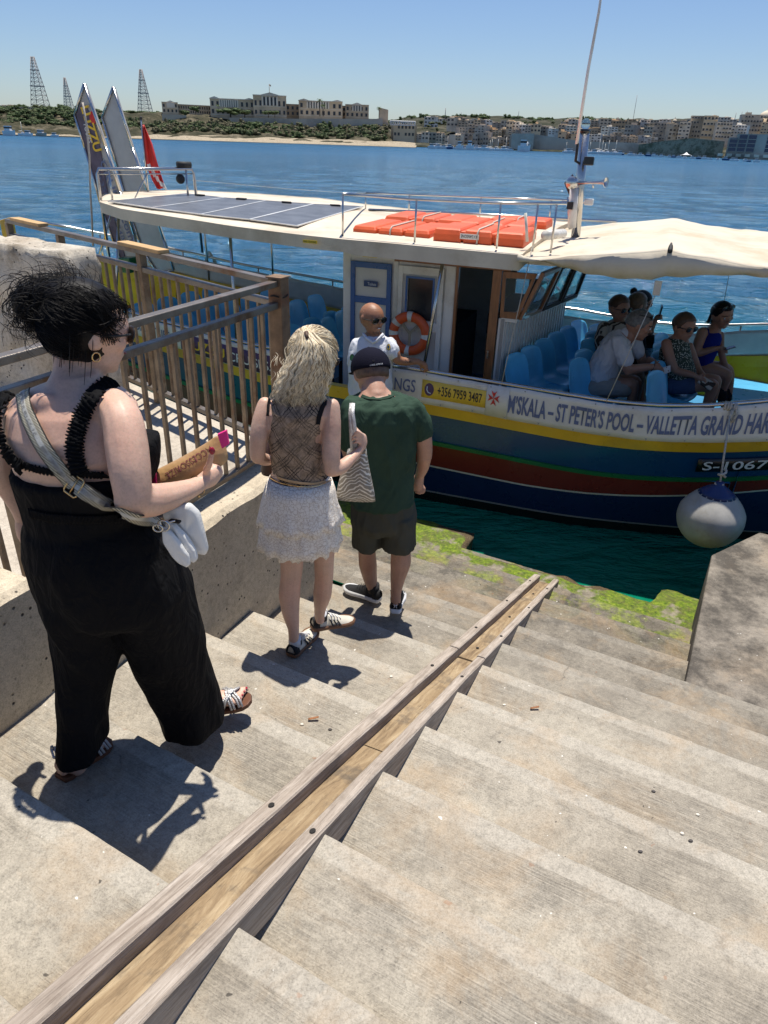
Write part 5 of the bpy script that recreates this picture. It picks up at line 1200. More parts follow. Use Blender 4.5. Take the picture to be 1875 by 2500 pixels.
for i in range(60):    # fringe falling towards the glasses
    c0 = HC+(u_h*rnd.uniform(.75, 1.05)+f_*rnd.uniform(.3, .6)+rt_*rnd.uniform(-.2, .8))*HR
    strand([c0, c0+(f_*.22-u_h*.12+rt_*.08)*HR, c0+(f_*.22-u_h*rnd.uniform(.25, .6)+rt_*rnd.uniform(.0, .12))*HR], .0009, 3, S)
def onskull(d): d = d.normalized(); return HC+u_h*.14*HR+(rt_*d.x*.90+f_*(d.y*1.02-.08)+u_h*d.z*.97)*HR*1.0
kd = kn-(HC+u_h*.16*HR); kd = V((kd.dot(rt_), kd.dot(f_), kd.dot(u_h))).normalized()
for i in range(4200):  # hair lying on the skull, swept up to the knot
    d0 = V((rnd.gauss(0, 1), rnd.gauss(-.2, .8), rnd.gauss(-.1, .7))).normalized()
    if d0.y > .55 and d0.z < .45: continue
    if d0.z < -.75 or (d0.x > .5 and d0.z < .05 and d0.y > -.22): continue
    k1 = (kd+V((rnd.gauss(0, .25), rnd.gauss(0, .25), rnd.gauss(0, .25)))).normalized(); lf_ = rnd.uniform(0, .010); wv_ = V((rnd.gauss(0, .05), rnd.gauss(0, .05), rnd.gauss(0, .05)))
    P_s = []
    P_s = [onskull(d0.lerp(k1, q/5)+wv_*sin(q*1.3))+(onskull(d0.lerp(k1, q/5))-HC).normalized()*(lf_*sin(q/5*pi)+.002) for q in range(5)]; ca = rnd.uniform(0, 6.3); cr = rnd.uniform(.015, .035); en = P_s[-1]+(kn-P_s[-1])*rnd.uniform(.1, .9)+V((rnd.gauss(0, .02), rnd.gauss(0, .015), rnd.gauss(0, .015))); P_s += [en]+[en+V((cr*(cos(ca+q)-cos(ca)), cr*.5*(sin(ca+q)-sin(ca)), cr*(sin(ca+q)-sin(ca)))) for q in (1.2, 2.4)]
    strand(P_s, rnd.uniform(.0005, .0011), 3, S)
o = S.build('hair_strands', M_HDK, hb)
# bag strap, buckle and its writing
M_STRAP, t, b = nodes('striped_webbing'); U = t.nodes.new('ShaderNodeNewGeometry').outputs['Position']; wv = t.nodes.new('ShaderNodeTexWave'); wv.inputs['Scale'].default_value = 75; wv.inputs['Distortion'].default_value = .3; wv.bands_direction = 'DIAGONAL'; t.links.new(U, wv.inputs[0])
t.links.new(ramp(t, wv.outputs[1], [(.35, (.05, .045, .03)), (.5, (.55, .50, .38))]), b.inputs['Base Color']); b.inputs['Roughness'].default_value = .8
M_STRC = pm('webbing_centre', (.50, .49, .45), .8, bmp=.3, bs=300)
sp_ = [(112, 530), (98, 590), (118, 680), (165, 780), (228, 872), (310, 965), (400, 1018), (500, 1062), (570, 1090), (640, 1122)]
bag = thing('shoulder_bag', F.pt(720, 1150, 1.74), 'white leather shoulder bag on a striped webbing strap worn by the woman in black', 'bag')
F.ribbon('webbing_strap', sp_, .040, M_STRAP, .008, .002, steps=110, parent=bag); Pq, Nq, wq, rq = F.lastrib
S = MB(); S.grid([[r[2]+n_*.0022, r[3]+n_*.0022, r[4]+n_*.0022] for r, n_ in zip(rq, Nq)]); wc = S.build('webbing_centre', M_STRC, bag)
S = MB(); S.tube([r[0] for r in rq], .0016, 5); S.tube([r[-1] for r in rq], .0016, 5); S.build('strap_edge', M_DARK, bag)
def ontape(i0, i1, off=.0032, rev=True):
    def fn(s, t):
        s = 1-s if rev else s; t = 1-t if rev else t
        x = lerp(i0, i1, s); k = min(len(Pq)-2, int(x)); h = x-k; p = Pq[k].lerp(Pq[k+1], h); tn = (Pq[k+1]-Pq[k]).normalized(); sd = tn.cross(Nq[k]).normalized()
        return p+sd*(t-.5)*.010+Nq[k]*off
    return fn
for a_, b2_, tx in ((2, 24, '51.3219.3776'), (30, 52, 'ESTABLISHED 1988'), (59, 66, 'LONDON'), (68, 82, 'TED BAKER')): flat_text('lettering', tx, ontape(a_, b2_, .0068), M_TXTK, wc, .0)
bi = min(range(len(Pq)), key=lambda i: (Pq[i]-F.pt(310, 965, 1.66)).length); bp0 = Pq[bi]; bn0 = Nq[bi]; bt = (Pq[bi+2]-Pq[bi-2]).normalized(); bs0 = bt.cross(bn0).normalized()
S = MB(); S.tube([bp0+bn0*.006+bt*.019*x+bs0*.027*y for x, y in ((-1, -.8), (-1, .8), (-.8, 1), (.8, 1), (1, .8), (1, -.8), (.8, -1), (-.8, -1))], .0028, 8, closed=True); S.tube([bp0+bn0*.006-bs0*.026, bp0+bn0*.006+bs0*.026], .002, 6); S.build('buckle', M_GOLD, bag)
M_WL = pm('white_leather', (.74, .73, .70), .42, var=.05, scale=5, bmp=.15, bs=90)
for nm, P_, dd, th_ in (('front_pocket', [(645, 1125), (680, 1150), (715, 1192), (748, 1245), (757, 1282), (744, 1294), (718, 1282), (680, 1240), (648, 1185)], 1.69, .016), ('middle_pocket', [(655, 1100), (695, 1120), (740, 1168), (776, 1222), (788, 1258), (776, 1272), (745, 1258), (700, 1215), (660, 1160)], 1.71, .02), ('flap', [(638, 1078), (690, 1048), (750, 1038), (786, 1085), (809, 1160), (822, 1232), (814, 1250), (788, 1240), (740, 1192), (690, 1140), (655, 1112)], 1.735, .03)):
    S = MB(); PP = [F.pt(a, b_, dd) for a, b_ in P_]; PP = [q for i_, p in enumerate(PP) for q in (p, p.lerp(PP[(i_+1) % len(PP)], .33), p.lerp(PP[(i_+1) % len(PP)], .67))]; c = sum(PP, V())/len(PP); n2_ = V((.25, .95, .15)).normalized()
    S.rings([[c+(p-c)*g_+n2_*(h_3*th_+.006*noise.noise(p*30)) for p in PP] for g_, h_3 in ((.3, -.12), (.8, -.06), (.97, .08), (1, .4), (.97, .85), (.8, 1))]); S.build(nm, M_WL, bag, sub=1)
S = MB(); c = F.pt(655, 1118, 1.685); S.tube([c+V((.016*cos(a*.5), -.002, .016*sin(a*.5))) for a in range(13)], .003, 6, closed=True); c = F.pt(632, 1128, 1.675); S.tube([c+V((.013*cos(a*.5), -.002, .011*sin(a*.5))) for a in range(13)], .0028, 6, closed=True)
S.tube([F.pt(640, 1090, 1.69), F.pt(668, 1108, 1.69), F.pt(700, 1100, 1.69)], .0024, 6); S.build('ring', M_SS, bag)
S = MB(); S.beam(F.pt(680, 1098, 1.72), F.pt(720, 1105, 1.71), .012, .006); S.build('zip', M_DARK, bag)
# paper bag of the accessory shop
M_PAPER = pm('brown_paper', (.42, .25, .11), .42, var=.12, scale=9, bmp=.8, bs=14, spec=.6); M_PINK = pm('pink_paper', (.72, .02, .20), .5)
pk = thing('paper_bag', F.pt(760, 860, 1.88), 'brown paper shop bag with pink ends held by the woman in black', 'paper bag')
S = MB(); R = []
for i, (xb, yb, xt, yt) in enumerate(((602, 955, 600, 908), (650, 968, 640, 890), (720, 955, 700, 862), (790, 925, 760, 828), (850, 905, 815, 795), (900, 875, 860, 762), (922, 850, 885, 748))):
    a, b_ = F.pt(xb, yb, 1.885+.004*i), F.pt(xt, yt, 1.90+.004*i); c = (a+b_)/2; X = (b_-a)/2; dn = V((.1, -1, -.2)).normalized(); th_ = (.012, .022, .028, .03, .026, .02, .008)[i]
    R.append([c+X*cos(k*pi/8)+dn*th_*sin(k*pi/8)+V((0, noise.noise(V((i*1.3, k*.8, 2)))*.004, noise.noise(V((i*1.3, k*.8, 5)))*.003)) for k in range(16)])
S.rings(R); po = S.build('paper', M_PAPER, pk, sub=1); bake(po)
S = MB(); S.prism([F.pt(870, 756, 1.895), F.pt(905, 740, 1.90), F.pt(915, 795, 1.895), F.pt(888, 812, 1.888)], V((0, .012, 0))); S.build('pink_end', M_PINK, pk)
S = MB(); S.prism([F.pt(597, 905, 1.875), F.pt(622, 912, 1.865), F.pt(624, 962, 1.86), F.pt(600, 958, 1.875)], V((0, .012, 0))); S.build('pink_end', M_PINK, pk)
F.obs = [po]
def onpk(s, t):
    x = lerp(840, 660, s)-t*-14; y = lerp(800, 912, s)+t*24; h = F.surf(x, y, .0015, [po]); return h[0] if h else F.pt(x, y, 1.85)
flat_text('lettering', 'ACCESSORIZE', onpk, pm('maroon_print', (.20, .05, .06), .6), po, .0)

# ------------------------------------------------ blonde woman
PX_ = lambda x, y: (580+.4069*x, 740+.4069*y)
fb_l = on_step(716, 1605); F = Fig('blonde woman in a sheer plaid top and white lace skirt walking down the steps', fb_l, JY, PX_, .4069)
S = MB()
F.rows(S, [(520, 400, 510, 2.99, .05), (560, 330, 530, 2.98, .06), (590, 190, 570, 2.96, .075), (650, 160, 580, 2.95, .09), (750, 185, 525, 2.95, .10), (850, 200, 505, 2.95, .10), (950, 210, 505, 2.95, .095), (1030, 205, 520, 2.95, .10), (1100, 185, 560, 2.96, .12), (1200, 170, 580, 2.97, .13), (1300, 200, 585, 2.98, .11)])
F.tube(S, [(455, 430, 3.02, 105), (450, 520, 3.00, 100), (450, 580, 2.98, 120)])
F.tube(S, [(165, 610, 2.95, 95), (142, 700, 2.92, 108), (128, 800, 2.90, 112), (120, 900, 2.90, 98), (125, 925, 2.92, 88)])
F.tube(S, [(125, 920, 2.92, 88), (170, 940, 3.02, 75), (230, 930, 3.14, 55), (260, 900, 3.20, 45)])
F.tube(S, [(565, 620, 2.94, 100), (565, 720, 2.92, 114), (562, 830, 2.90, 118), (562, 930, 2.88, 112), (566, 1000, 2.87, 88)])
F.tube(S, [(562, 1000, 2.87, 90), (620, 985, 2.90, 88), (680, 935, 2.95, 68), (728, 888, 2.99, 48), (745, 868, 3.0, 43)])
F.tube(S, [(745, 868, 3.0, 44), (752, 840, 3.01, 56), (750, 805, 3.015, 54)])
for i, (a, b_, c_3) in enumerate((((738, 780), (718, 768), (700, 775)), ((732, 795), (706, 790), (684, 800)), ((730, 815), (705, 812), (683, 822)), ((735, 838), (712, 836), (692, 843)))):
    F.tube(S, [(752, 790+18*i, 3.01, 24), (a[0], a[1], 2.995, 19), (b_[0], b_[1], 2.985, 17), (c_3[0], c_3[1], 2.99, 14)], 8)
F.tube(S, [(748, 800, 3.02, 22), (728, 770, 3.01, 20), (710, 745, 3.00, 15)], 8)
F.tube(S, [(300, 1250, 2.98, 165), (322, 1420, 2.965, 160), (325, 1550, 2.95, 142), (320, 1650, 2.94, 126), (312, 1750, 2.93, 132), (318, 1850, 2.91, 108), (335, 1950, 2.89, 70), (337, 2010, 2.885, 62)])
F.tube(S, [(490, 1250, 2.98, 165), (515, 1420, 2.99, 140), (518, 1550, 3.00, 122), (518, 1650, 3.02, 112), (508, 1750, 3.04, 112), (496, 1830, 3.06, 74), (492, 1880, 3.08, 60), (495, 1900, 3.08, 58)])
HC = F.pt(458, 322, 3.03); HR = .106; hax = head(S, HC, HR, V((.55, .78, -.42)))
F.build(S, 'body', SK1, .006, 5); face_bits(F, HC, HR, hax, 'on')
mt, t, b = nodes('sheer_plaid_mesh'); P = pos(t, (1, 1, 1), (0, .0, 0)); sp = t.nodes.new('ShaderNodeSeparateXYZ'); t.links.new(P, sp.inputs[0])
def lines(a, fr, w_):
    q = mth(t, 'FRACT', mth(t, 'MULTIPLY', a, fr)); return ramp(t, mth(t, 'ABSOLUTE', mth(t, 'SUBTRACT', q, .5)), [(w_, 1), (w_+.03, 0)])
wob = mth(t, 'MULTIPLY', noi(t, P, 14, 4, .7), .035)
d1 = mth(t, 'ADD', mth(t, 'ADD', sp.outputs[0], mth(t, 'MULTIPLY', sp.outputs[2], .9)), wob); d2_ = mth(t, 'SUBTRACT', mth(t, 'SUBTRACT', sp.outputs[0], mth(t, 'MULTIPLY', sp.outputs[2], .9)), wob)
msk = ramp(t, noi(t, P, 9, 3), [(.35, .35), (.6, 1)])
def trip(d): return mth(t, 'MULTIPLY', lines(d, 62, .13), lines(d, 11, .24))
ln = mth(t, 'MULTIPLY', mth(t, 'MAXIMUM', trip(d1), trip(d2_)), msk)
n_ = noi(t, P, 22, 7, .75, .8); base = ramp(t, n_, [(.34, (.10, .075, .055)), (.46, (.24, .17, .115)), (.6, (.38, .275, .195)), (.75, (.20, .17, .12))])
col = mixc(t, mth(t, 'MULTIPLY', ln, .97), base, (.015, .009, .009)); t.links.new(col, b.inputs['Base Color']); b.inputs['Roughness'].default_value = .8; bump(t, b, noi(t, P, 20, 3), .4, .02); M_PLAID = mt
S = MB(); F.rows(S, [(548, 300, 520, 2.97, .068), (580, 212, 545, 2.962, .084), (640, 186, 548, 2.95, .103), (700, 184, 525, 2.95, .108), (800, 190, 506, 2.95, .110), (900, 203, 508, 2.95, .108), (1000, 214, 522, 2.95, .108), (1050, 228, 545, 2.95, .112), (1068, 232, 545, 2.95, .112)], wav=.015, wn=7)
folds(F.build(S, 'sheer_top', M_PLAID, .007, 3), .006, 12, 5, 1)
M_BRA = cloth('black_strap_cloth', (.012, .012, .014)); F.ribbon('black_bra_strap', [(535, 580), (508, 620), (488, 680), (478, 730)], .020, M_BRA, .003, .002); F.ribbon('black_bra_strap', [(190, 560), (182, 620), (180, 680)], .012, M_BRA, .003, .002)
F.ribbon('beige_hem', [(236, 1040), (300, 1062), (380, 1078), (460, 1084), (530, 1070)], .012, pm('beige_trim', (.5, .33, .18), .7), .003, .002)
mt, t, b = nodes('white_lace'); P = pos(t); v1 = t.nodes.new('ShaderNodeTexVoronoi'); v1.feature = 'DISTANCE_TO_EDGE'; v1.inputs['Scale'].default_value = 62; dis = N(t, 'VectorMath', operation='ADD'); nn_ = t.nodes.new('ShaderNodeTexNoise'); nn_.inputs['Scale'].default_value = 45; t.links.new(P, nn_.inputs['Vector'])
sc_ = N(t, 'VectorMath', operation='SCALE'); sc_.inputs['Scale'].default_value = .03; t.links.new(nn_.outputs['Color'], sc_.inputs[0]); t.links.new(P, dis.inputs[0]); t.links.new(sc_.outputs[0], dis.inputs[1]); t.links.new(dis.outputs[0], v1.inputs['Vector'])
e_ = ramp(t, v1.outputs['Distance'], [(.03, 1), (.09, 0)]); t.links.new(mixc(t, mth(t, 'MULTIPLY', e_, .75), (.84, .79, .72), (.56, .47, .39)), b.inputs['Base Color']); b.inputs['Roughness'].default_value = .85; bump(t, b, mth(t, 'ADD', e_, mth(t, 'MULTIPLY', noi(t, P, 14, 3), 3)), .5, .006); M_LACE = mt  # lace pattern with its shadow lines painted into the colour
def ruffled(rows, wav, wn, n=96, seed=0):
    S = MB(); R = []
    for k_, (y, xl, xr, d, db) in enumerate(rows):
        a, b_ = F.pt(xl, y, d), F.pt(xr, y, d); c = (a+b_)/2; X = (b_-a)/2; Dd = Z.cross(X).normalized(); f_k = k_/(len(rows)-1); ring = []
        for j in range(n):
            an = 2*pi*j/n; f = 1+wav*f_k**1.5*(sin(wn*an+seed)+.5*sin(wn*1.7*an+2*seed)); ring.append(c+X*cos(an)*f+Dd*db*sin(an)*f+Z*(f_k**3)*(.010*sin(wn*1.3*an)+.006*sin(wn*3.1*an)))
        R.append(ring)
    S.rings(R, cap=False); return S
sk = F.build(ruffled([(1035, 196, 545, 2.955, .118), (1060, 182, 562, 2.955, .124), (1120, 165, 580, 2.96, .135), (1200, 150, 592, 2.965, .15), (1300, 140, 605, 2.97, .165), (1390, 135, 612, 2.975, .175), (1438, 128, 622, 2.975, .18)], .035, 13), 'lace_skirt', M_LACE, 0, solid=.004)
F.build(ruffled([(1050, 185, 560, 2.955, .128), (1120, 160, 585, 2.96, .142), (1200, 142, 600, 2.965, .158), (1262, 130, 622, 2.97, .172), (1300, 122, 634, 2.97, .18)], .045, 11, seed=2), 'upper_frill', M_LACE, 0, solid=.004, parent=sk)
F.ribbon('chain_belt', [(176, 1040), (260, 1075), (380, 1100), (450, 1102), (540, 1078), (570, 1055)], .004, M_GOLD, .006, .003)
def shoe(F, heel, toe, mats, w=.046, hgt=.075, stripes=True, sole_th=.024, laces=True):
    d = toe-heel; L = d.length; d.normalize(); sd = d.cross(Z).normalized(); u_ = sd.cross(d); root = None
    P = lambda t, s_, h: heel+d*L*t+sd*s_+u_*h
    out = [(-.02, .02), (.0, .031), (.1, .038), (.3, .037), (.5, .040), (.7, w), (.85, w*.96), (.96, w*.7), (1.02, w*.3)]
    S = MB(); R = []
    for h, g in ((0, .96), (.004, 1.0), (sole_th, 1.02)): R.append([P(t_, s_*g, h) for t_, s_ in out]+[P(t_, -s_*g, h) for t_, s_ in out[::-1]])
    S.rings(R); so_ = F.build(S, 'shoe', mats[1], hitme=False)
    S = MB(); R = []
    for t_, hw_, h in ((0, .024, hgt*.85), (.05, .031, hgt), (.2, .034, hgt*1.0), (.35, .036, hgt*1.0), (.5, .039, hgt*.85), (.65, .043, hgt*.68), (.8, w*.95, hgt*.52), (.92, w*.75, hgt*.42), (1.0, w*.4, hgt*.32)):
        R.append([P(t_, hw_*cos(a*pi/12)*(1-.25*max(0, sin(a*pi/12))), sole_th*.7+(h-sole_th*.7)*sin(a*pi/12)) for a in range(13)])
    S.rings(R); F.build(S, 'upper', mats[0], hitme=False, parent=so_)
    S = MB(); S.rings([[P(.06+.26*(.5+.5*cos(a*pi/8)), .030*sin(a*pi/8), h) for a in range(16)] for h in (hgt*.7, hgt*1.12)], cap=False); F.build(S, 'collar', mats[2], hitme=False, parent=so_, solid=.006)
    S = MB(); R = [[P(t_, (.034*cos(a*pi/8))*g, sole_th+hgt*.62*max(0, sin(a*pi/8))) for a in range(0, 9)] for t_, g in ((-.025, .75), (.03, 1.02), (.12, 1.1))]; S.rings(R, cap=False); F.build(S, 'heel_counter', mats[2], hitme=False, parent=so_, solid=.003)
    if stripes:
        for i in range(3):
            S = MB()
            for sg in (-1, 1): S.prism([P(.40+.09*i, sg*(.041+.002*i), sole_th), P(.445+.09*i, sg*(.041+.002*i), sole_th), P(.375+.09*i, sg*.029, hgt*.80-.006*i), P(.33+.09*i, sg*.029, hgt*.86-.006*i)], sd*sg*.003)
            F.build(S, 'stripe', mats[2], hitme=False, parent=so_)
    if laces:
        S = MB()
        for i in range(4): S.tube([P(.38+.07*i, -.022, hgt*(.98-.1*i)), P(.40+.07*i, 0, hgt*(1.08-.11*i)), P(.42+.07*i, .022, hgt*(.98-.1*i))], .0028, 5)
        for sg in (-1, 1): S.tube([P(.36, sg*.008, hgt*1.1), P(.34, sg*.03, hgt*1.32), P(.36, sg*.048, hgt*1.2), P(.38, sg*.035, hgt*1.05)], .0022, 5)
        F.build(S, 'laces', mats[3], hitme=False, parent=so_)
    return P, hgt, L
M_CRM = pm('cream_leather', (.60, .56, .47), .55, bmp=.1); M_GUM = pm('gum_sole', (.17, .08, .04), .6); M_BSU = pm('black_suede', (.012, .012, .014), .85, bmp=.2, bs=200); M_SOCK = pm('white_sock', (.7, .7, .72), .9, bmp=.3, bs=150)
zt_ = fb_l.z
h_ = onz(711, 1603, zt_+.005); t_2 = h_+V((.42, .90, 0)).normalized()*.245; t_2.z = h_.z; P_, _, _ = shoe(F, h_, t_2, (M_CRM, M_GUM, M_BSU, M_TXTW))
S = MB(); S.tube([P_(.16, 0, .05), P_(.17, 0, .10)], [.034, .033], 12); F.build(S, 'sock', M_SOCK, hitme=False)
h_ = atY(762, 1535, 3.09); t_2 = h_+V((.88, .46, -.10)).normalized()*.245; P_, _, _ = shoe(F, h_, t_2, (M_CRM, M_GUM, M_BSU, M_TXTW))
S = MB(); S.tube([P_(.16, 0, .05), P_(.17, 0, .10)], [.034, .033], 12); F.build(S, 'sock', M_SOCK, hitme=False)
# hair
S = MB(); rt_, f_, u_h = hax
S.ell(HC+u_h*.15*HR-f_*.12*HR, (HR*.93, HR*1.03, HR*1.02), hax, 24, 16, fn=lambda p: p*(.82 if (p.y > .5 and p.z < .5) else 1))
F.rows(S, [(200, 370, 520, 3.03, .07), (300, 350, 535, 3.02, .085), (400, 315, 530, 3.01, .085), (480, 285, 520, 2.99, .075), (550, 265, 500, 2.97, .05), (590, 280, 480, 2.96, .03)])
hb = F.build(S, 'hair', M_HBLD, .007, 3)  # base volume coloured darker, painted shade for the gaps between strands
rnd = random.Random(11); S = MB(); hl_ = [[(170, 345, 470), (250, 320, 565), (350, 290, 582), (430, 250, 570), (500, 222, 545), (560, 205, 530), (640, 220, 520)]]
def hx(y, q):
    tb = hl_[0]; a = interp([(r[0], r[1]) for r in tb], y); b_ = interp([(r[0], r[2]) for r in tb], y); return lerp(a, b_, q), (a+b_)/2, (b_-a)/2
for i in range(1700):
    if i % 17 == 0: lk = (rnd.random(), rnd.uniform(505, 625), rnd.uniform(7, 17), rnd.uniform(28, 50), rnd.uniform(0, 6.3), rnd.uniform(.78, 1.12))
    q = min(1, max(0, lk[0]+rnd.gauss(0, .022))); q0 = .5+(q-.5)*.7; y0 = 165+rnd.random()**1.5*200*(.3+abs(q-.5)); ye = lk[1]+rnd.gauss(0, 9)-35*abs(q-.45); lay = lk[5]+rnd.uniform(-.05, .05); am = lk[2]*rnd.uniform(.8, 1.15); wl_ = lk[3]; ph = lk[4]+rnd.gauss(0, .25); P = []
    k = 20
    for j in range(k+1):
        f = j/k; y = lerp(y0, ye, f); x, xc, xw = hx(y, lerp(q0, q, min(1, f*2))); x += am*f**.6*sin(y/wl_*2*pi*.55+ph); u1 = max(-1, min(1, (x-xc)/(xw*1.02)))
        dep = interp([(150, .07), (250, .115), (350, .125), (480, .10), (600, .06)], y); P.append(F.pt(x, y, interp([(150, 3.03), (300, 3.005), (480, 2.97), (600, 2.93)], y)-dep*lay*sqrt(max(0, 1-u1*u1))))
    r0_ = rnd.uniform(.0012, .0023); S.tube(P, [r0_*(1-.85*(j/k)**4) for j in range(k+1)], 4, cap=False, mi=rnd.choice((0, 0, 1, 1, 2, 3)))
def onsk2(d): d = d.normalized(); return HC+u_h*.15*HR+(rt_*d.x*.94+f_*(d.y*1.04-.12)+u_h*d.z*1.03)*HR*1.015
ck_ = F.pt(412, 190, 2.93)-(HC+u_h*.15*HR); ck_ = V((ck_.dot(rt_), ck_.dot(f_), ck_.dot(u_h))).normalized()
for i in range(1500):  # combed from all round the skull back to the clip
    d1 = V((rnd.gauss(0, 1), rnd.gauss(.1, 1), rnd.gauss(0, .7))).normalized()
    if d1.z < -.55 or (d1.y > .6 and d1.z < .35): continue
    k1 = (ck_+V((rnd.gauss(0, .07), rnd.gauss(0, .07), rnd.gauss(0, .07)))).normalized(); lf_ = rnd.uniform(0, .006)
    P = [onsk2(d1.lerp(k1, q/6))+(onsk2(d1.lerp(k1, q/6))-HC).normalized()*(lf_+.001) for q in range(7)]
    S.tube(P, [rnd.uniform(.0009, .0019)]*7, 3, cap=False, mi=rnd.choice((0, 0, 1, 1, 2, 3)))
for i in range(70):
    x = rnd.uniform(215, 560); y = rnd.uniform(250, 560); d_ = interp([(250, 2.95), (560, 2.89)], y); strand([F.pt(x, y, d_+.04), F.pt(x+rnd.uniform(-16, 16), y+20, d_+.02), F.pt(x+rnd.uniform(-24, 24), y+55, d_)], .0007, 4, S)
S.build('hair_strands', [hairm('blonde_strand_light', (.84, .74, .55), .15), M_HBL, hairm('blonde_strand_mid', (.54, .42, .26), .2), hairm('blonde_strand_dark', (.32, .23, .13), .2)], hb)
S = MB(); cl = F.pt(412, 175, 2.93); S.tube([cl, F.pt(418, 215, 2.905)], [.010, .006], 8); F.build(S, 'hair_clip', M_HBR, hitme=False)
S = MB(); w0 = F.pt(738, 876, 2.995); S.tube([w0+V((.024*cos(a*.4), .012*sin(a*.4), .018*sin(a*.4))) for a in range(16)], .0012, 5, closed=True); F.build(S, 'bracelet', M_GOLD, hitme=False)
# silver zebra tote on her arm and the brown bag in front of her
mt, t, b = nodes('silver_zebra_cloth'); P = pos(t); sp = t.nodes.new('ShaderNodeSeparateXYZ'); t.links.new(P, sp.inputs[0]); xc_ = F.pt(735, 1050, 3.0).x
ax_ = mth(t, 'ABSOLUTE', mth(t, 'SUBTRACT', sp.outputs[0], xc_)); ph_ = mth(t, 'ADD', mth(t, 'SUBTRACT', sp.outputs[2], mth(t, 'MULTIPLY', ax_, -.75)), mth(t, 'MULTIPLY', noi(t, P, 13, 2), .07))
f = ramp(t, mth(t, 'SINE', mth(t, 'MULTIPLY', ph_, 340)), [(.45, 0), (.6, 1)]); t.links.new(mixc(t, f, (.24, .21, .17), (.62, .60, .56)), b.inputs['Base Color']); t.links.new(mixc(t, f, .0, .45), b.inputs['Metallic']); b.inputs['Roughness'].default_value = .45; bump(t, b, noi(t, P, 18, 3), .5, .02); M_ZEB = mt
tb_ = thing('tote_bag', F.pt(710, 1000, 3.03), 'silver zebra-striped tote bag hanging from the blonde woman’s arm', 'bag')
S = MB(); R = []
for y, xl, xr, dd in ((870, 660, 770, .012), (920, 650, 775, .03), (1000, 625, 790, .045), (1080, 605, 808, .05), (1140, 592, 822, .045), (1180, 590, 828, .02)):
    a, b_ = F.pt(xl, y-(y-1050)*.04, 3.05), F.pt(xr, y+(y-1050)*.06, 3.02); c = (a+b_)/2; X = (b_-a)/2; Dd = Z.cross(X).normalized(); R.append([c+X*math.copysign(abs(cos(a_*pi/12))**.7, cos(a_*pi/12))+Dd*dd*sin(a_*pi/12) for a_ in range(24)])
S.rings(R); S.build('cloth_bag', M_ZEB, tb_)
S = MB()
for dx in (0, 34): 
    pp = [F.pt(690+dx*.5, 890, 3.0), F.pt(682+dx*.6, 760, 2.985), F.pt(678+dx*.3, 660, 2.99), F.pt(685+dx*.2, 600, 3.03)]
    S.grid([[p-V((.010, 0, 0)), p+V((.010, 0, 0))] for p in pp])
S.build('handle', M_SILV, tb_, solid=.003)
bb_ = thing('handbag', F.pt(180, 960, 3.08), 'dark brown bag hanging in front of the blonde woman by the wall', 'bag'); S = MB(); R = []
for y, xl, xr in ((820, 185, 240), (900, 155, 260), (1000, 138, 270), (1020, 145, 265)):
    a, b_ = F.pt(xl, y, 3.10), F.pt(xr, y, 3.10); c = (a+b_)/2; X = (b_-a)/2; R.append([c+X*cos(k*pi/8)+V((0, .04*sin(k*pi/8), 0)) for k in range(16)])
S.rings(R); S.build('leather_body', pm('brown_leather', (.05, .02, .012), .45), bb_); S = MB(); S.tube([F.pt(190, 830, 3.1), F.pt(200, 700, 3.08), F.pt(230, 600, 3.02)], .006, 6); S.build('bag_strap', M_BRN, bb_)

# ------------------------------------------------ man in the green T-shirt
fg = on_step(962, 1508); F = Fig('man in a dark green T-shirt, grey shorts and navy cap seen from behind', fg, JY, PX_, .4069)
S = MB()
F.rows(S, [(500, 740, 885, 3.80, .062), (545, 735, 930, 3.76, .075), (600, 690, 1030, 3.73, .09), (660, 670, 1060, 3.72, .115), (800, 675, 1045, 3.72, .12), (1000, 685, 1045, 3.73, .12), (1150, 690, 1045, 3.74, .13), (1280, 700, 1050, 3.74, .13)])
F.tube(S, [(812, 430, 3.86, 128), (822, 500, 3.80, 132), (832, 570, 3.76, 160)])
F.tube(S, [(1062, 655, 3.72, 96), (1105, 740, 3.71, 105), (1120, 840, 3.72, 100), (1122, 920, 3.74, 92)]); F.tube(S, [(1122, 915, 3.74, 92), (1112, 980, 3.79, 78), (1092, 1035, 3.84, 56)])
F.tube(S, [(1092, 1035, 3.84, 58), (1082, 1070, 3.85, 74), (1080, 1095, 3.86, 66)])
for i, (x, y) in enumerate(((1062, 1118), (1076, 1135), (1094, 1142), (1112, 1138))): F.tube(S, [(1066+11*i, 1085, 3.86, 24), (x+8, y-22, 3.85, 22), (x, y, 3.85, 19), (x-8, y-4, 3.86, 17)], 8)
F.tube(S, [(1065, 1060, 3.85, 26), (1052, 1085, 3.84, 24), (1060, 1108, 3.84, 20)], 8)
F.tube(S, [(675, 660, 3.72, 90), (645, 760, 3.74, 96), (655, 850, 3.78, 86), (680, 930, 3.90, 70), (740, 960, 4.02, 56)])
F.tube(S, [(790, 1240, 3.74, 175), (780, 1400, 3.76, 130), (776, 1480, 3.80, 105), (782, 1570, 3.84, 110), (795, 1650, 3.87, 86), (812, 1720, 3.89, 58), (815, 1770, 3.90, 54)])
F.tube(S, [(950, 1240, 3.74, 185), (968, 1400, 3.73, 140), (978, 1480, 3.73, 120), (978, 1560, 3.72, 126), (962, 1650, 3.71, 92), (952, 1730, 3.70, 64), (950, 1790, 3.69, 60)])
HC = F.pt(802, 425, 3.88); HR = .115; hax = head(S, HC, HR, V((-.28, .86, -.42)))
F.build(S, 'body', SK2 if False else SK4, .0065, 5); rt_, f_, u_h = hax; face_bits(F, HC, HR, hax, 'on', mouth=False)
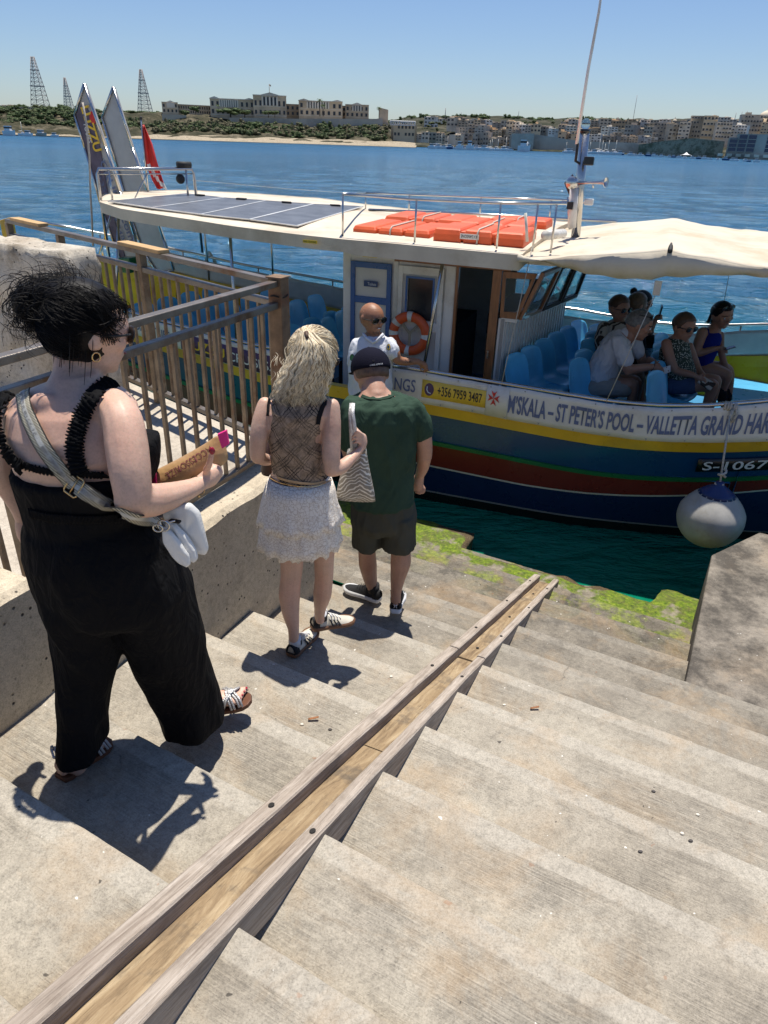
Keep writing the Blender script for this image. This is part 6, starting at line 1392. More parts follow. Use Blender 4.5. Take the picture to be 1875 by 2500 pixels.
cap_hair(HC, HR, hax, M_STUB, F, cut=-.35, front=.5)
M_SHIRT = cloth('green_cotton', (.034, .064, .044), wr=.8, scale=8, var=.15); M_SHORT = cloth('charcoal_cotton', (.068, .069, .054), wr=.7, scale=9)
S = MB(); F.rows(S, [(552, 745, 930, 3.755, .088), (572, 668, 1040, 3.745, .118), (600, 640, 1088, 3.735, .14), (680, 628, 1092, 3.72, .150), (800, 645, 1072, 3.72, .148), (900, 660, 1066, 3.72, .145), (1000, 668, 1060, 3.73, .145), (1100, 675, 1058, 3.73, .15), (1190, 678, 1062, 3.73, .155)])
F.tube(S, [(1052, 640, 3.72, 124), (1095, 710, 3.71, 126), (1112, 775, 3.715, 122)], caps=True); F.tube(S, [(675, 640, 3.72, 124), (648, 740, 3.735, 118), (652, 830, 3.76, 108)])
folds(F.build(S, 'tshirt', M_SHIRT, .008, 4), .014, 8, 2.6, 6, .5)
F.ribbon('collar', [(742, 556), (790, 575), (850, 580), (910, 566), (938, 552)], .018, M_SHIRT, .002, .004)
S = MB(); F.rows(S, [(1150, 684, 1056, 3.735, .15), (1220, 682, 1064, 3.74, .16), (1300, 684, 1066, 3.74, .165), (1340, 700, 1060, 3.74, .14)]); F.rows(S, [(1250, 684, 872, 3.75, .14), (1350, 688, 868, 3.76, .135), (1440, 694, 862, 3.77, .13)]); F.rows(S, [(1250, 872, 1066, 3.74, .145), (1350, 868, 1066, 3.735, .14), (1448, 863, 1064, 3.73, .135)])
folds(F.build(S, 'shorts', M_SHORT, .008, 4), .012, 8, 3, 2, .2)
M_CAP = pm('navy_cap_cloth', (.009, .009, .019), .9, var=.15, bmp=.4, bs=180, spec=.1)
S = MB(); S.ell(HC+u_h*.30*HR-f_*.0*HR, (HR*.97, HR*1.14, HR*.98), hax, 28, 18, fn=lambda p: V((p.x, p.y, max(p.z, -.12)))); cp_ = F.build(S, 'cap', M_CAP, hitme=True)
S = MB(); S.ell(HC+u_h*.26*HR+f_*1.25*HR-rt_*.1*HR, (HR*.72, HR*.62, HR*.07), hax, 16, 6); F.build(S, 'peak', M_CAP, hitme=False, parent=cp_)
S = MB(); S.ell(HC+u_h*1.28*HR, (.008, .008, .004), seg=8, rin=5); F.build(S, 'button', M_CAP, hitme=False, parent=cp_)
def oncap(s, t):
    h = F.surf(794+s*76, 378-s*10-t*9, .002, [cp_]); return h[0] if h else F.pt(800, 400, 3.7)
flat_text('lettering', 'UNDER ARMOUR', oncap, M_TXTW, cp_, .0)
S = MB(); k0 = [F.surf(815+dx, 350+dy, .002, [cp_])[0] for dx, dy in ((-5, -7), (-2, 0), (-5, 7))]; k1 = [F.surf(815+dx, 350+dy, .002, [cp_])[0] for dx, dy in ((5, -7), (2, 0), (5, 7))]; S.tube(k0, .001, 5); S.tube(k1, .001, 5); S.tube([k0[1], k1[1]], .001, 5); F.build(S, 'emblem', M_DARK, hitme=False, parent=cp_)
M_WSO = pm('white_sole', (.7, .7, .7), .6); M_BMESH = pm('black_mesh', (.014, .014, .015), .8, bmp=.5, bs=250)
h_ = F.pt(945, 1862, 3.66); h_.z = max(h_.z, fg.z+.045); t_2 = h_+V((.10, .95, -.17)).normalized()*.28; P_, _, _ = shoe(F, h_, t_2, (M_BMESH, M_WSO, M_BMESH, M_BMESH), w=.052, hgt=.09, stripes=False, sole_th=.034)
S = MB(); S.tube([P_(.16, 0, .06), P_(.17, 0, .13)], [.038, .040], 12); F.build(S, 'sock', M_BMESH, hitme=False)
S = MB(); 
for sg in (-1, 1): S.tube([P_(-.04, sg*.010, .062), P_(-.045, sg*.003, .052), P_(-.04, sg*.010, .042)], .002, 5)
S.tube([P_(-.035, -.012, .066), P_(-.048, 0, .060), P_(-.035, .012, .066)], .002, 5); F.build(S, 'emblem', M_TXTW, hitme=False)
q0 = on_step(905, 1478); h_ = F.pt(850, 1790, 3.86); t_2 = h_+V((-.86, .50, 0)).normalized()*.27; P_, _, _ = shoe(F, h_, t_2, (M_BMESH, M_WSO, M_BMESH, M_BMESH), w=.05, hgt=.09, stripes=False, sole_th=.03)
S = MB(); S.tube([P_(.16, 0, .06), P_(.17, 0, .12)], [.038, .038], 12); F.build(S, 'sock', M_BMESH, hitme=False)
# ------------------------------------------------ crew man at the boat
JB = lambda x, y, d: onp(x, y, BV, d)
CX = lambda x, y: (820+.16878*x, 720+.16878*y)
zfeet = -3.44
F = Fig('bald crewman in sunglasses and a white polo shirt leaning on the boat’s side rail', JB(900, 1120, 6.5), JB, CX, .16878)
S = MB()
F.rows(S, [(540, 430, 650, 6.58, .055), (600, 400, 690, 6.57, .07), (680, 300, 790, 6.55, .09), (780, 230, 850, 6.55, .115), (950, 215, 800, 6.55, .12), (1200, 215, 790, 6.56, .115), (1500, 210, 800, 6.56, .12), (1700, 215, 800, 6.56, .125)])
F.tube(S, [(535, 430, 6.56, 180), (535, 520, 6.57, 190), (545, 600, 6.57, 210)])
F.tube(S, [(790, 720, 6.55, 150), (850, 820, 6.52, 150), (880, 920, 6.52, 135)]); F.tube(S, [(880, 930, 6.52, 135), (960, 960, 6.56, 125), (1080, 960, 6.63, 115), (1180, 965, 6.70, 90), (1225, 990, 6.74, 80)])
F.tube(S, [(1225, 985, 6.74, 80), (1275, 1010, 6.77, 92), (1295, 1040, 6.78, 80)])
for i in range(4): F.tube(S, [(1265+16*i, 1030+4*i, 6.78, 32), (1285+14*i, 1080, 6.765, 28), (1270+10*i, 1115, 6.79, 24)], 8)
F.tube(S, [(1240, 1010, 6.75, 34), (1225, 1070, 6.76, 30), (1240, 1105, 6.78, 24)], 8)
F.tube(S, [(285, 740, 6.55, 140), (250, 880, 6.53, 138), (240, 1050, 6.52, 130), (262, 1180, 6.5, 118), (285, 1350, 6.48, 105), (300, 1500, 6.46, 80), (305, 1560, 6.45, 95)])
F.tube(S, [(400, 1700, 6.56, 250), (400, 2050, 6.53, 180), (400, 2500, 6.5, 110), (400, 2580, 6.48, 100)]); F.tube(S, [(640, 1700, 6.56, 250), (640, 2050, 6.53, 180), (640, 2500, 6.5, 110), (640, 2580, 6.48, 100)])
HC = F.pt(515, 335, 6.56); HR = .148*.95; hax = head(S, HC, HR, V((.62, -.74, -.10)), jaw=1.05)
crb = F.build(S, 'body', SK3, .008, 3); face_bits(F, HC, HR, hax, 'on')
rt_, f_, u_h = hax
S = MB(); S.ell(HC-u_h*.45*HR+f_*.935*HR, (.020, .005, .005), hax, 10, 6); F.build(S, 'smile', M_TXTW, hitme=False)
M_STB = pm('beard_stubble', (.22, .12, .08), .8); S = MB(); S.ell(HC-u_h*.80*HR+f_*.60*HR, (HR*.30, HR*.20, HR*.16), hax, 16, 10); F.build(S, 'stubble', M_STB, hitme=False)
S = MB(); S.tube([HC+rt_*x*HR+f_*(.96-.12*abs(x))*HR+u_h*.24*HR for x in (-.6, -.3, 0, .3, .6)], .003, 6); F.build(S, 'glasses_bar', M_GOLD, hitme=False)
M_POLO = cloth('white_polo_cotton', (.66, .68, .74), wr=.6, scale=9, var=.05)
S = MB(); F.rows(S, [(590, 395, 680, 6.57, .085), (640, 320, 770, 6.56, .105), (700, 270, 800, 6.555, .125), (800, 215, 840, 6.55, .14), (950, 195, 815, 6.55, .145), (1100, 195, 806, 6.55, .14), (1300, 195, 806, 6.555, .14), (1480, 200, 805, 6.56, .145)])
F.tube(S, [(770, 700, 6.55, 170), (825, 780, 6.52, 180), (850, 860, 6.52, 165)]); F.tube(S, [(290, 720, 6.55, 165), (262, 830, 6.53, 170), (248, 980, 6.52, 162)])
po_ = F.build(S, 'polo_shirt', M_POLO, .009, 4); folds(po_, .012, 8, 3, 4)
S = MB(); S.tube([F.pt(400, 560, 6.50), F.pt(440, 620, 6.45), F.pt(540, 690, 6.42), F.pt(600, 660, 6.42), F.pt(690, 560, 6.46)], .014, 8); F.build(S, 'collar', M_POLO, hitme=False, parent=po_)
def badge(x, y, w_, h_2, cs):
    for i, (k, mt) in enumerate(cs):
        S = MB(); pts = [F.surf(x+w_*k*cos(a*pi/6), y+h_2*k*sin(a*pi/6), .003+.002*i, [po_]) for a in range(12)]
        if all(pts): S.prism([p[0] for p in pts], V((0, -.001, 0))); F.build(S, 'badge', mt, hitme=False, parent=po_)
badge(765, 755, 28, 48, ((1, M_TXTK), (.85, M_TXTY), (.5, M_TEAL))); badge(238, 905, 34, 52, ((1, M_TXTK), (.8, M_GRN)))
S = MB(); S.tube([F.pt(560, 640, 6.44), F.pt(620, 640, 6.43), F.pt(640, 590, 6.45)], .004, 6); F.build(S, 'necklace', M_CROSS, hitme=False)
S = MB(); F.rows(S, [(1460, 205, 800, 6.56, .14), (1700, 215, 800, 6.56, .145), (1900, 260, 780, 6.55, .13), (2000, 270, 770, 6.54, .12)]); F.build(S, 'white_shorts', M_POLO, 0, hitme=False)
h_ = F.pt(400, 2640, 6.46); 
for x in (400, 640):
    h_ = F.pt(x, 2600, 6.50); shoe(F, h_, h_+V((.15, -.22, 0)), (M_TXTW, M_WSO, M_TXTW, M_TXTW), stripes=False)
hh = F.surf(1040, 950, .002); 
if hh: flat_text('tattoo', 'Neil', lambda s, t: (lambda q: q[0] if q else F.pt(1040, 950, 6.5))(F.surf(1000+s*120, 985-t*50, .0015, [crb])), M_DARK, crb, .0)

# ------------------------------------------------ passengers
GX = lambda x, y: (1440+.22905*x, 690+.22905*y); GK = .22905
M_SHD = skin('passenger_skin', (.42, .22, .15)); M_KHA = cloth('beige_shorts_cloth', (.34, .31, .27), wr=.6, scale=10); M_WTEE = cloth('white_cotton', (.62, .60, .60), wr=.7, scale=8, var=.05)
mt, t, b = nodes('palm_print_shirt'); P = pos(t); wv = t.nodes.new('ShaderNodeTexWave'); wv.wave_type = 'RINGS'; wv.inputs['Scale'].default_value = 7; wv.inputs['Distortion'].default_value = 9; wv.inputs['Detail'].default_value = 3; t.links.new(P, wv.inputs[0]); t.links.new(ramp(t, wv.outputs[1], [(.42, (.055, .035, .025)), (.55, (.50, .44, .36))]), b.inputs['Base Color']); b.inputs['Roughness'].default_value = .85; M_HAW = mt
mt, t, b = nodes('floral_green_top'); P = pos(t); vo = t.nodes.new('ShaderNodeTexVoronoi'); vo.inputs['Scale'].default_value = 62; t.links.new(P, vo.inputs[0]); t.links.new(ramp(t, vo.outputs['Distance'], [(.30, (.50, .50, .42)), (.42, (.035, .05, .035))]), b.inputs['Base Color']); b.inputs['Roughness'].default_value = .85; bump(t, b, noi(t, P, 14, 3), .5, .02); M_FLO = mt
mt, t, b = nodes('dotted_white_top'); P = pos(t); vo = t.nodes.new('ShaderNodeTexVoronoi'); vo.inputs['Scale'].default_value = 34; t.links.new(P, vo.inputs[0]); t.links.new(ramp(t, vo.outputs['Distance'], [(.22, (.02, .02, .03)), (.28, (.6, .58, .58))]), b.inputs['Base Color']); b.inputs['Roughness'].default_value = .85; M_DOT = mt
M_BLUD = cloth('royal_blue_cloth', (.010, .022, .20), wr=.6, scale=10); M_DEN = cloth('denim', (.07, .10, .18), wr=.5, scale=10); M_DKC = cloth('dark_cloth', (.02, .02, .025), wr=.5, scale=10)
M_PH = pm('phone_black', (.01, .01, .012), .2)
def hand_tubes(S, F, x, y, d, w_=70, dx=30, dy=10):
    F.tube(S, [(x, y, d, w_*.75), (x+dx*.5, y+dy*.5, d, w_)], 8)
    for i in range(4): F.tube(S, [(x+dx*.6, y+dy*.6+(i-1.5)*w_*.26, d-.01, w_*.30), (x+dx*1.3, y+dy*1.3+(i-1.5)*w_*.24, d-.015, w_*.27), (x+dx*1.6, y+dy*1.9+(i-1.5)*w_*.20+8, d, w_*.22)], 6)
    F.tube(S, [(x, y-w_*.2, d-.01, w_*.34), (x+dx*.8, y-w_*.55, d-.02, w_*.28)], 6)
# 1 man in the palm-print shirt
F = Fig('man in sunglasses and a brown palm-print shirt sitting on the boat at the far side', B(-.45, 8.85, -2.85), JB, GX, GK)
S = MB(); F.rows(S, [(395, 250, 370, 8.87, .06), (440, 170, 400, 8.87, .09), (520, 110, 420, 8.87, .11), (650, 85, 420, 8.87, .13), (850, 90, 420, 8.87, .14), (1000, 80, 440, 8.87, .15)])
F.tube(S, [(310, 330, 8.86, 110), (305, 430, 8.87, 130)]); F.tube(S, [(150, 480, 8.80, 110), (110, 600, 8.74, 100), (130, 720, 8.72, 90), (260, 800, 8.72, 70)]); F.tube(S, [(400, 480, 8.92, 100), (440, 620, 8.95, 95), (520, 700, 8.9, 75)])
F.tube(S, [(200, 980, 8.85, 170), (420, 960, 8.85, 150), (520, 980, 8.8, 110), (540, 1300, 8.8, 80)]); F.tube(S, [(200, 1000, 8.95, 170), (420, 980, 9.0, 150), (540, 1000, 9.0, 110), (550, 1300, 9.0, 80)])
HC = F.pt(308, 275, 8.86); HR = .135; hax = head(S, HC, HR, V((.50, -.86, -.08)), jaw=1.15); F.build(S, 'body', SK2, .010, 3); face_bits(F, HC, HR, hax, 'on'); cap_hair(HC, HR, hax, M_HBR, F, cut=.05, front=.6)
S = MB(); F.rows(S, [(405, 215, 380, 8.87, .085), (440, 150, 410, 8.87, .11), (520, 95, 430, 8.87, .13), (650, 75, 430, 8.87, .15), (850, 80, 430, 8.87, .155), (980, 80, 430, 8.87, .16)]); F.tube(S, [(155, 480, 8.80, 130), (110, 610, 8.74, 130), (115, 690, 8.73, 120)]); F.tube(S, [(400, 480, 8.92, 120), (440, 600, 8.95, 120)]); folds(F.build(S, 'shirt', M_HAW, .010, 3), .010, 8, 4, 1)
# 2 light-brown haired woman with a ponytail, 3 woman with a dark bun and raised phone
F = Fig('woman with a light brown ponytail sitting behind the grey-haired man on the boat', B(-.3, 9.1, -2.85), JB, GX, GK)
S = MB(); F.rows(S, [(350, 440, 560, 9.12, .06), (420, 390, 590, 9.12, .1), (600, 390, 590, 9.12, .12), (900, 380, 600, 9.12, .14)]); F.tube(S, [(490, 300, 9.12, 95), (490, 380, 9.12, 110)]); F.tube(S, [(430, 950, 9.1, 140), (640, 950, 9.1, 120), (660, 1250, 9.1, 80)])
HC = F.pt(500, 235, 9.12); HR = .125; hax = head(S, HC, HR, V((.93, .25, -.1))); F.build(S, 'body', M_SHD, .010, 3); face_bits(F, HC, HR, hax, 'no'); cap_hair(HC, HR, hax, M_HLB, F, cut=-.5, front=.5)
S = MB(); F.tube(S, [(440, 190, 9.1, 70), (430, 260, 9.08, 75), (425, 340, 9.07, 60), (430, 390, 9.07, 30)]); F.build(S, 'ponytail', M_HLB, hitme=False)
S = MB(); F.rows(S, [(400, 400, 590, 9.12, .11), (600, 380, 600, 9.12, .135), (960, 370, 610, 9.12, .15)]); F.build(S, 'dark_top', M_DKC, 0)
F = Fig('woman with a dark hair bun raising her phone at the far side of the boat', B(-.1, 9.55, -2.85), JB, GX, GK)
S = MB(); F.rows(S, [(340, 490, 610, 9.52, .06), (430, 450, 660, 9.52, .1), (600, 460, 670, 9.5, .12), (900, 470, 720, 9.5, .14)]); F.tube(S, [(545, 280, 9.52, 90), (550, 370, 9.52, 100)])
F.tube(S, [(620, 470, 9.46, 95), (610, 560, 9.40, 92), (615, 600, 9.38, 85), (650, 500, 9.40, 72), (685, 430, 9.42, 52)]); F.tube(S, [(690, 425, 9.42, 50), (715, 375, 9.43, 62)], 8)
for i in range(4): F.tube(S, [(715, 350+14*i, 9.42, 22), (745, 340+14*i, 9.40, 20), (770, 350+14*i, 9.42, 18)], 6)
F.tube(S, [(500, 930, 9.5, 140), (700, 900, 9.45, 120), (720, 1200, 9.4, 80)])
HC = F.pt(545, 215, 9.54); HR = .13; hax = head(S, HC, HR, V((.95, -.15, -.15))); F.build(S, 'body', SK3, .010, 3); face_bits(F, HC, HR, hax, 'on'); cap_hair(HC, HR, hax, M_HDK, F, cut=-.3, front=.45)
S = MB(); S.ell(F.pt(467, 92, 9.56), .045, seg=14, rin=10, fn=lambda p: p*(1+.15*noise.noise(p*4))); F.build(S, 'hair_bun', M_HDK, hitme=False)
S = MB(); F.rows(S, [(440, 455, 655, 9.52, .11), (600, 455, 690, 9.5, .135), (780, 460, 735, 9.48, .15), (960, 470, 740, 9.48, .16)]); F.build(S, 'dotted_top', M_DOT, 0)
S = MB(); F.rows(S, [(560, 590, 690, 9.36, .06), (620, 575, 705, 9.34, .07), (690, 600, 690, 9.34, .05)]); F.build(S, 'dark_bag', M_DKC, 0, hitme=False)
ph = thing('phone', F.pt(755, 310, 9.38), 'phone held up by the woman with the dark bun', 'phone'); S = MB(); a, b_ = F.pt(740, 345, 9.40), F.pt(772, 245, 9.38); S.beam(a, b_, .018, .075, up=V((.2, 1, 0))); S.build('phone_body', M_PH, ph, bevel=.003)
# 4 grey-haired man in the white T-shirt
F = Fig('grey-haired man in a white T-shirt leaning forward on his knees on the boat', B(-.45, 7.9, -2.85), JB, GX, GK)
S = MB()
hips, sh_, nk = F.pt(130, 1060, 7.95), F.pt(360, 600, 7.95), F.pt(440, 540, 7.97)
def bodytube(S, pts, n=20):
    """elliptical torso along a bent spine: (x, y, depth, width px, depth m)"""
    C = [F.pt(a, b_, d) for a, b_, d, w_, h_ in pts]; R = []
    for i, (c, q) in enumerate(zip(C, pts)):
        t_ = (C[min(i+1, len(C)-1)]-C[max(i-1, 0)]).normalized(); s_ = V((BV.x, BV.y, 0)); s_ = (s_-t_*s_.dot(t_)).normalized(); u_ = t_.cross(s_); rr_ = F.r(c, q[3]); R.append([c+u_*rr_*cos(a*2*pi/n)+s_*q[4]*sin(a*2*pi/n) for a in range(n)])
    S.rings(R); S.ell(C[-1], (F.r(C[-1], pts[-1][3])*.8,)*3, seg=12, rin=8)
bodytube(S, [(100, 1100, 7.95, 270, .16), (120, 1000, 7.95, 290, .17), (170, 880, 7.95, 300, .17), (240, 740, 7.95, 290, .185), (310, 620, 7.95, 240, .18), (380, 560, 7.96, 150, .11)])
F.tube(S, [(400, 590, 7.96, 150), (470, 520, 7.97, 140)]); F.tube(S, [(310, 640, 7.76, 140), (355, 760, 7.72, 135), (390, 880, 7.70, 120), (415, 940, 7.70, 105)]); F.tube(S, [(410, 930, 7.70, 105), (520, 915, 7.72, 100), (640, 900, 7.76, 78), (690, 900, 7.78, 62)]); hand_tubes(S, F, 700, 900, 7.78, 72, 55, 25)
F.tube(S, [(470, 640, 8.14, 120), (530, 760, 8.16, 110), (570, 860, 8.14, 100), (640, 830, 8.02, 80), (700, 870, 7.93, 62)]); hand_tubes(S, F, 700, 872, 7.92, 66, 50, 40)
F.tube(S, [(60, 1120, 7.84, 200), (230, 1110, 7.83, 190), (420, 1090, 7.82, 140), (460, 1090, 7.82, 120), (440, 1300, 7.84, 95), (410, 1420, 7.84, 70)]); F.tube(S, [(80, 1100, 8.08, 200), (260, 1080, 8.08, 190), (480, 1060, 8.08, 140), (490, 1200, 8.08, 100), (450, 1400, 8.08, 75)])
HC = F.pt(520, 455, 7.97); HR = .14; hax = head(S, HC, HR, V((.90, -.30, -.25)), V((.25, 0, 1)), jaw=1.1); F.build(S, 'body', SK2, .009, 3); face_bits(F, HC, HR, hax, 'top'); cap_hair(HC, HR, hax, M_HGR, F, cut=-.25, front=.55)
S = MB(); bodytube(S, [(110, 1050, 7.95, 300, .18), (130, 980, 7.95, 320, .185), (175, 870, 7.95, 325, .19), (240, 740, 7.95, 310, .205), (310, 620, 7.95, 262, .20), (375, 560, 7.96, 190, .14)]); F.tube(S, [(310, 640, 7.76, 165), (355, 745, 7.72, 168), (382, 830, 7.71, 160)]); F.tube(S, [(470, 650, 8.14, 150), (515, 740, 8.16, 145)]); folds(F.build(S, 'tshirt', M_WTEE, .009, 4), .014, 8, 4, 1)
S = MB(); F.tube(S, [(60, 1120, 7.84, 225), (230, 1115, 7.83, 215), (370, 1130, 7.82, 190)]); F.tube(S, [(80, 1100, 8.08, 225), (260, 1085, 8.08, 210), (450, 1080, 8.08, 180)]); F.build(S, 'shorts', M_KHA, .010, 3)
S = MB(); wq = F.pt(668, 902, 7.77); S.tube([wq+V((.012*sin(a*.4), .03*cos(a*.4), .034*sin(a*.4))) for a in range(16)], .004, 6, closed=True); F.build(S, 'wristband', M_DARK, hitme=False)
lf = thing('leaflet', F.pt(760, 960, 7.8), 'folded printed leaflet held by the man in the white T-shirt', 'leaflet'); S = MB(); S.prism([F.pt(640, 975, 7.74), F.pt(745, 1000, 7.74), F.pt(860, 950, 7.84), F.pt(860, 880, 7.86), F.pt(780, 905, 7.80)], V((0, .004, 0))); S.build('paper', M_DOT, lf)
# 5 woman in the floral top
F = Fig('woman in sunglasses and a green floral sleeveless top sitting with a patterned clutch', B(.3, 8.25, -2.85), JB, GX, GK)
S = MB(); F.rows(S, [(560, 880, 1010, 8.28, .065), (620, 800, 1060, 8.28, .10), (700, 760, 1070, 8.28, .115), (800, 745, 1085, 8.27, .13), (900, 770, 1115, 8.26, .14), (1000, 800, 1140, 8.25, .15), (1080, 820, 1150, 8.24, .15)])
F.tube(S, [(960, 540, 8.27, 120), (945, 600, 8.28, 140)]); F.tube(S, [(815, 650, 8.16, 110), (840, 760, 8.12, 112), (880, 880, 8.09, 100), (925, 940, 8.08, 88), (1020, 965, 8.06, 78), (1100, 985, 8.05, 60), (1130, 1000, 8.05, 55)]); hand_tubes(S, F, 1150, 1010, 8.04, 66, 60, 30)
F.tube(S, [(1060, 680, 8.38, 90), (1120, 830, 8.36, 82), (1160, 930, 8.3, 70), (1210, 985, 8.2, 55)])
F.tube(S, [(900, 1090, 8.16, 190), (1100, 1090, 8.14, 170), (1280, 1090, 8.12, 140), (1310, 1110, 8.12, 125), (1270, 1230, 8.13, 105), (1220, 1360, 8.14, 70), (1210, 1420, 8.14, 60)]); F.tube(S, [(920, 1060, 8.36, 190), (1150, 1040, 8.34, 160), (1320, 1040, 8.32, 130), (1340, 1070, 8.32, 120), (1310, 1230, 8.32, 95), (1270, 1390, 8.32, 65)])
HC = F.pt(1000, 470, 8.27); HR = .132; hax = head(S, HC, HR, V((.42, -.90, -.12)), jaw=1.1); F.build(S, 'body', SK2, .009, 3); face_bits(F, HC, HR, hax, 'on'); cap_hair(HC, HR, hax, M_HBR, F, cut=-.15, front=.62)
S = MB(); F.rows(S, [(585, 840, 1030, 8.28, .095), (640, 790, 1062, 8.28, .125), (700, 745, 1072, 8.28, .13), (800, 730, 1092, 8.27, .145), (900, 760, 1125, 8.26, .155), (1000, 795, 1150, 8.25, .165), (1070, 815, 1165, 8.24, .165)], wav=.02, wn=7); F.build(S, 'floral_top', M_FLO, 0)
S = MB(); F.tube(S, [(890, 1095, 8.16, 205), (1080, 1095, 8.14, 190)]); F.tube(S, [(920, 1065, 8.36, 200), (1100, 1055, 8.34, 180)]); F.build(S, 'denim_shorts', M_DEN, 0)
cl = thing('clutch_bag', F.pt(1260, 1090, 8.04), 'brown patterned clutch bag on the floral-top woman’s lap', 'bag'); S = MB(); S.prism([F.pt(1150, 1050, 8.0), F.pt(1225, 1000, 8.05), F.pt(1352, 1075, 8.05), F.pt(1285, 1145, 8.0)], V((0, .012, -.02))); S.build('clutch_body', M_HAW, cl, bevel=.006)
# 6 woman in royal blue
F = Fig('dark-haired woman in a royal blue sleeveless top with sunglasses on her head', B(.75, 8.85, -2.85), JB, GX, GK)
S = MB(); F.rows(S, [(450, 1290, 1400, 8.88, .06), (500, 1210, 1400, 8.87, .09), (600, 1160, 1400, 8.86, .11), (720, 1120, 1360, 8.85, .125), (850, 1130, 1300, 8.84, .13), (930, 1150, 1340, 8.83, .14)])
F.tube(S, [(1370, 410, 8.86, 115), (1340, 480, 8.88, 130)]); F.tube(S, [(1200, 530, 8.76, 115), (1160, 640, 8.72, 112), (1130, 740, 8.70, 92), (1190, 745, 8.70, 84), (1290, 715, 8.72, 66), (1350, 700, 8.74, 52)]); hand_tubes(S, F, 1370, 700, 8.74, 70, 60, 15)
F.tube(S, [(1390, 560, 8.96, 85), (1395, 700, 8.96, 80), (1430, 850, 8.92, 66), (1480, 950, 8.88, 50)]); hand_tubes(S, F, 1490, 960, 8.86, 60, 15, 50)
F.tube(S, [(1220, 930, 8.76, 180), (1340, 950, 8.75, 165), (1440, 985, 8.74, 140), (1450, 1010, 8.74, 130), (1420, 1110, 8.76, 100), (1400, 1220, 8.78, 80)]); F.tube(S, [(1240, 910, 8.95, 170), (1400, 920, 8.95, 150), (1470, 960, 8.95, 130), (1480, 1130, 8.95, 90), (1460, 1250, 8.95, 75)])
HC = F.pt(1405, 345, 8.86); HR = .132; hax = head(S, HC, HR, V((.30, -.93, -.15)), V((-.15, 0, 1))); F.build(S, 'body', SK2, .009, 3); face_bits(F, HC, HR, hax, 'top'); cap_hair(HC, HR, hax, M_HDK, F, cut=-.1, front=.55)
S = MB(); rnd = random.Random(5)
for i in range(60):
    x = rnd.uniform(1270, 1350); strand([F.pt(x+40, 270+rnd.uniform(0, 40), 8.9), F.pt(x+10, 340, 8.9+rnd.uniform(-.05, .03)), F.pt(x-15, 400, 8.88), F.pt(x-30+rnd.uniform(-20, 20), 430+rnd.uniform(-20, 20), 8.86)], .0045, 4, S)
F.build(S, 'loose_hair', M_HDK, hitme=False)
S = MB(); F.rows(S, [(520, 1215, 1395, 8.87, .10), (600, 1155, 1410, 8.86, .13), (720, 1105, 1375, 8.85, .14), (850, 1115, 1310, 8.84, .145), (930, 1130, 1350, 8.83, .16)], wav=.02, wn=7); F.build(S, 'blue_top', M_BLUD, 0)
F.ribbon('shoulder_strap', [(1215, 470), (1260, 500), (1275, 560)], .015, M_BLUD, .003, .003)
S = MB(); F.tube(S, [(1400, 1130, 8.77, 118), (1410, 1240, 8.78, 105)]); F.tube(S, [(1465, 1130, 8.95, 100), (1465, 1240, 8.95, 95)]); F.build(S, 'black_boots', M_DKC, 0)
ph = thing('phone', F.pt(1500, 690, 8.70), 'phone held flat by the woman in royal blue', 'phone'); S = MB(); S.beam(F.pt(1435, 712, 8.70), F.pt(1550, 678, 8.72), .07, .010); S.build('phone_body', M_PH, ph, bevel=.003)
# ================================================ FAR SHORE
M_ROCK = concrete('pale_shore_rock', (.36, .29, .20), (.48, .40, .28), (.56, .48, .35), grime=(.16, .13, .09), gr=(.44, .58), bstr=.3)
def landmat(name, a, b_, c, sc=.12):
    mt, t, b = nodes(name); P = pos(t); n = noi(t, P, sc, 8, .7); n2 = noi(t, P, sc*6, 6, .75)
    col = ramp(t, n, [(.35, a), (.5, b_), (.62, c)]); col = mixc(t, ramp(t, n2, [(.5, 0), (.62, .8)]), col, tuple(x*.45 for x in a)); t.links.new(col, b.inputs['Base Color']); b.inputs['Roughness'].default_value = .95; b.inputs['Specular IOR Level'].default_value = .1; return mt
M_HILL = landmat('scrub_hillside', (.035, .038, .022), (.07, .064, .04), (.17, .145, .10)); M_CLIFF = landmat('limestone_cliff', (.28, .23, .16), (.38, .32, .23), (.14, .13, .08), .15); M_GHILL = landmat('wooded_hillside', (.03, .036, .02), (.05, .05, .032), (.12, .11, .08), .08)
def terrain(name, prof, mat, amp=1.5, x0=None, x1=None, step=4):
    """prof: list of (distance, [(px, py), ...]) bands from the water up; each band is a polyline in the picture at that distance"""
    S = MB(); x0 = prof[0][1][0][0] if x0 is None else x0; x1 = prof[0][1][-1][0] if x1 is None else x1; n = int((x1-x0)/step); rows = []
    for bi_, (D, tab) in enumerate(prof):
        r = []
        for i in range(n+1):
            x = lerp(x0, x1, i/n); p = far(x, interp(tab, x), D); q = p*.04
            if bi_ > 0: p = p+V((noise.noise(q*1.0), noise.noise(q*1.3+V((5, 0, 0))), .7*noise.noise(q*2)))*amp
            r.append(p)
        rows.append(r)
    # subdivide between bands for relief
    R2 = []
    for a_, b2 in zip(rows, rows[1:]):
        for k in range(4):
            f = k/4; R2.append([p.lerp(q_, f)+V((0, 0, 1))*noise.noise(p.lerp(q_, f)*.15)*amp*.6*(0 if k == 0 else 1) for p, q_ in zip(a_, b2)])
    R2.append(rows[-1]); S.grid(R2, sm=False); return tag(S.build(name, mat), kind='structure')
WL = lambda x: H0(x)+interp([(-300, 26.5), (0, 26), (960, 25.5), (1400, 25.5), (1600, 27), (1875, 33), (2200, 42)], x)
H0 = lambda x: 302.02+.03301*x
def wdist(x): # distance of the waterline seen at column x
    d = ray(x, WL(x)); return hypot(d.x, d.y)*(WATER/d.z)
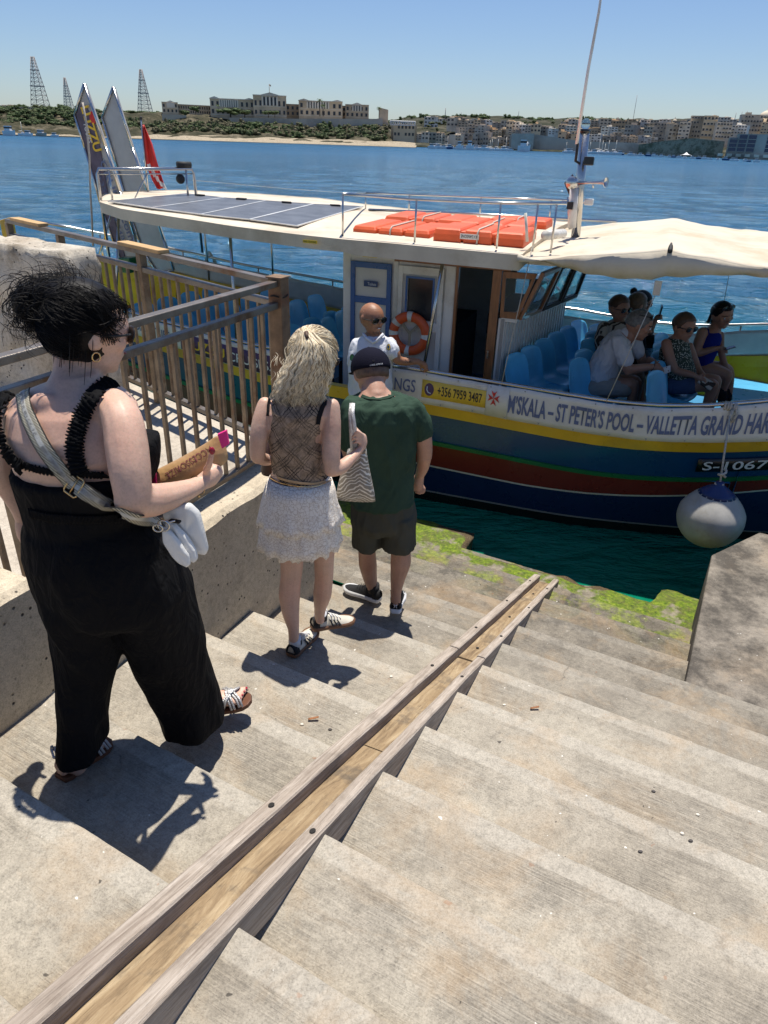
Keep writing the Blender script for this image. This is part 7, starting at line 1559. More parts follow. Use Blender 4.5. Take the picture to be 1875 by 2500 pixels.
X = lambda a, k=8: list(range(a[0], a[1]+1, k))
def shore(x0, x1, dist_off, dy): return [(x, WL(x)-dy) for x in range(x0, x1+1, 20)]
M_ = 330
# land sheet behind everything, so that the coast has ground under it
terrain('shore_ground', [(325, [(-400, 318), (0, 327.5), (960, 358), (1100, 363)]), (331, [(-400, 317), (0, 326.5), (330, 338), (380, 336), (960, 354), (1100, 360)]), (345, [(-400, 316), (0, 325), (300, 335), (380, 332), (450, 331), (560, 339), (700, 342), (820, 349), (960, 350), (1100, 358)]), (352, [(-400, 314), (0, 322), (300, 332), (380, 328), (700, 338), (960, 344), (1100, 356)])], M_ROCK, 1.2, -400, 1015, 3)
terrain('headland', [(340, [(-400, 317), (0, 327), (300, 337), (380, 336), (560, 343), (700, 347), (900, 354), (1010, 358)]), (348, [(-400, 308), (0, 316), (170, 322), (380, 330), (560, 336), (700, 342), (900, 350), (960, 352), (1010, 356)]),
                     (365, [(-400, 300), (0, 300), (170, 306), (380, 316), (560, 322), (700, 328), (900, 336), (950, 346), (1010, 352)]),
                     (380, [(-400, 280), (0, 278), (170, 284), (250, 294), (380, 300), (560, 304), (740, 308), (930, 312), (955, 340), (1010, 350)]),
                     (400, [(-400, 268), (0, 266), (120, 268), (250, 274), (400, 279), (560, 288), (740, 290), (930, 294), (960, 335), (1010, 350)]),
                     (470, [(-400, 268), (0, 266), (60, 267), (120, 268), (240, 271), (400, 276), (560, 282), (740, 286), (940, 292), (970, 335), (1010, 350)])], M_HILL, 2.5, -400, 1010)
for pr, nm, mt in (([(345, [(940, 352), (1000, 357), (1400, 372), (1600, 381), (1875, 396), (2200, 415)]), (350, [(940, 349), (1400, 369), (1600, 378), (1875, 391), (2200, 408)]), (380, [(940, 345), (1400, 364), (1875, 384), (2200, 402)])], 'waterfront_ground', M_GHILL),
                   ([(392, [(930, 345), (1000, 352), (1400, 364), (1875, 380), (2200, 395)]), (430, [(930, 330), (1100, 325), (1300, 330), (1500, 325), (1875, 330), (2200, 340)]), (520, [(930, 300), (1000, 296), (1100, 290), (1250, 293), (1400, 300), (1600, 296), (1875, 290), (2200, 285)]), (640, [(930, 297), (960, 292), (1000, 286), (1050, 283), (1150, 283), (1250, 284), (1310, 290), (1400, 289), (1520, 290), (1600, 292), (1875, 292), (2200, 290)])], 'town_hillside', M_GHILL)):
    terrain(nm, pr, mt, 1.0 if 'water' in nm else 2.0, 930, 2200)
# the ground behind the crest
S = MB(); g0 = [far(x, interp([(-400, 268), (960, 292), (1150, 284), (1400, 290), (2200, 290)], x)+1, 640) for x in range(-400, 2201, 50)]; S.grid([[V((p.x, p.y, p.z-.5)) for p in g0], [V((p.x*6, p.y*6, p.z-6)) for p in g0]]); tag(S.build('far_ground', M_GHILL), kind='structure')

M_LIM = [pm('limestone_wall_%d' % i, tuple(min(.85, q*1.3) for q in c), .9, var=.14, scale=.12, bmp=0, dirt=tuple(x*.7 for x in c), spec=.2) for i, c in enumerate(((.54, .42, .28), (.47, .41, .32), (.62, .54, .43), (.40, .35, .29), (.64, .60, .53), (.50, .40, .29)))]
M_WIN = pm('dark_window', (.035, .035, .04), .3, bmp=0); M_ROOFS = pm('pale_roof', (.5, .46, .38), .9, bmp=0); M_FAST = M_LIM[0]
class Blk:
    """a block seen between columns x0..x1 with its foot at y=yb and its roof at y=yt, at distance D; turn = yaw of its front"""
    def __init__(s, x0, x1, yt, yb, D, depth=14, turn=0):
        xm = (x0+x1)/2; a = far(x0, yb, D); b_ = far(x1, yb, D); m = (a+b_)/2; base = V((m.x, m.y, 0)); vdir = base.normalized()
        s.X = V((vdir.y, -vdir.x, 0)); c, q = cos(turn), sin(turn); s.Xr = s.X*c+vdir*q; s.Y = V((-s.Xr.y, s.Xr.x, 0)); s.Y = s.Y if s.Y.dot(vdir) > 0 else -s.Y
        s.w = (b_-a).length/max(.4, abs(c)); s.o = V((m.x, m.y, 0))-s.Xr*s.w/2; s.d = depth
        d0 = hypot(m.x, m.y); r0 = ray(xm, yb); r1 = ray(xm, yt); s.z0 = r0.z*d0/hypot(r0.x, r0.y); s.z1 = r1.z*d0/hypot(r1.x, r1.y); s.h = s.z1-s.z0
    def P(s, u, v, z): return s.o+s.Xr*u*s.w+s.Y*v+Z*(s.z0+s.h*z)
    def box(s, S, u0, u1, v0, v1, z0, z1, mi=0):
        P = [s.P(u, v, z) for z in (z0, z1) for v in (v0, v1) for u in (u0, u1)]; S.add(P, [(0, 2, 3, 1), (4, 5, 7, 6), (0, 1, 5, 4), (2, 6, 7, 3), (0, 4, 6, 2), (1, 3, 7, 5)], mi)
    def ctr(s): return s.P(.5, s.d/2, 0)
M_COL = M_LIM[0]
def palace(x0, x1, yt, yb, D, label, bays, rows_, turn=0, colu=(), pediment=None, depth=16, ends=None):
    b = Blk(x0, x1, yt, yb, D, depth, turn); t_ = thing('classical_building', b.ctr(), label, 'building', 'limestone buildings on the headland')
    S = MB(); b.box(S, 0, 1, 0, b.d, -.4, 1); S.build('wall', M_LIM[0], t_)
    S = MB(); b.box(S, -.008, 1.008, -.35, b.d+.3, .955, 1.0); b.box(S, -.004, 1.004, -.12, b.d, .46, .49); b.box(S, -.004, 1.004, -.15, b.d, .03, .06); S.build('cornice', M_LIM[2], t_)
    wins = []
    for z0, z1 in rows_:
        for i in range(bays):
            u = (i+.5)/bays; hw_ = .22/bays
            if colu and colu[0]-.02 < u < colu[1]+.02 and z0 > .4: continue
            S = MB(); b.box(S, u-hw_, u+hw_, -.06, .3, z0, z1); b_ = S.build('window', M_WIN, t_)
    n_side = max(2, int(b.d/4.5))
    for z0, z1 in rows_:
        for i in range(n_side):
            for side in ((1.0, -1) if turn == 0 else (1.0,)):
                if side < 0: continue
                v = b.d*(i+.5)/n_side; S = MB(); b.box(S, .99, 1.0+.06/b.w, v-.6, v+.6, z0, z1); S.build('window', M_WIN, t_)
    if colu:
        S = MB(); b.box(S, colu[0], colu[1], -.05, .2, .52, .90); S.build('portico', M_WIN, t_)
        for i in range(colu[2]):
            u = lerp(colu[0], colu[1], i/(colu[2]-1)); S = MB(); w_ = .38/b.w; b.box(S, u-w_, u+w_, -.55, -.05, .5, .93); S.build('column', M_LIM[2], t_)
    if pediment:
        for (p0, p1, ph_) in pediment:
            S = MB(); S.prism([b.P(p0, -.3, 1.0), b.P(p1, -.3, 1.0), b.P((p0+p1)/2, -.3, 1.0+ph_)], b.Y*b.d*.5); S.build('pediment', M_LIM[2], t_)
    return t_
R2_ = ((.12, .36), (.56, .82)); 
palace(397, 436, 249, 277, 400, 'limestone wing at the left end of the headland terrace', 4, R2_, 0, (.35, .75, 5), [(.3, .8, .14)], 14)
palace(436, 515, 256, 279, 415, 'long low limestone wing behind the left end block', 14, R2_, .35, depth=10)
palace(515, 622, 241, 283, 400, 'second limestone building from the left with a row of columns', 9, R2_, 0, (.22, .62, 9), [(-.01, .22, .10), (.78, 1.01, .08)], 18)
palace(620, 700, 232, 285, 395, 'tall central limestone building with a pediment and a flagpole', 7, ((.12, .3), (.5, .74)), 0, (.28, .72, 5), [(.22, .80, .12)], 24)
palace(730, 836, 246, 285, 392, 'columned limestone building right of the central block', 8, R2_, 0, (.2, .68, 9), [(.0, .24, .10), (.76, 1.0, .09)], 20)
palace(843, 900, 255, 288, 400, 'limestone building at the right end of the terrace', 5, R2_, 0, (.32, .66, 4), [(.28, .72, .14)], 16)
palace(698, 732, 254, 284, 404, 'low link block between the central building and the columned one', 3, R2_, 0, depth=10); palace(834, 846, 258, 286, 406, 'narrow link block left of the right end building', 1, R2_, 0, depth=8)
b = Blk(655, 661, 205, 232, 398, 2); S = MB(); S.tube([b.P(.5, 0, 0), b.P(.5, 0, 1)], .14, 6); fl_ = S.build('flagpole', M_LIM[3]); tag(fl_, 'thin flagpole on top of the central headland building', 'flagpole'); S = MB(); S.prism([b.P(.5, 0, 1), b.P(1.3, 0, .9), b.P(1.2, 0, .75), b.P(.5, 0, .85)], b.Y*.05); S.build('small_flag', M_LIM[3], fl_)
def wall_thing(x0, x1, yts, ybs, D, label, mat=None, dep=4, name='retaining_wall', mt_kind='wall'):
    S = MB(); n = max(1, int((x1-x0)/12)); T_ = []; Bm = []
    for i in range(n+1):
        x = lerp(x0, x1, i/n); T_.append(far(x, interp(yts, x), D)); q = far(x, interp(ybs, x), D); Bm.append(V((T_[-1].x, T_[-1].y, q.z-1)))
    bk = [p+V((p.x, p.y, 0)).normalized()*dep for p in T_]; S.grid([Bm, T_], sm=False); S.grid([T_, bk], sm=False); S.grid([bk, [V((p.x, p.y, p.z-12)) for p in bk]], sm=False)
    for k in (0, -1): S.add([Bm[k], T_[k], bk[k], V((bk[k].x, bk[k].y, Bm[k].z))], [(0, 1, 2, 3)])
    return tag(S.build(name, mat or M_LIM[3]), label, mt_kind)
wall_thing(560, 935, [(560, 287), (730, 290), (930, 290), (935, 290)], [(560, 300), (730, 306), (930, 318)], 383, 'long grey retaining wall under the headland buildings')
wall_thing(395, 455, [(395, 279), (455, 281)], [(395, 290), (455, 292)], 386, 'short grey terrace wall under the left wing', M_LIM[1])
wall_thing(925, 948, [(925, 262), (948, 268)], [(925, 330), (948, 345)], 385, 'tall stone buttress at the right end of the headland', M_LIM[5], 8, 'buttress_tower', 'tower')
wall_thing(955, 1018, [(955, 305), (1018, 306)], [(955, 340), (1018, 345)], 378, 'round-ended tan stone bastion at the water below the headland', M_LIM[0], 14, 'bastion', 'bastion')
wall_thing(1245, 1700, [(1245, 330), (1300, 327), (1420, 345), (1600, 350), (1640, 345), (1750, 336), (1860, 345)], [(1245, 366), (1420, 372), (1600, 380), (1860, 390)], 352, 'long low stone sea wall behind the moored boats', M_LIM[3])
wall_thing(1250, 1305, [(1250, 326), (1305, 326)], [(1250, 365), (1305, 367)], 347, 'square grey bastion behind the large yacht', M_LIM[3], 20, 'bastion', 'bastion')
wall_thing(1560, 1770, [(1560, 353), (1620, 344), (1690, 337), (1770, 345)], [(1560, 380), (1770, 388)], 345, 'tan rocky rampart below the tall houses', M_CLIFF, 10, 'rampart', 'wall')
# lattice masts
M_LAT = pm('lattice_steel', (.30, .28, .28), .6, metal=.4, bmp=0)
def mast(xt, yt, xb, yb, D, wb, label, n=14):
    base = far(xb, yb, D); r = ray(xt, yt); d0 = hypot(base.x, base.y); top = V((base.x, base.y, r.z*d0/hypot(r.x, r.y))); S = MB(); H_ = top.z-base.z
    C = lambda k, f: V((base.x, base.y, base.z+H_*f))+V((1, 0, 0))*(-1 if k in (0, 3) else 1)*lerp(wb, wb*.18, f)/2+V((0, 1, 0))*(-1 if k < 2 else 1)*lerp(wb, wb*.18, f)/2
    t_ = thing('radio_mast', base, label, 'radio mast', 'lattice radio masts on the ridge')
    for k in range(4): S.tube([C(k, 0), C(k, 1)], .16, 4)
    lv = [1-(1-i/n)**1.35 for i in range(n+1)]
    for i in range(n):
        for k in range(4):
            S.tube([C(k, lv[i]), C((k+1) % 4, lv[i+1])], .07, 3); S.tube([C((k+1) % 4, lv[i]), C(k, lv[i+1])], .07, 3); S.tube([C(k, lv[i]), C((k+1) % 4, lv[i])], .08, 3)
    S.build('lattice', M_LAT, t_); S = MB()
    for f in (.45, .75): S.box(V((base.x, base.y, base.z+H_*f)), (lerp(wb, wb*.18, f)*1.15, lerp(wb, wb*.18, f)*1.15, .35))
    S.build('platform', M_LAT, t_)
mast(82, 138, 101, 268, 470, 7.5, 'tallest lattice radio mast at the far left'); mast(157, 189, 170, 272, 560, 5, 'slimmest lattice radio mast between the other two'); mast(346, 169, 355, 274, 480, 6.5, 'lattice radio mast left of the headland buildings')

# trees and shrubs
def leafm(name, a, b_): 
    mt, t, b = nodes(name); P = pos(t); n = noi(t, P, .9, 5, .7); t.links.new(ramp(t, n, [(.3, a), (.65, b_)]), b.inputs['Base Color']); b.inputs['Roughness'].default_value = .8; b.inputs['Specular IOR Level'].default_value = .2; return mt
M_LF = [leafm('tree_leaves_%d' % i, a, b_) for i, (a, b_) in enumerate((((.045, .07, .03), (.11, .15, .06)), ((.055, .075, .035), (.14, .16, .075)), ((.08, .08, .05), (.17, .155, .09))))]; M_TRK = pm('bark', (.10, .07, .05), .9, bmp=0)
rt_rnd = random.Random(21)
TREES = {}
def crown_mesh(kind, seed):
    R_ = random.Random(seed); S = MB()
    nl = 420
    lobes = [(V((R_.gauss(0, .42), R_.gauss(0, .35), R_.gauss(0, .22))), R_.uniform(.28, .5)) for _ in range(9)]
    for i in range(nl):
        c, r = lobes[R_.randrange(9)]; d = V((R_.gauss(0, 1), R_.gauss(0, 1), R_.gauss(0, 1))).normalized(); p = c+d*r*R_.uniform(.6, 1.0); p.z = max(p.z, -.42)
        a = V((R_.gauss(0, 1), R_.gauss(0, 1), R_.gauss(0, 1))).normalized(); b_ = a.cross(d).normalized(); s = R_.uniform(.06, .13)
        S.add([p+a*s, p+b_*s*.8, p-a*s, p-b_*s*.7], [(0, 1, 2, 3)])
    for c, r in lobes: S.ell(c, r*.72, seg=7, rin=5)
    return S
def tree(x, yt, yb, wpx, D, label, kind=0, name='broadleaf_tree', cat='tree', trunk=True, grp='trees on the far shore'):
    base = far(x, yb, D); d0 = hypot(base.x, base.y); r = ray(x, yt); zt = r.z*d0/hypot(r.x, r.y); H_ = zt-base.z; W_ = wpx/FPX*base.dot(FW)
    t_ = thing(name, base, label, cat, grp); key = (kind, rt_rnd.randrange(4)); sc = (W_/1.7, W_/1.9, H_*(.62 if trunk else .95))
    if key not in TREES:
        o = crown_mesh(kind, hash(key) % 1000+5).build('crown', M_LF[kind]); TREES[key] = o; c = o
    else: c = TREES[key].copy(); COL.objects.link(c)
    c.parent = t_; c.scale = sc; c.location = (0, 0, H_*(.62 if trunk else .42)); c.rotation_euler = (0, 0, rt_rnd.uniform(0, 6))
    if trunk:
        S = MB(); S.tube([base-Z*.5, base+Z*H_*.3, base+Z*H_*.55+V((W_*.06, 0, 0))], [W_*.035, W_*.028, W_*.015], 6); S.tube([base+Z*H_*.3, base+Z*H_*.6-V((W_*.15, 0, 0))], [W_*.02, W_*.01], 5); S.build('trunk', M_TRK, t_)
    return t_
GB_ = {'head': [(348, [(-400, 308), (0, 316), (170, 322), (380, 330), (560, 336), (700, 342), (900, 350)]), (365, [(-400, 300), (0, 300), (170, 306), (380, 316), (560, 322), (700, 328), (900, 336)]), (380, [(-400, 280), (0, 278), (170, 284), (250, 294), (380, 300), (560, 304), (740, 308), (930, 312)]), (400, [(-400, 268), (0, 266), (120, 268), (250, 274), (400, 279), (560, 288), (740, 290), (930, 294)]), (470, [(-400, 268), (0, 266), (60, 267), (120, 268), (240, 271), (400, 276), (560, 282), (740, 286), (940, 292)])]}
def gy(x, D):
    return interp([(d_, interp(tb, x)) for d_, tb in GB_['head']], D)
place = ['on the left ridge', 'beside the left houses', 'under the radio masts', 'on the slope above the moored boats', 'at the foot of the headland', 'below the retaining wall', 'on the right cliff edge']
tree(563, 262, 284, 62, 388, 'large dark round tree left in front of the second headland building', 0); tree(598, 266, 285, 40, 390, 'smaller dark tree beside the large round one on the terrace', 0); tree(655, 268, 284, 34, 386, 'low dark tree in front of the central building', 0); tree(671, 268, 284, 26, 387, 'low tree right in front of the central building', 0)
tree(478, 258, 276, 24, 388, 'dark tree in front of the long low wing', 0); tree(452, 268, 278, 26, 387, 'low bush beside the left end wing', 0, 'bush', 'bush', False)
def palm(x, yt, yb, D, label, r_px=9):
    base = far(x, yb, D); d0 = hypot(base.x, base.y); r = ray(x, yt); zt = r.z*d0/hypot(r.x, r.y); H_ = zt-base.z; t_ = thing('palm_tree', base, label, 'palm tree', 'palm trees on the headland'); R_ = r_px/FPX*base.dot(FW)
    S = MB(); S.tube([base, base+Z*H_*.9], [R_*.13, R_*.09], 6); S.build('trunk', M_TRK, t_); S = MB()
    for i in range(16):
        a = i*2.4; el_ = rt_rnd.uniform(-.2, .9); d = V((cos(a)*cos(el_), sin(a)*cos(el_), sin(el_))); c = base+Z*H_*.9; sd = d.cross(Z).normalized(); P_ = [c, c+d*R_*.5, c+d*R_*.9-Z*R_*.22, c+d*R_*1.1-Z*R_*.55]
        S.grid([[p-sd*w_*R_, p+Z*.05*R_, p+sd*w_*R_] for p, w_ in zip(P_, (.04, .12, .09, .02))])
    S.build('crown', M_LF[0], t_)
palm(533, 257, 272, 385, 'palm tree left of the large dark tree', 6); palm(781, 241, 284, 384, 'tall palm in front of the columned building'); palm(789, 256, 284, 383, 'shorter palm beside the tall palm'); palm(925, 262, 287, 384, 'palm at the right end of the headland terrace', 7)
spots = []
# shrubs on the headland slope and cliff
cnt = {}
def lab(base, n_):
    cnt[base] = cnt.get(base, 0)+1; return base
for i in range(290):
    x = rt_rnd.uniform(300, 945); cl_ = x > 555; D_ = rt_rnd.uniform(358, 382); f = (D_-358)/24; y0 = interp([(380, 326), (560, 330), (740, 334), (945, 344)], x); y = gy(x, D_)
    spots.append((x, y, D_))
for i, (x, y, D_) in enumerate(spots): tree(x, y-rt_rnd.uniform(6, 13), y+2, rt_rnd.uniform(12, 30), D_, 'low dark shrub among others on the slope below the headland buildings', rt_rnd.choice((0, 1, 2)), 'shrub', 'shrub', False, 'shrubs on the headland slope')
for i in range(170):
    x = rt_rnd.uniform(-10, 250); D_ = rt_rnd.uniform(360, 400); f = (D_-360)/40; y = gy(x, D_); tree(x, y-rt_rnd.uniform(8, 15), y+2, rt_rnd.uniform(14, 28), D_, 'dark bushy tree among others on the left hillside above the moored boats', rt_rnd.choice((0, 0, 1)), 'bushy_tree', 'tree', True, 'trees on the left hillside')
for i in range(46):
    x = rt_rnd.uniform(50, 400) if i < 30 else rt_rnd.uniform(220, 400); y = interp([(0, 268), (240, 272), (400, 277)], x); tree(x, y-rt_rnd.uniform(2, 6), y+2, rt_rnd.uniform(14, 26), rt_rnd.uniform(405, 465), 'low dark tree among others along the left ridge', 0, 'ridge_tree', 'tree', False, 'trees along the left ridge')
for i in range(70):
    x = rt_rnd.uniform(955, 1560); y = interp([(955, 297), (1000, 289), (1050, 286), (1150, 286), (1250, 288), (1310, 294), (1400, 293), (1560, 296)], x); tree(x, y-rt_rnd.uniform(2, 9), y+3, rt_rnd.uniform(12, 30), rt_rnd.uniform(560, 640), 'dark tree among others along the skyline above the town', 0, 'skyline_tree', 'tree', False, 'trees along the skyline above the town')
for i in range(40):
    x = rt_rnd.choice((rt_rnd.uniform(1010, 1120), rt_rnd.uniform(1240, 1380), rt_rnd.uniform(960, 1060))); y = rt_rnd.uniform(302, 322); tree(x, y-rt_rnd.uniform(6, 12), y+2, rt_rnd.uniform(12, 24), rt_rnd.uniform(430, 500), 'dark tree among others between the houses of the town', 1, 'town_tree', 'tree', True, 'trees between the town houses')

# town houses
hr_ = random.Random(77)
def house(x0, x1, yt, yb, D, label, mat, fl, bays, grp, turn=0, depth=9, name='town_house', roof=True, balc=False):
    b = Blk(x0, x1, yt, yb, D, depth, turn); t_ = thing(name, b.ctr(), label, 'house' if name == 'town_house' else 'building', grp); S = MB(); b.box(S, 0, 1, 0, b.d, -.5, 1)
    if roof and hr_.random() < .6: w_ = hr_.uniform(.2, .4); u = hr_.uniform(0, .6); b.box(S, u, u+w_, b.d*.3, b.d*.8, 1, 1+hr_.uniform(.4, 1.1)/max(b.h, 1))
    if hr_.random() < .5: b.box(S, hr_.uniform(.1, .7), hr_.uniform(.75, .9), b.d*.3, b.d*.6, 1, 1+.4/max(b.h, 1))
    S.build('wall', mat, t_); S = MB()
    b.box(S, -.01, 1.01, -.12, b.d, .975, 1.0+.12/max(b.h, 1)); S.build('parapet', mat, t_)
    for i in range(fl):
        for j in range(bays):
            if hr_.random() < .12: continue
            u = (j+.5)/bays; z = (i+.35)/fl; S = MB(); hw_ = min(.28/bays, .55/b.w); b.box(S, u-hw_, u+hw_, -.05, .2, z, z+.42/fl); S.build('window', M_WIN, t_)
            if balc and hr_.random() < .5: S = MB(); b.box(S, u-hw_*1.6, u+hw_*1.6, -.7, 0, z-.03/fl, z+.12/fl); S.build('balcony', M_LIM[3], t_)
    return t_
kinds = {0: 'sandy', 1: 'greyish', 2: 'pale', 3: 'dull grey', 4: 'whitish', 5: 'tan'}
GT = 'houses of the town across the water'
def row(x0, x1, yb, hgt, D, n, lab_, fl=(2, 4), balc=False, yslope=0, grp=GT, jit=4):
    x = x0; k = 0
    while x < x1:
        w_ = (x1-x0)/n*hr_.uniform(.7, 1.4); m_ = hr_.randrange(6); h_ = hgt*hr_.uniform(.7, 1.25); y = interp(yb, x)+hr_.uniform(-jit*.3, jit*.3)
        f_ = hr_.randint(*fl); bays = max(2, int(w_/7))
        house(x, x+w_, y-h_, y, D+hr_.uniform(-8, 8), 'one of the %s %s' % (kinds[m_], lab_), M_LIM[m_], f_, bays, '%s %s' % (kinds[m_], lab_), hr_.uniform(-.35, .35), balc=balc)
        x += w_*hr_.uniform(.85, 1.05)
row(1110, 1245, [(1110, 352), (1245, 362)], 27, 372, 8, 'stone houses on the middle waterfront', (3, 4), True)
row(1120, 1240, [(1120, 330), (1240, 336)], 24, 398, 7, 'stone houses in the second row of the middle waterfront', (3, 4), True)
row(1090, 1230, [(1090, 310), (1230, 314)], 18, 430, 7, 'stone houses high above the middle waterfront', (2, 3))
row(1010, 1110, [(1010, 340), (1110, 350)], 20, 384, 6, 'low stone houses left of the middle waterfront', (2, 3))
row(1050, 1160, [(1050, 298), (1160, 300)], 11, 500, 6, 'small stone houses near the hilltop', (1, 2))
row(1235, 1360, [(1235, 318), (1300, 326), (1360, 330)], 20, 392, 7, 'stone houses above the square bastion', (2, 3))
row(1360, 1580, [(1360, 352), (1580, 356)], 26, 372, 9, 'stone houses behind the sea wall', (3, 4), True)
row(1360, 1600, [(1360, 332), (1600, 336)], 24, 400, 11, 'stone houses in the second row behind the sea wall', (3, 4))
row(1370, 1620, [(1370, 314), (1620, 316)], 20, 435, 12, 'stone houses in the third row behind the sea wall', (2, 4))
row(1430, 1660, [(1430, 306), (1660, 306)], 12, 490, 12, 'stone houses on the town skyline', (2, 3))
row(1590, 1800, [(1590, 344), (1700, 338), (1800, 344)], 46, 366, 7, 'tall houses with balconies above the rocky rampart', (4, 5), True)
row(1640, 1880, [(1640, 312), (1880, 308)], 20, 420, 9, 'stone houses on the right skyline', (2, 3))
row(1800, 1960, [(1800, 334), (1960, 338)], 46, 380, 4, 'large stone houses behind the glass-fronted hotel', (4, 5), True)
row(-60, 60, [(-60, 282), (60, 285)], 22, 402, 2, 'houses on the left edge of the far hill', (2, 3))
row(0, 52, [(0, 285), (52, 286)], 26, 398, 1, 'villas at the left edge of the far hill', (3, 3))
house(1035, 1068, 286, 312, 470, 'square pale villa with a small tower above the town trees', M_LIM[4], 3, 4, GT, 0)
house(960, 1012, 303, 337, 372, 'long tan two-storey building with a white latticed roof by the bastion', M_LIM[0], 2, 6, GT, 0, roof=False)
b = Blk(952, 1014, 296, 306, 371, 10); S = MB()
for i in range(13):
    u = i/12; S.tube([b.P(u, 0, 0), b.P(min(1, u+.08), 0, 1)], .12, 4); S.tube([b.P(u, 0, 0), b.P(max(0, u-.08), 0, 1)], .12, 4)
S.tube([b.P(0, 0, 1), b.P(1, 0, 1)], .2, 4); S.tube([b.P(0, 0, 0), b.P(1, 0, 0)], .2, 4); tag(S.build('roof_lattice', M_TXTW), 'white lattice canopy on the tan building by the bastion', 'canopy')
# glass hotel
b = Blk(1770, 1960, 328, 380, 335, 20, 0); t_ = thing('hotel_building', b.ctr(), 'dark glass-fronted hotel with pale stone frames at the right edge', 'building'); S = MB(); b.box(S, 0, 1, 0, b.d, -.3, .82); b.box(S, .1, 1, 0, b.d, .82, 1.0); S.build('wall', M_LIM[3], t_); M_BGL = pm('blue_glass', (.03, .05, .10), .15, bmp=0)
for k in range(8):
    if k in (3, ): continue
    S = MB(); b.box(S, .02+k*.12, .02+k*.12+.10, -.15, .1, .12, .80 if k == 0 else .95); gl = S.build('glass_bay', M_BGL, t_)
    for i in range(4): S = MB(); b.box(S, .02+k*.12, .02+k*.12+.10, -.4, -.15, .14+i*.2, .155+i*.2); S.build('floor_slab', M_LIM[2], gl)
for i in range(9): S = MB(); b.box(S, -.1+i*.12, -.03+i*.12, -1.2, 0, -.10, .04); S.build('arcade_pillar', M_LIM[2], t_)
# church dome at the right edge, belfry
def dome(x, yt, yb, wpx, D, label):
    base = far(x, yb, D); d0 = hypot(base.x, base.y); r = ray(x, yt); H_ = r.z*d0/hypot(r.x, r.y)-base.z; W_ = wpx/FPX*base.dot(FW)/2; t_ = thing('church_dome', base, label, 'church'); S = MB()
    ring = lambda rr_, z: [base+V((rr_*cos(a*pi/10), rr_*sin(a*pi/10), z)) for a in range(20)]
    S.rings([ring(W_, -6), ring(W_, H_*.3)]); S.build('drum', M_LIM[0], t_); S = MB(); S.rings([ring(W_*1.05*cos(k*pi/16), H_*.3+H_*.38*sin(k*pi/16)) for k in range(7)]+[ring(W_*.22, H_*.69), ring(W_*.22, H_*.82), ring(W_*.05, H_*.95), ring(W_*.02, H_)]); S.build('cupola', M_LIM[1], t_)
    for k in range(10): S = MB(); a = k*pi/5; c = base+V((W_*1.0*cos(a), W_*1.0*sin(a), H_*.12)); S.box(c, (W_*.2, W_*.2, H_*.16)); S.build('window', M_WIN, t_)
dome(1870, 255, 300, 36, 400, 'ribbed church dome on the right skyline'); dome(1828, 272, 300, 12, 400, 'small belfry left of the big church dome'); dome(1646, 285, 302, 10, 430, 'tiny domed turret in the middle of the right skyline')
# thin poles on the skyline
for (x, yt, yb, lb) in ((1550, 232, 296, 'tallest thin pole on the right skyline'), (1086, 264, 297, 'grey pole standing above the left part of the town'), (1125, 274, 290, 'short grey pole above the town'), (1265, 270, 290, 'thin pole on the hilltop'), (1806, 272, 300, 'thin pole left of the belfry'), (1818, 270, 300, 'thin pole close to the belfry'), (1792, 275, 300, 'faint thin pole on the right skyline')):
    base = far(x-(5 if x == 1550 else 0), yb, 420); d0 = hypot(base.x, base.y); r = ray(x, yt); S = MB(); S.tube([base, V((base.x, base.y, r.z*d0/hypot(r.x, r.y)))], .18 if x == 1086 else .11, 5); tag(S.build('pole', M_LAT), lb, 'pole')
# marquee tent
b = Blk(1660, 1688, 372, 384, 300, 6); t_ = thing('marquee', b.ctr(), 'white peaked marquee on the quay near the right edge', 'marquee'); S = MB(); R = []
for f, g_ in ((1, .45), (.6, .55), (.3, .72), (.06, 1.0)): R.append([b.P(.5+.5*f*cos(a*pi/4+pi/8)*1.05, 3+3*f*sin(a*pi/4+pi/8), g_) for a in range(8)])
S.rings(R); S.build('canopy', M_TXTW, t_)
for u in (.05, .95): S = MB(); S.tube([b.P(u, .5, -.1), b.P(u, .5, .5)], .1, 6); S.build('leg', M_TXTW, t_)
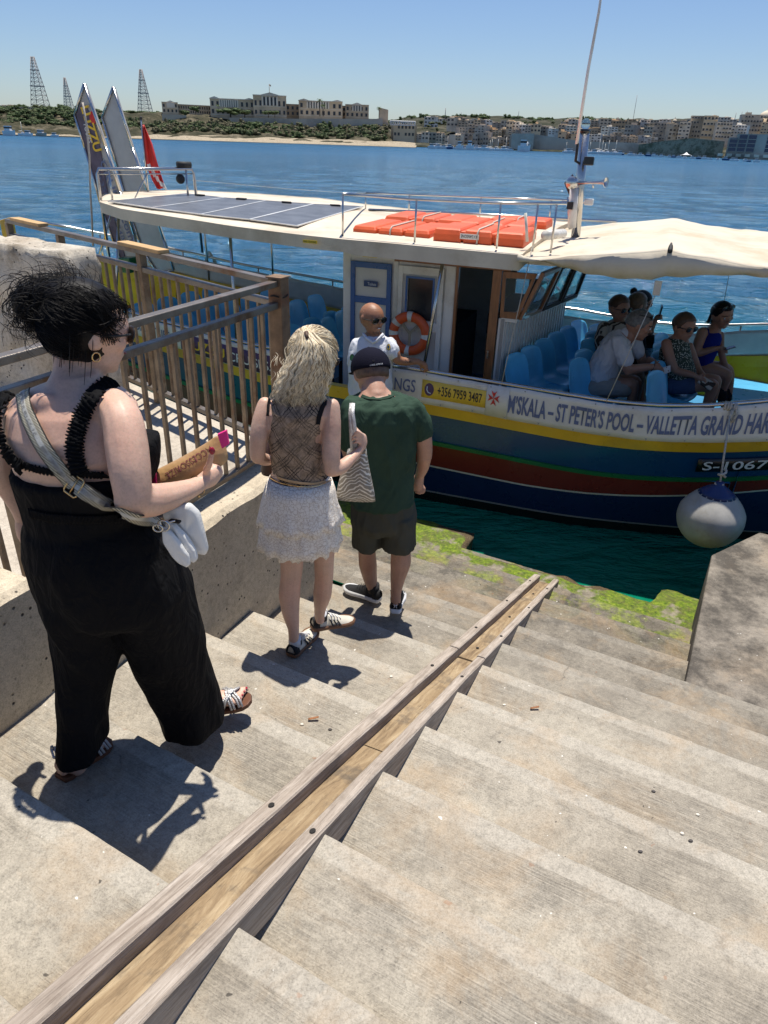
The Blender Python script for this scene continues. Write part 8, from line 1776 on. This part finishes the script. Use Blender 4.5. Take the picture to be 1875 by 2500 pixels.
# moored boats
M_BW = pm('boat_white', (.75, .76, .78), .35, bmp=0); M_BD = pm('boat_dark_glass', (.02, .03, .04), .2, bmp=0); M_BB = pm('boat_blue', (.03, .08, .2), .4, bmp=0)
def yacht(x, wpx, label, hull=M_BW, size=1.0, sail=False, D=None, grp='boats moored along the far shore', tall=1.0):
    y = WL(x)+.6; d = ray(x, y); base = d*(WATER/d.z) if D is None else V((far(x, 320, D).x, far(x, 320, D).y, WATER)); L = wpx/FPX*base.dot(FW); a = hr_.uniform(-.5, .5); X_ = V((cos(a), sin(a), 0)); Y_ = V((-sin(a), cos(a), 0)); t_ = thing('motor_boat' if not sail else 'sailing_boat', base, label, 'boat', grp)
    P = lambda u, v, z: base+X_*u*L/2+Y_*v*L*.18+Z*z*L*.24*tall
    S = MB(); R = []
    for u, wv_, b0 in ((-1, .8, 0), (-.5, 1, 0), (.2, 1, 0), (.7, .6, .05), (1.0, .06, .5)): R.append([P(u, -wv_*.7, b0*.3-.1), P(u+.02, -wv_, 1+b0*.5), P(u+.02, wv_, 1+b0*.5), P(u, wv_*.7, b0*.3-.1)])
    S.rings(R, sm=False); S.build('hull', hull, t_)
    S = MB()
    def bx2(u0, u1, w_, z0, z1): S.add([P(u, v, z) for z in (z0, z1) for v in (-w_, w_) for u in (u0, u1-(z-z0)*.0)], [(0, 2, 3, 1), (4, 5, 7, 6), (0, 1, 5, 4), (2, 6, 7, 3), (0, 4, 6, 2), (1, 3, 7, 5)])
    if not sail:
        bx2(-.6, .35, .7, 1, 2.0); 
        if L > 6: bx2(-.5, .15, .6, 2.25, 2.9)
        S.build('cabin', M_BW, t_); S = MB(); bx2(-.62, .38, .72, 1.45, 1.8); S.build('window_band', M_BD, t_)
    else:
        bx2(-.3, .3, .5, 1, 1.5); S.build('cabin', M_BW, t_); S = MB(); S.tube([P(0, 0, 1), P(0, 0, 1)+Z*L*1.15], .07, 5); S.tube([P(0, 0, 2)-X_*L*.35, P(0, 0, 2)], .1, 5); S.build('mast', M_LIM[4], t_)
GB = 'boats moored along the town quay'
for i in range(46):
    x = 1060+i*6.6+hr_.uniform(-2, 2) if i < 30 else 1385+(i-30)*9+hr_.uniform(-3, 3)
    if i in (8, 14, 18, 25): continue
    s_ = hr_.random() < .22; yacht(x, hr_.uniform(14, 24), 'small white %s moored with others along the town quay' % ('sailing boat' if s_ else 'motor boat'), M_BB if hr_.random() < .12 else M_BW, sail=s_, D=wdist(x)-hr_.uniform(0, 8), grp='sailing boats moored along the town quay' if s_ else GB)
for i in range(22): x = 1530+i*16+hr_.uniform(-5, 5); yacht(x, hr_.uniform(10, 18), 'small white motor boat moored off the right-hand quay', M_BW if i % 4 else M_BB, grp='boats off the right-hand quay', D=wdist(x)-hr_.uniform(2, 9))
yacht(1122, 17, 'white cabin cruiser left of its twin at the town quay', tall=2.2); yacht(1147, 19, 'white cabin cruiser right of its twin at the town quay', tall=2.2); yacht(1098, 16, 'dark-hulled cruiser at the left end of the town quay', M_BB, tall=1.3)
yacht(1278, 30, 'largest white yacht, with a tall radar mast, before the square bastion', tall=1.8); b = Blk(1283, 1290, 346, 362, 318, 1); S = MB(); S.tube([b.P(.5, 0, 0), b.P(.5, 0, 1)], .2, 6); S.box(b.P(.5, 0, .7), (1.6, .3, .2)); S.box(b.P(.5, 0, .85), (1.1, .3, .2)); tag(S.build('radar_mast', M_BW), 'white radar mast standing on the largest yacht', 'mast')
yacht(22, 34, 'long white motor yacht at the left edge', tall=1.3, D=318); yacht(68, 26, 'white motor boat right of the long yacht', D=316); yacht(100, 30, 'grey boat between the white ones on the left', M_LIM[3], D=322); yacht(132, 20, 'small white boat near the printed gangway board', D=312); yacht(54, 22, 'sailing boat with a bare mast at the left shore', sail=True, D=324)
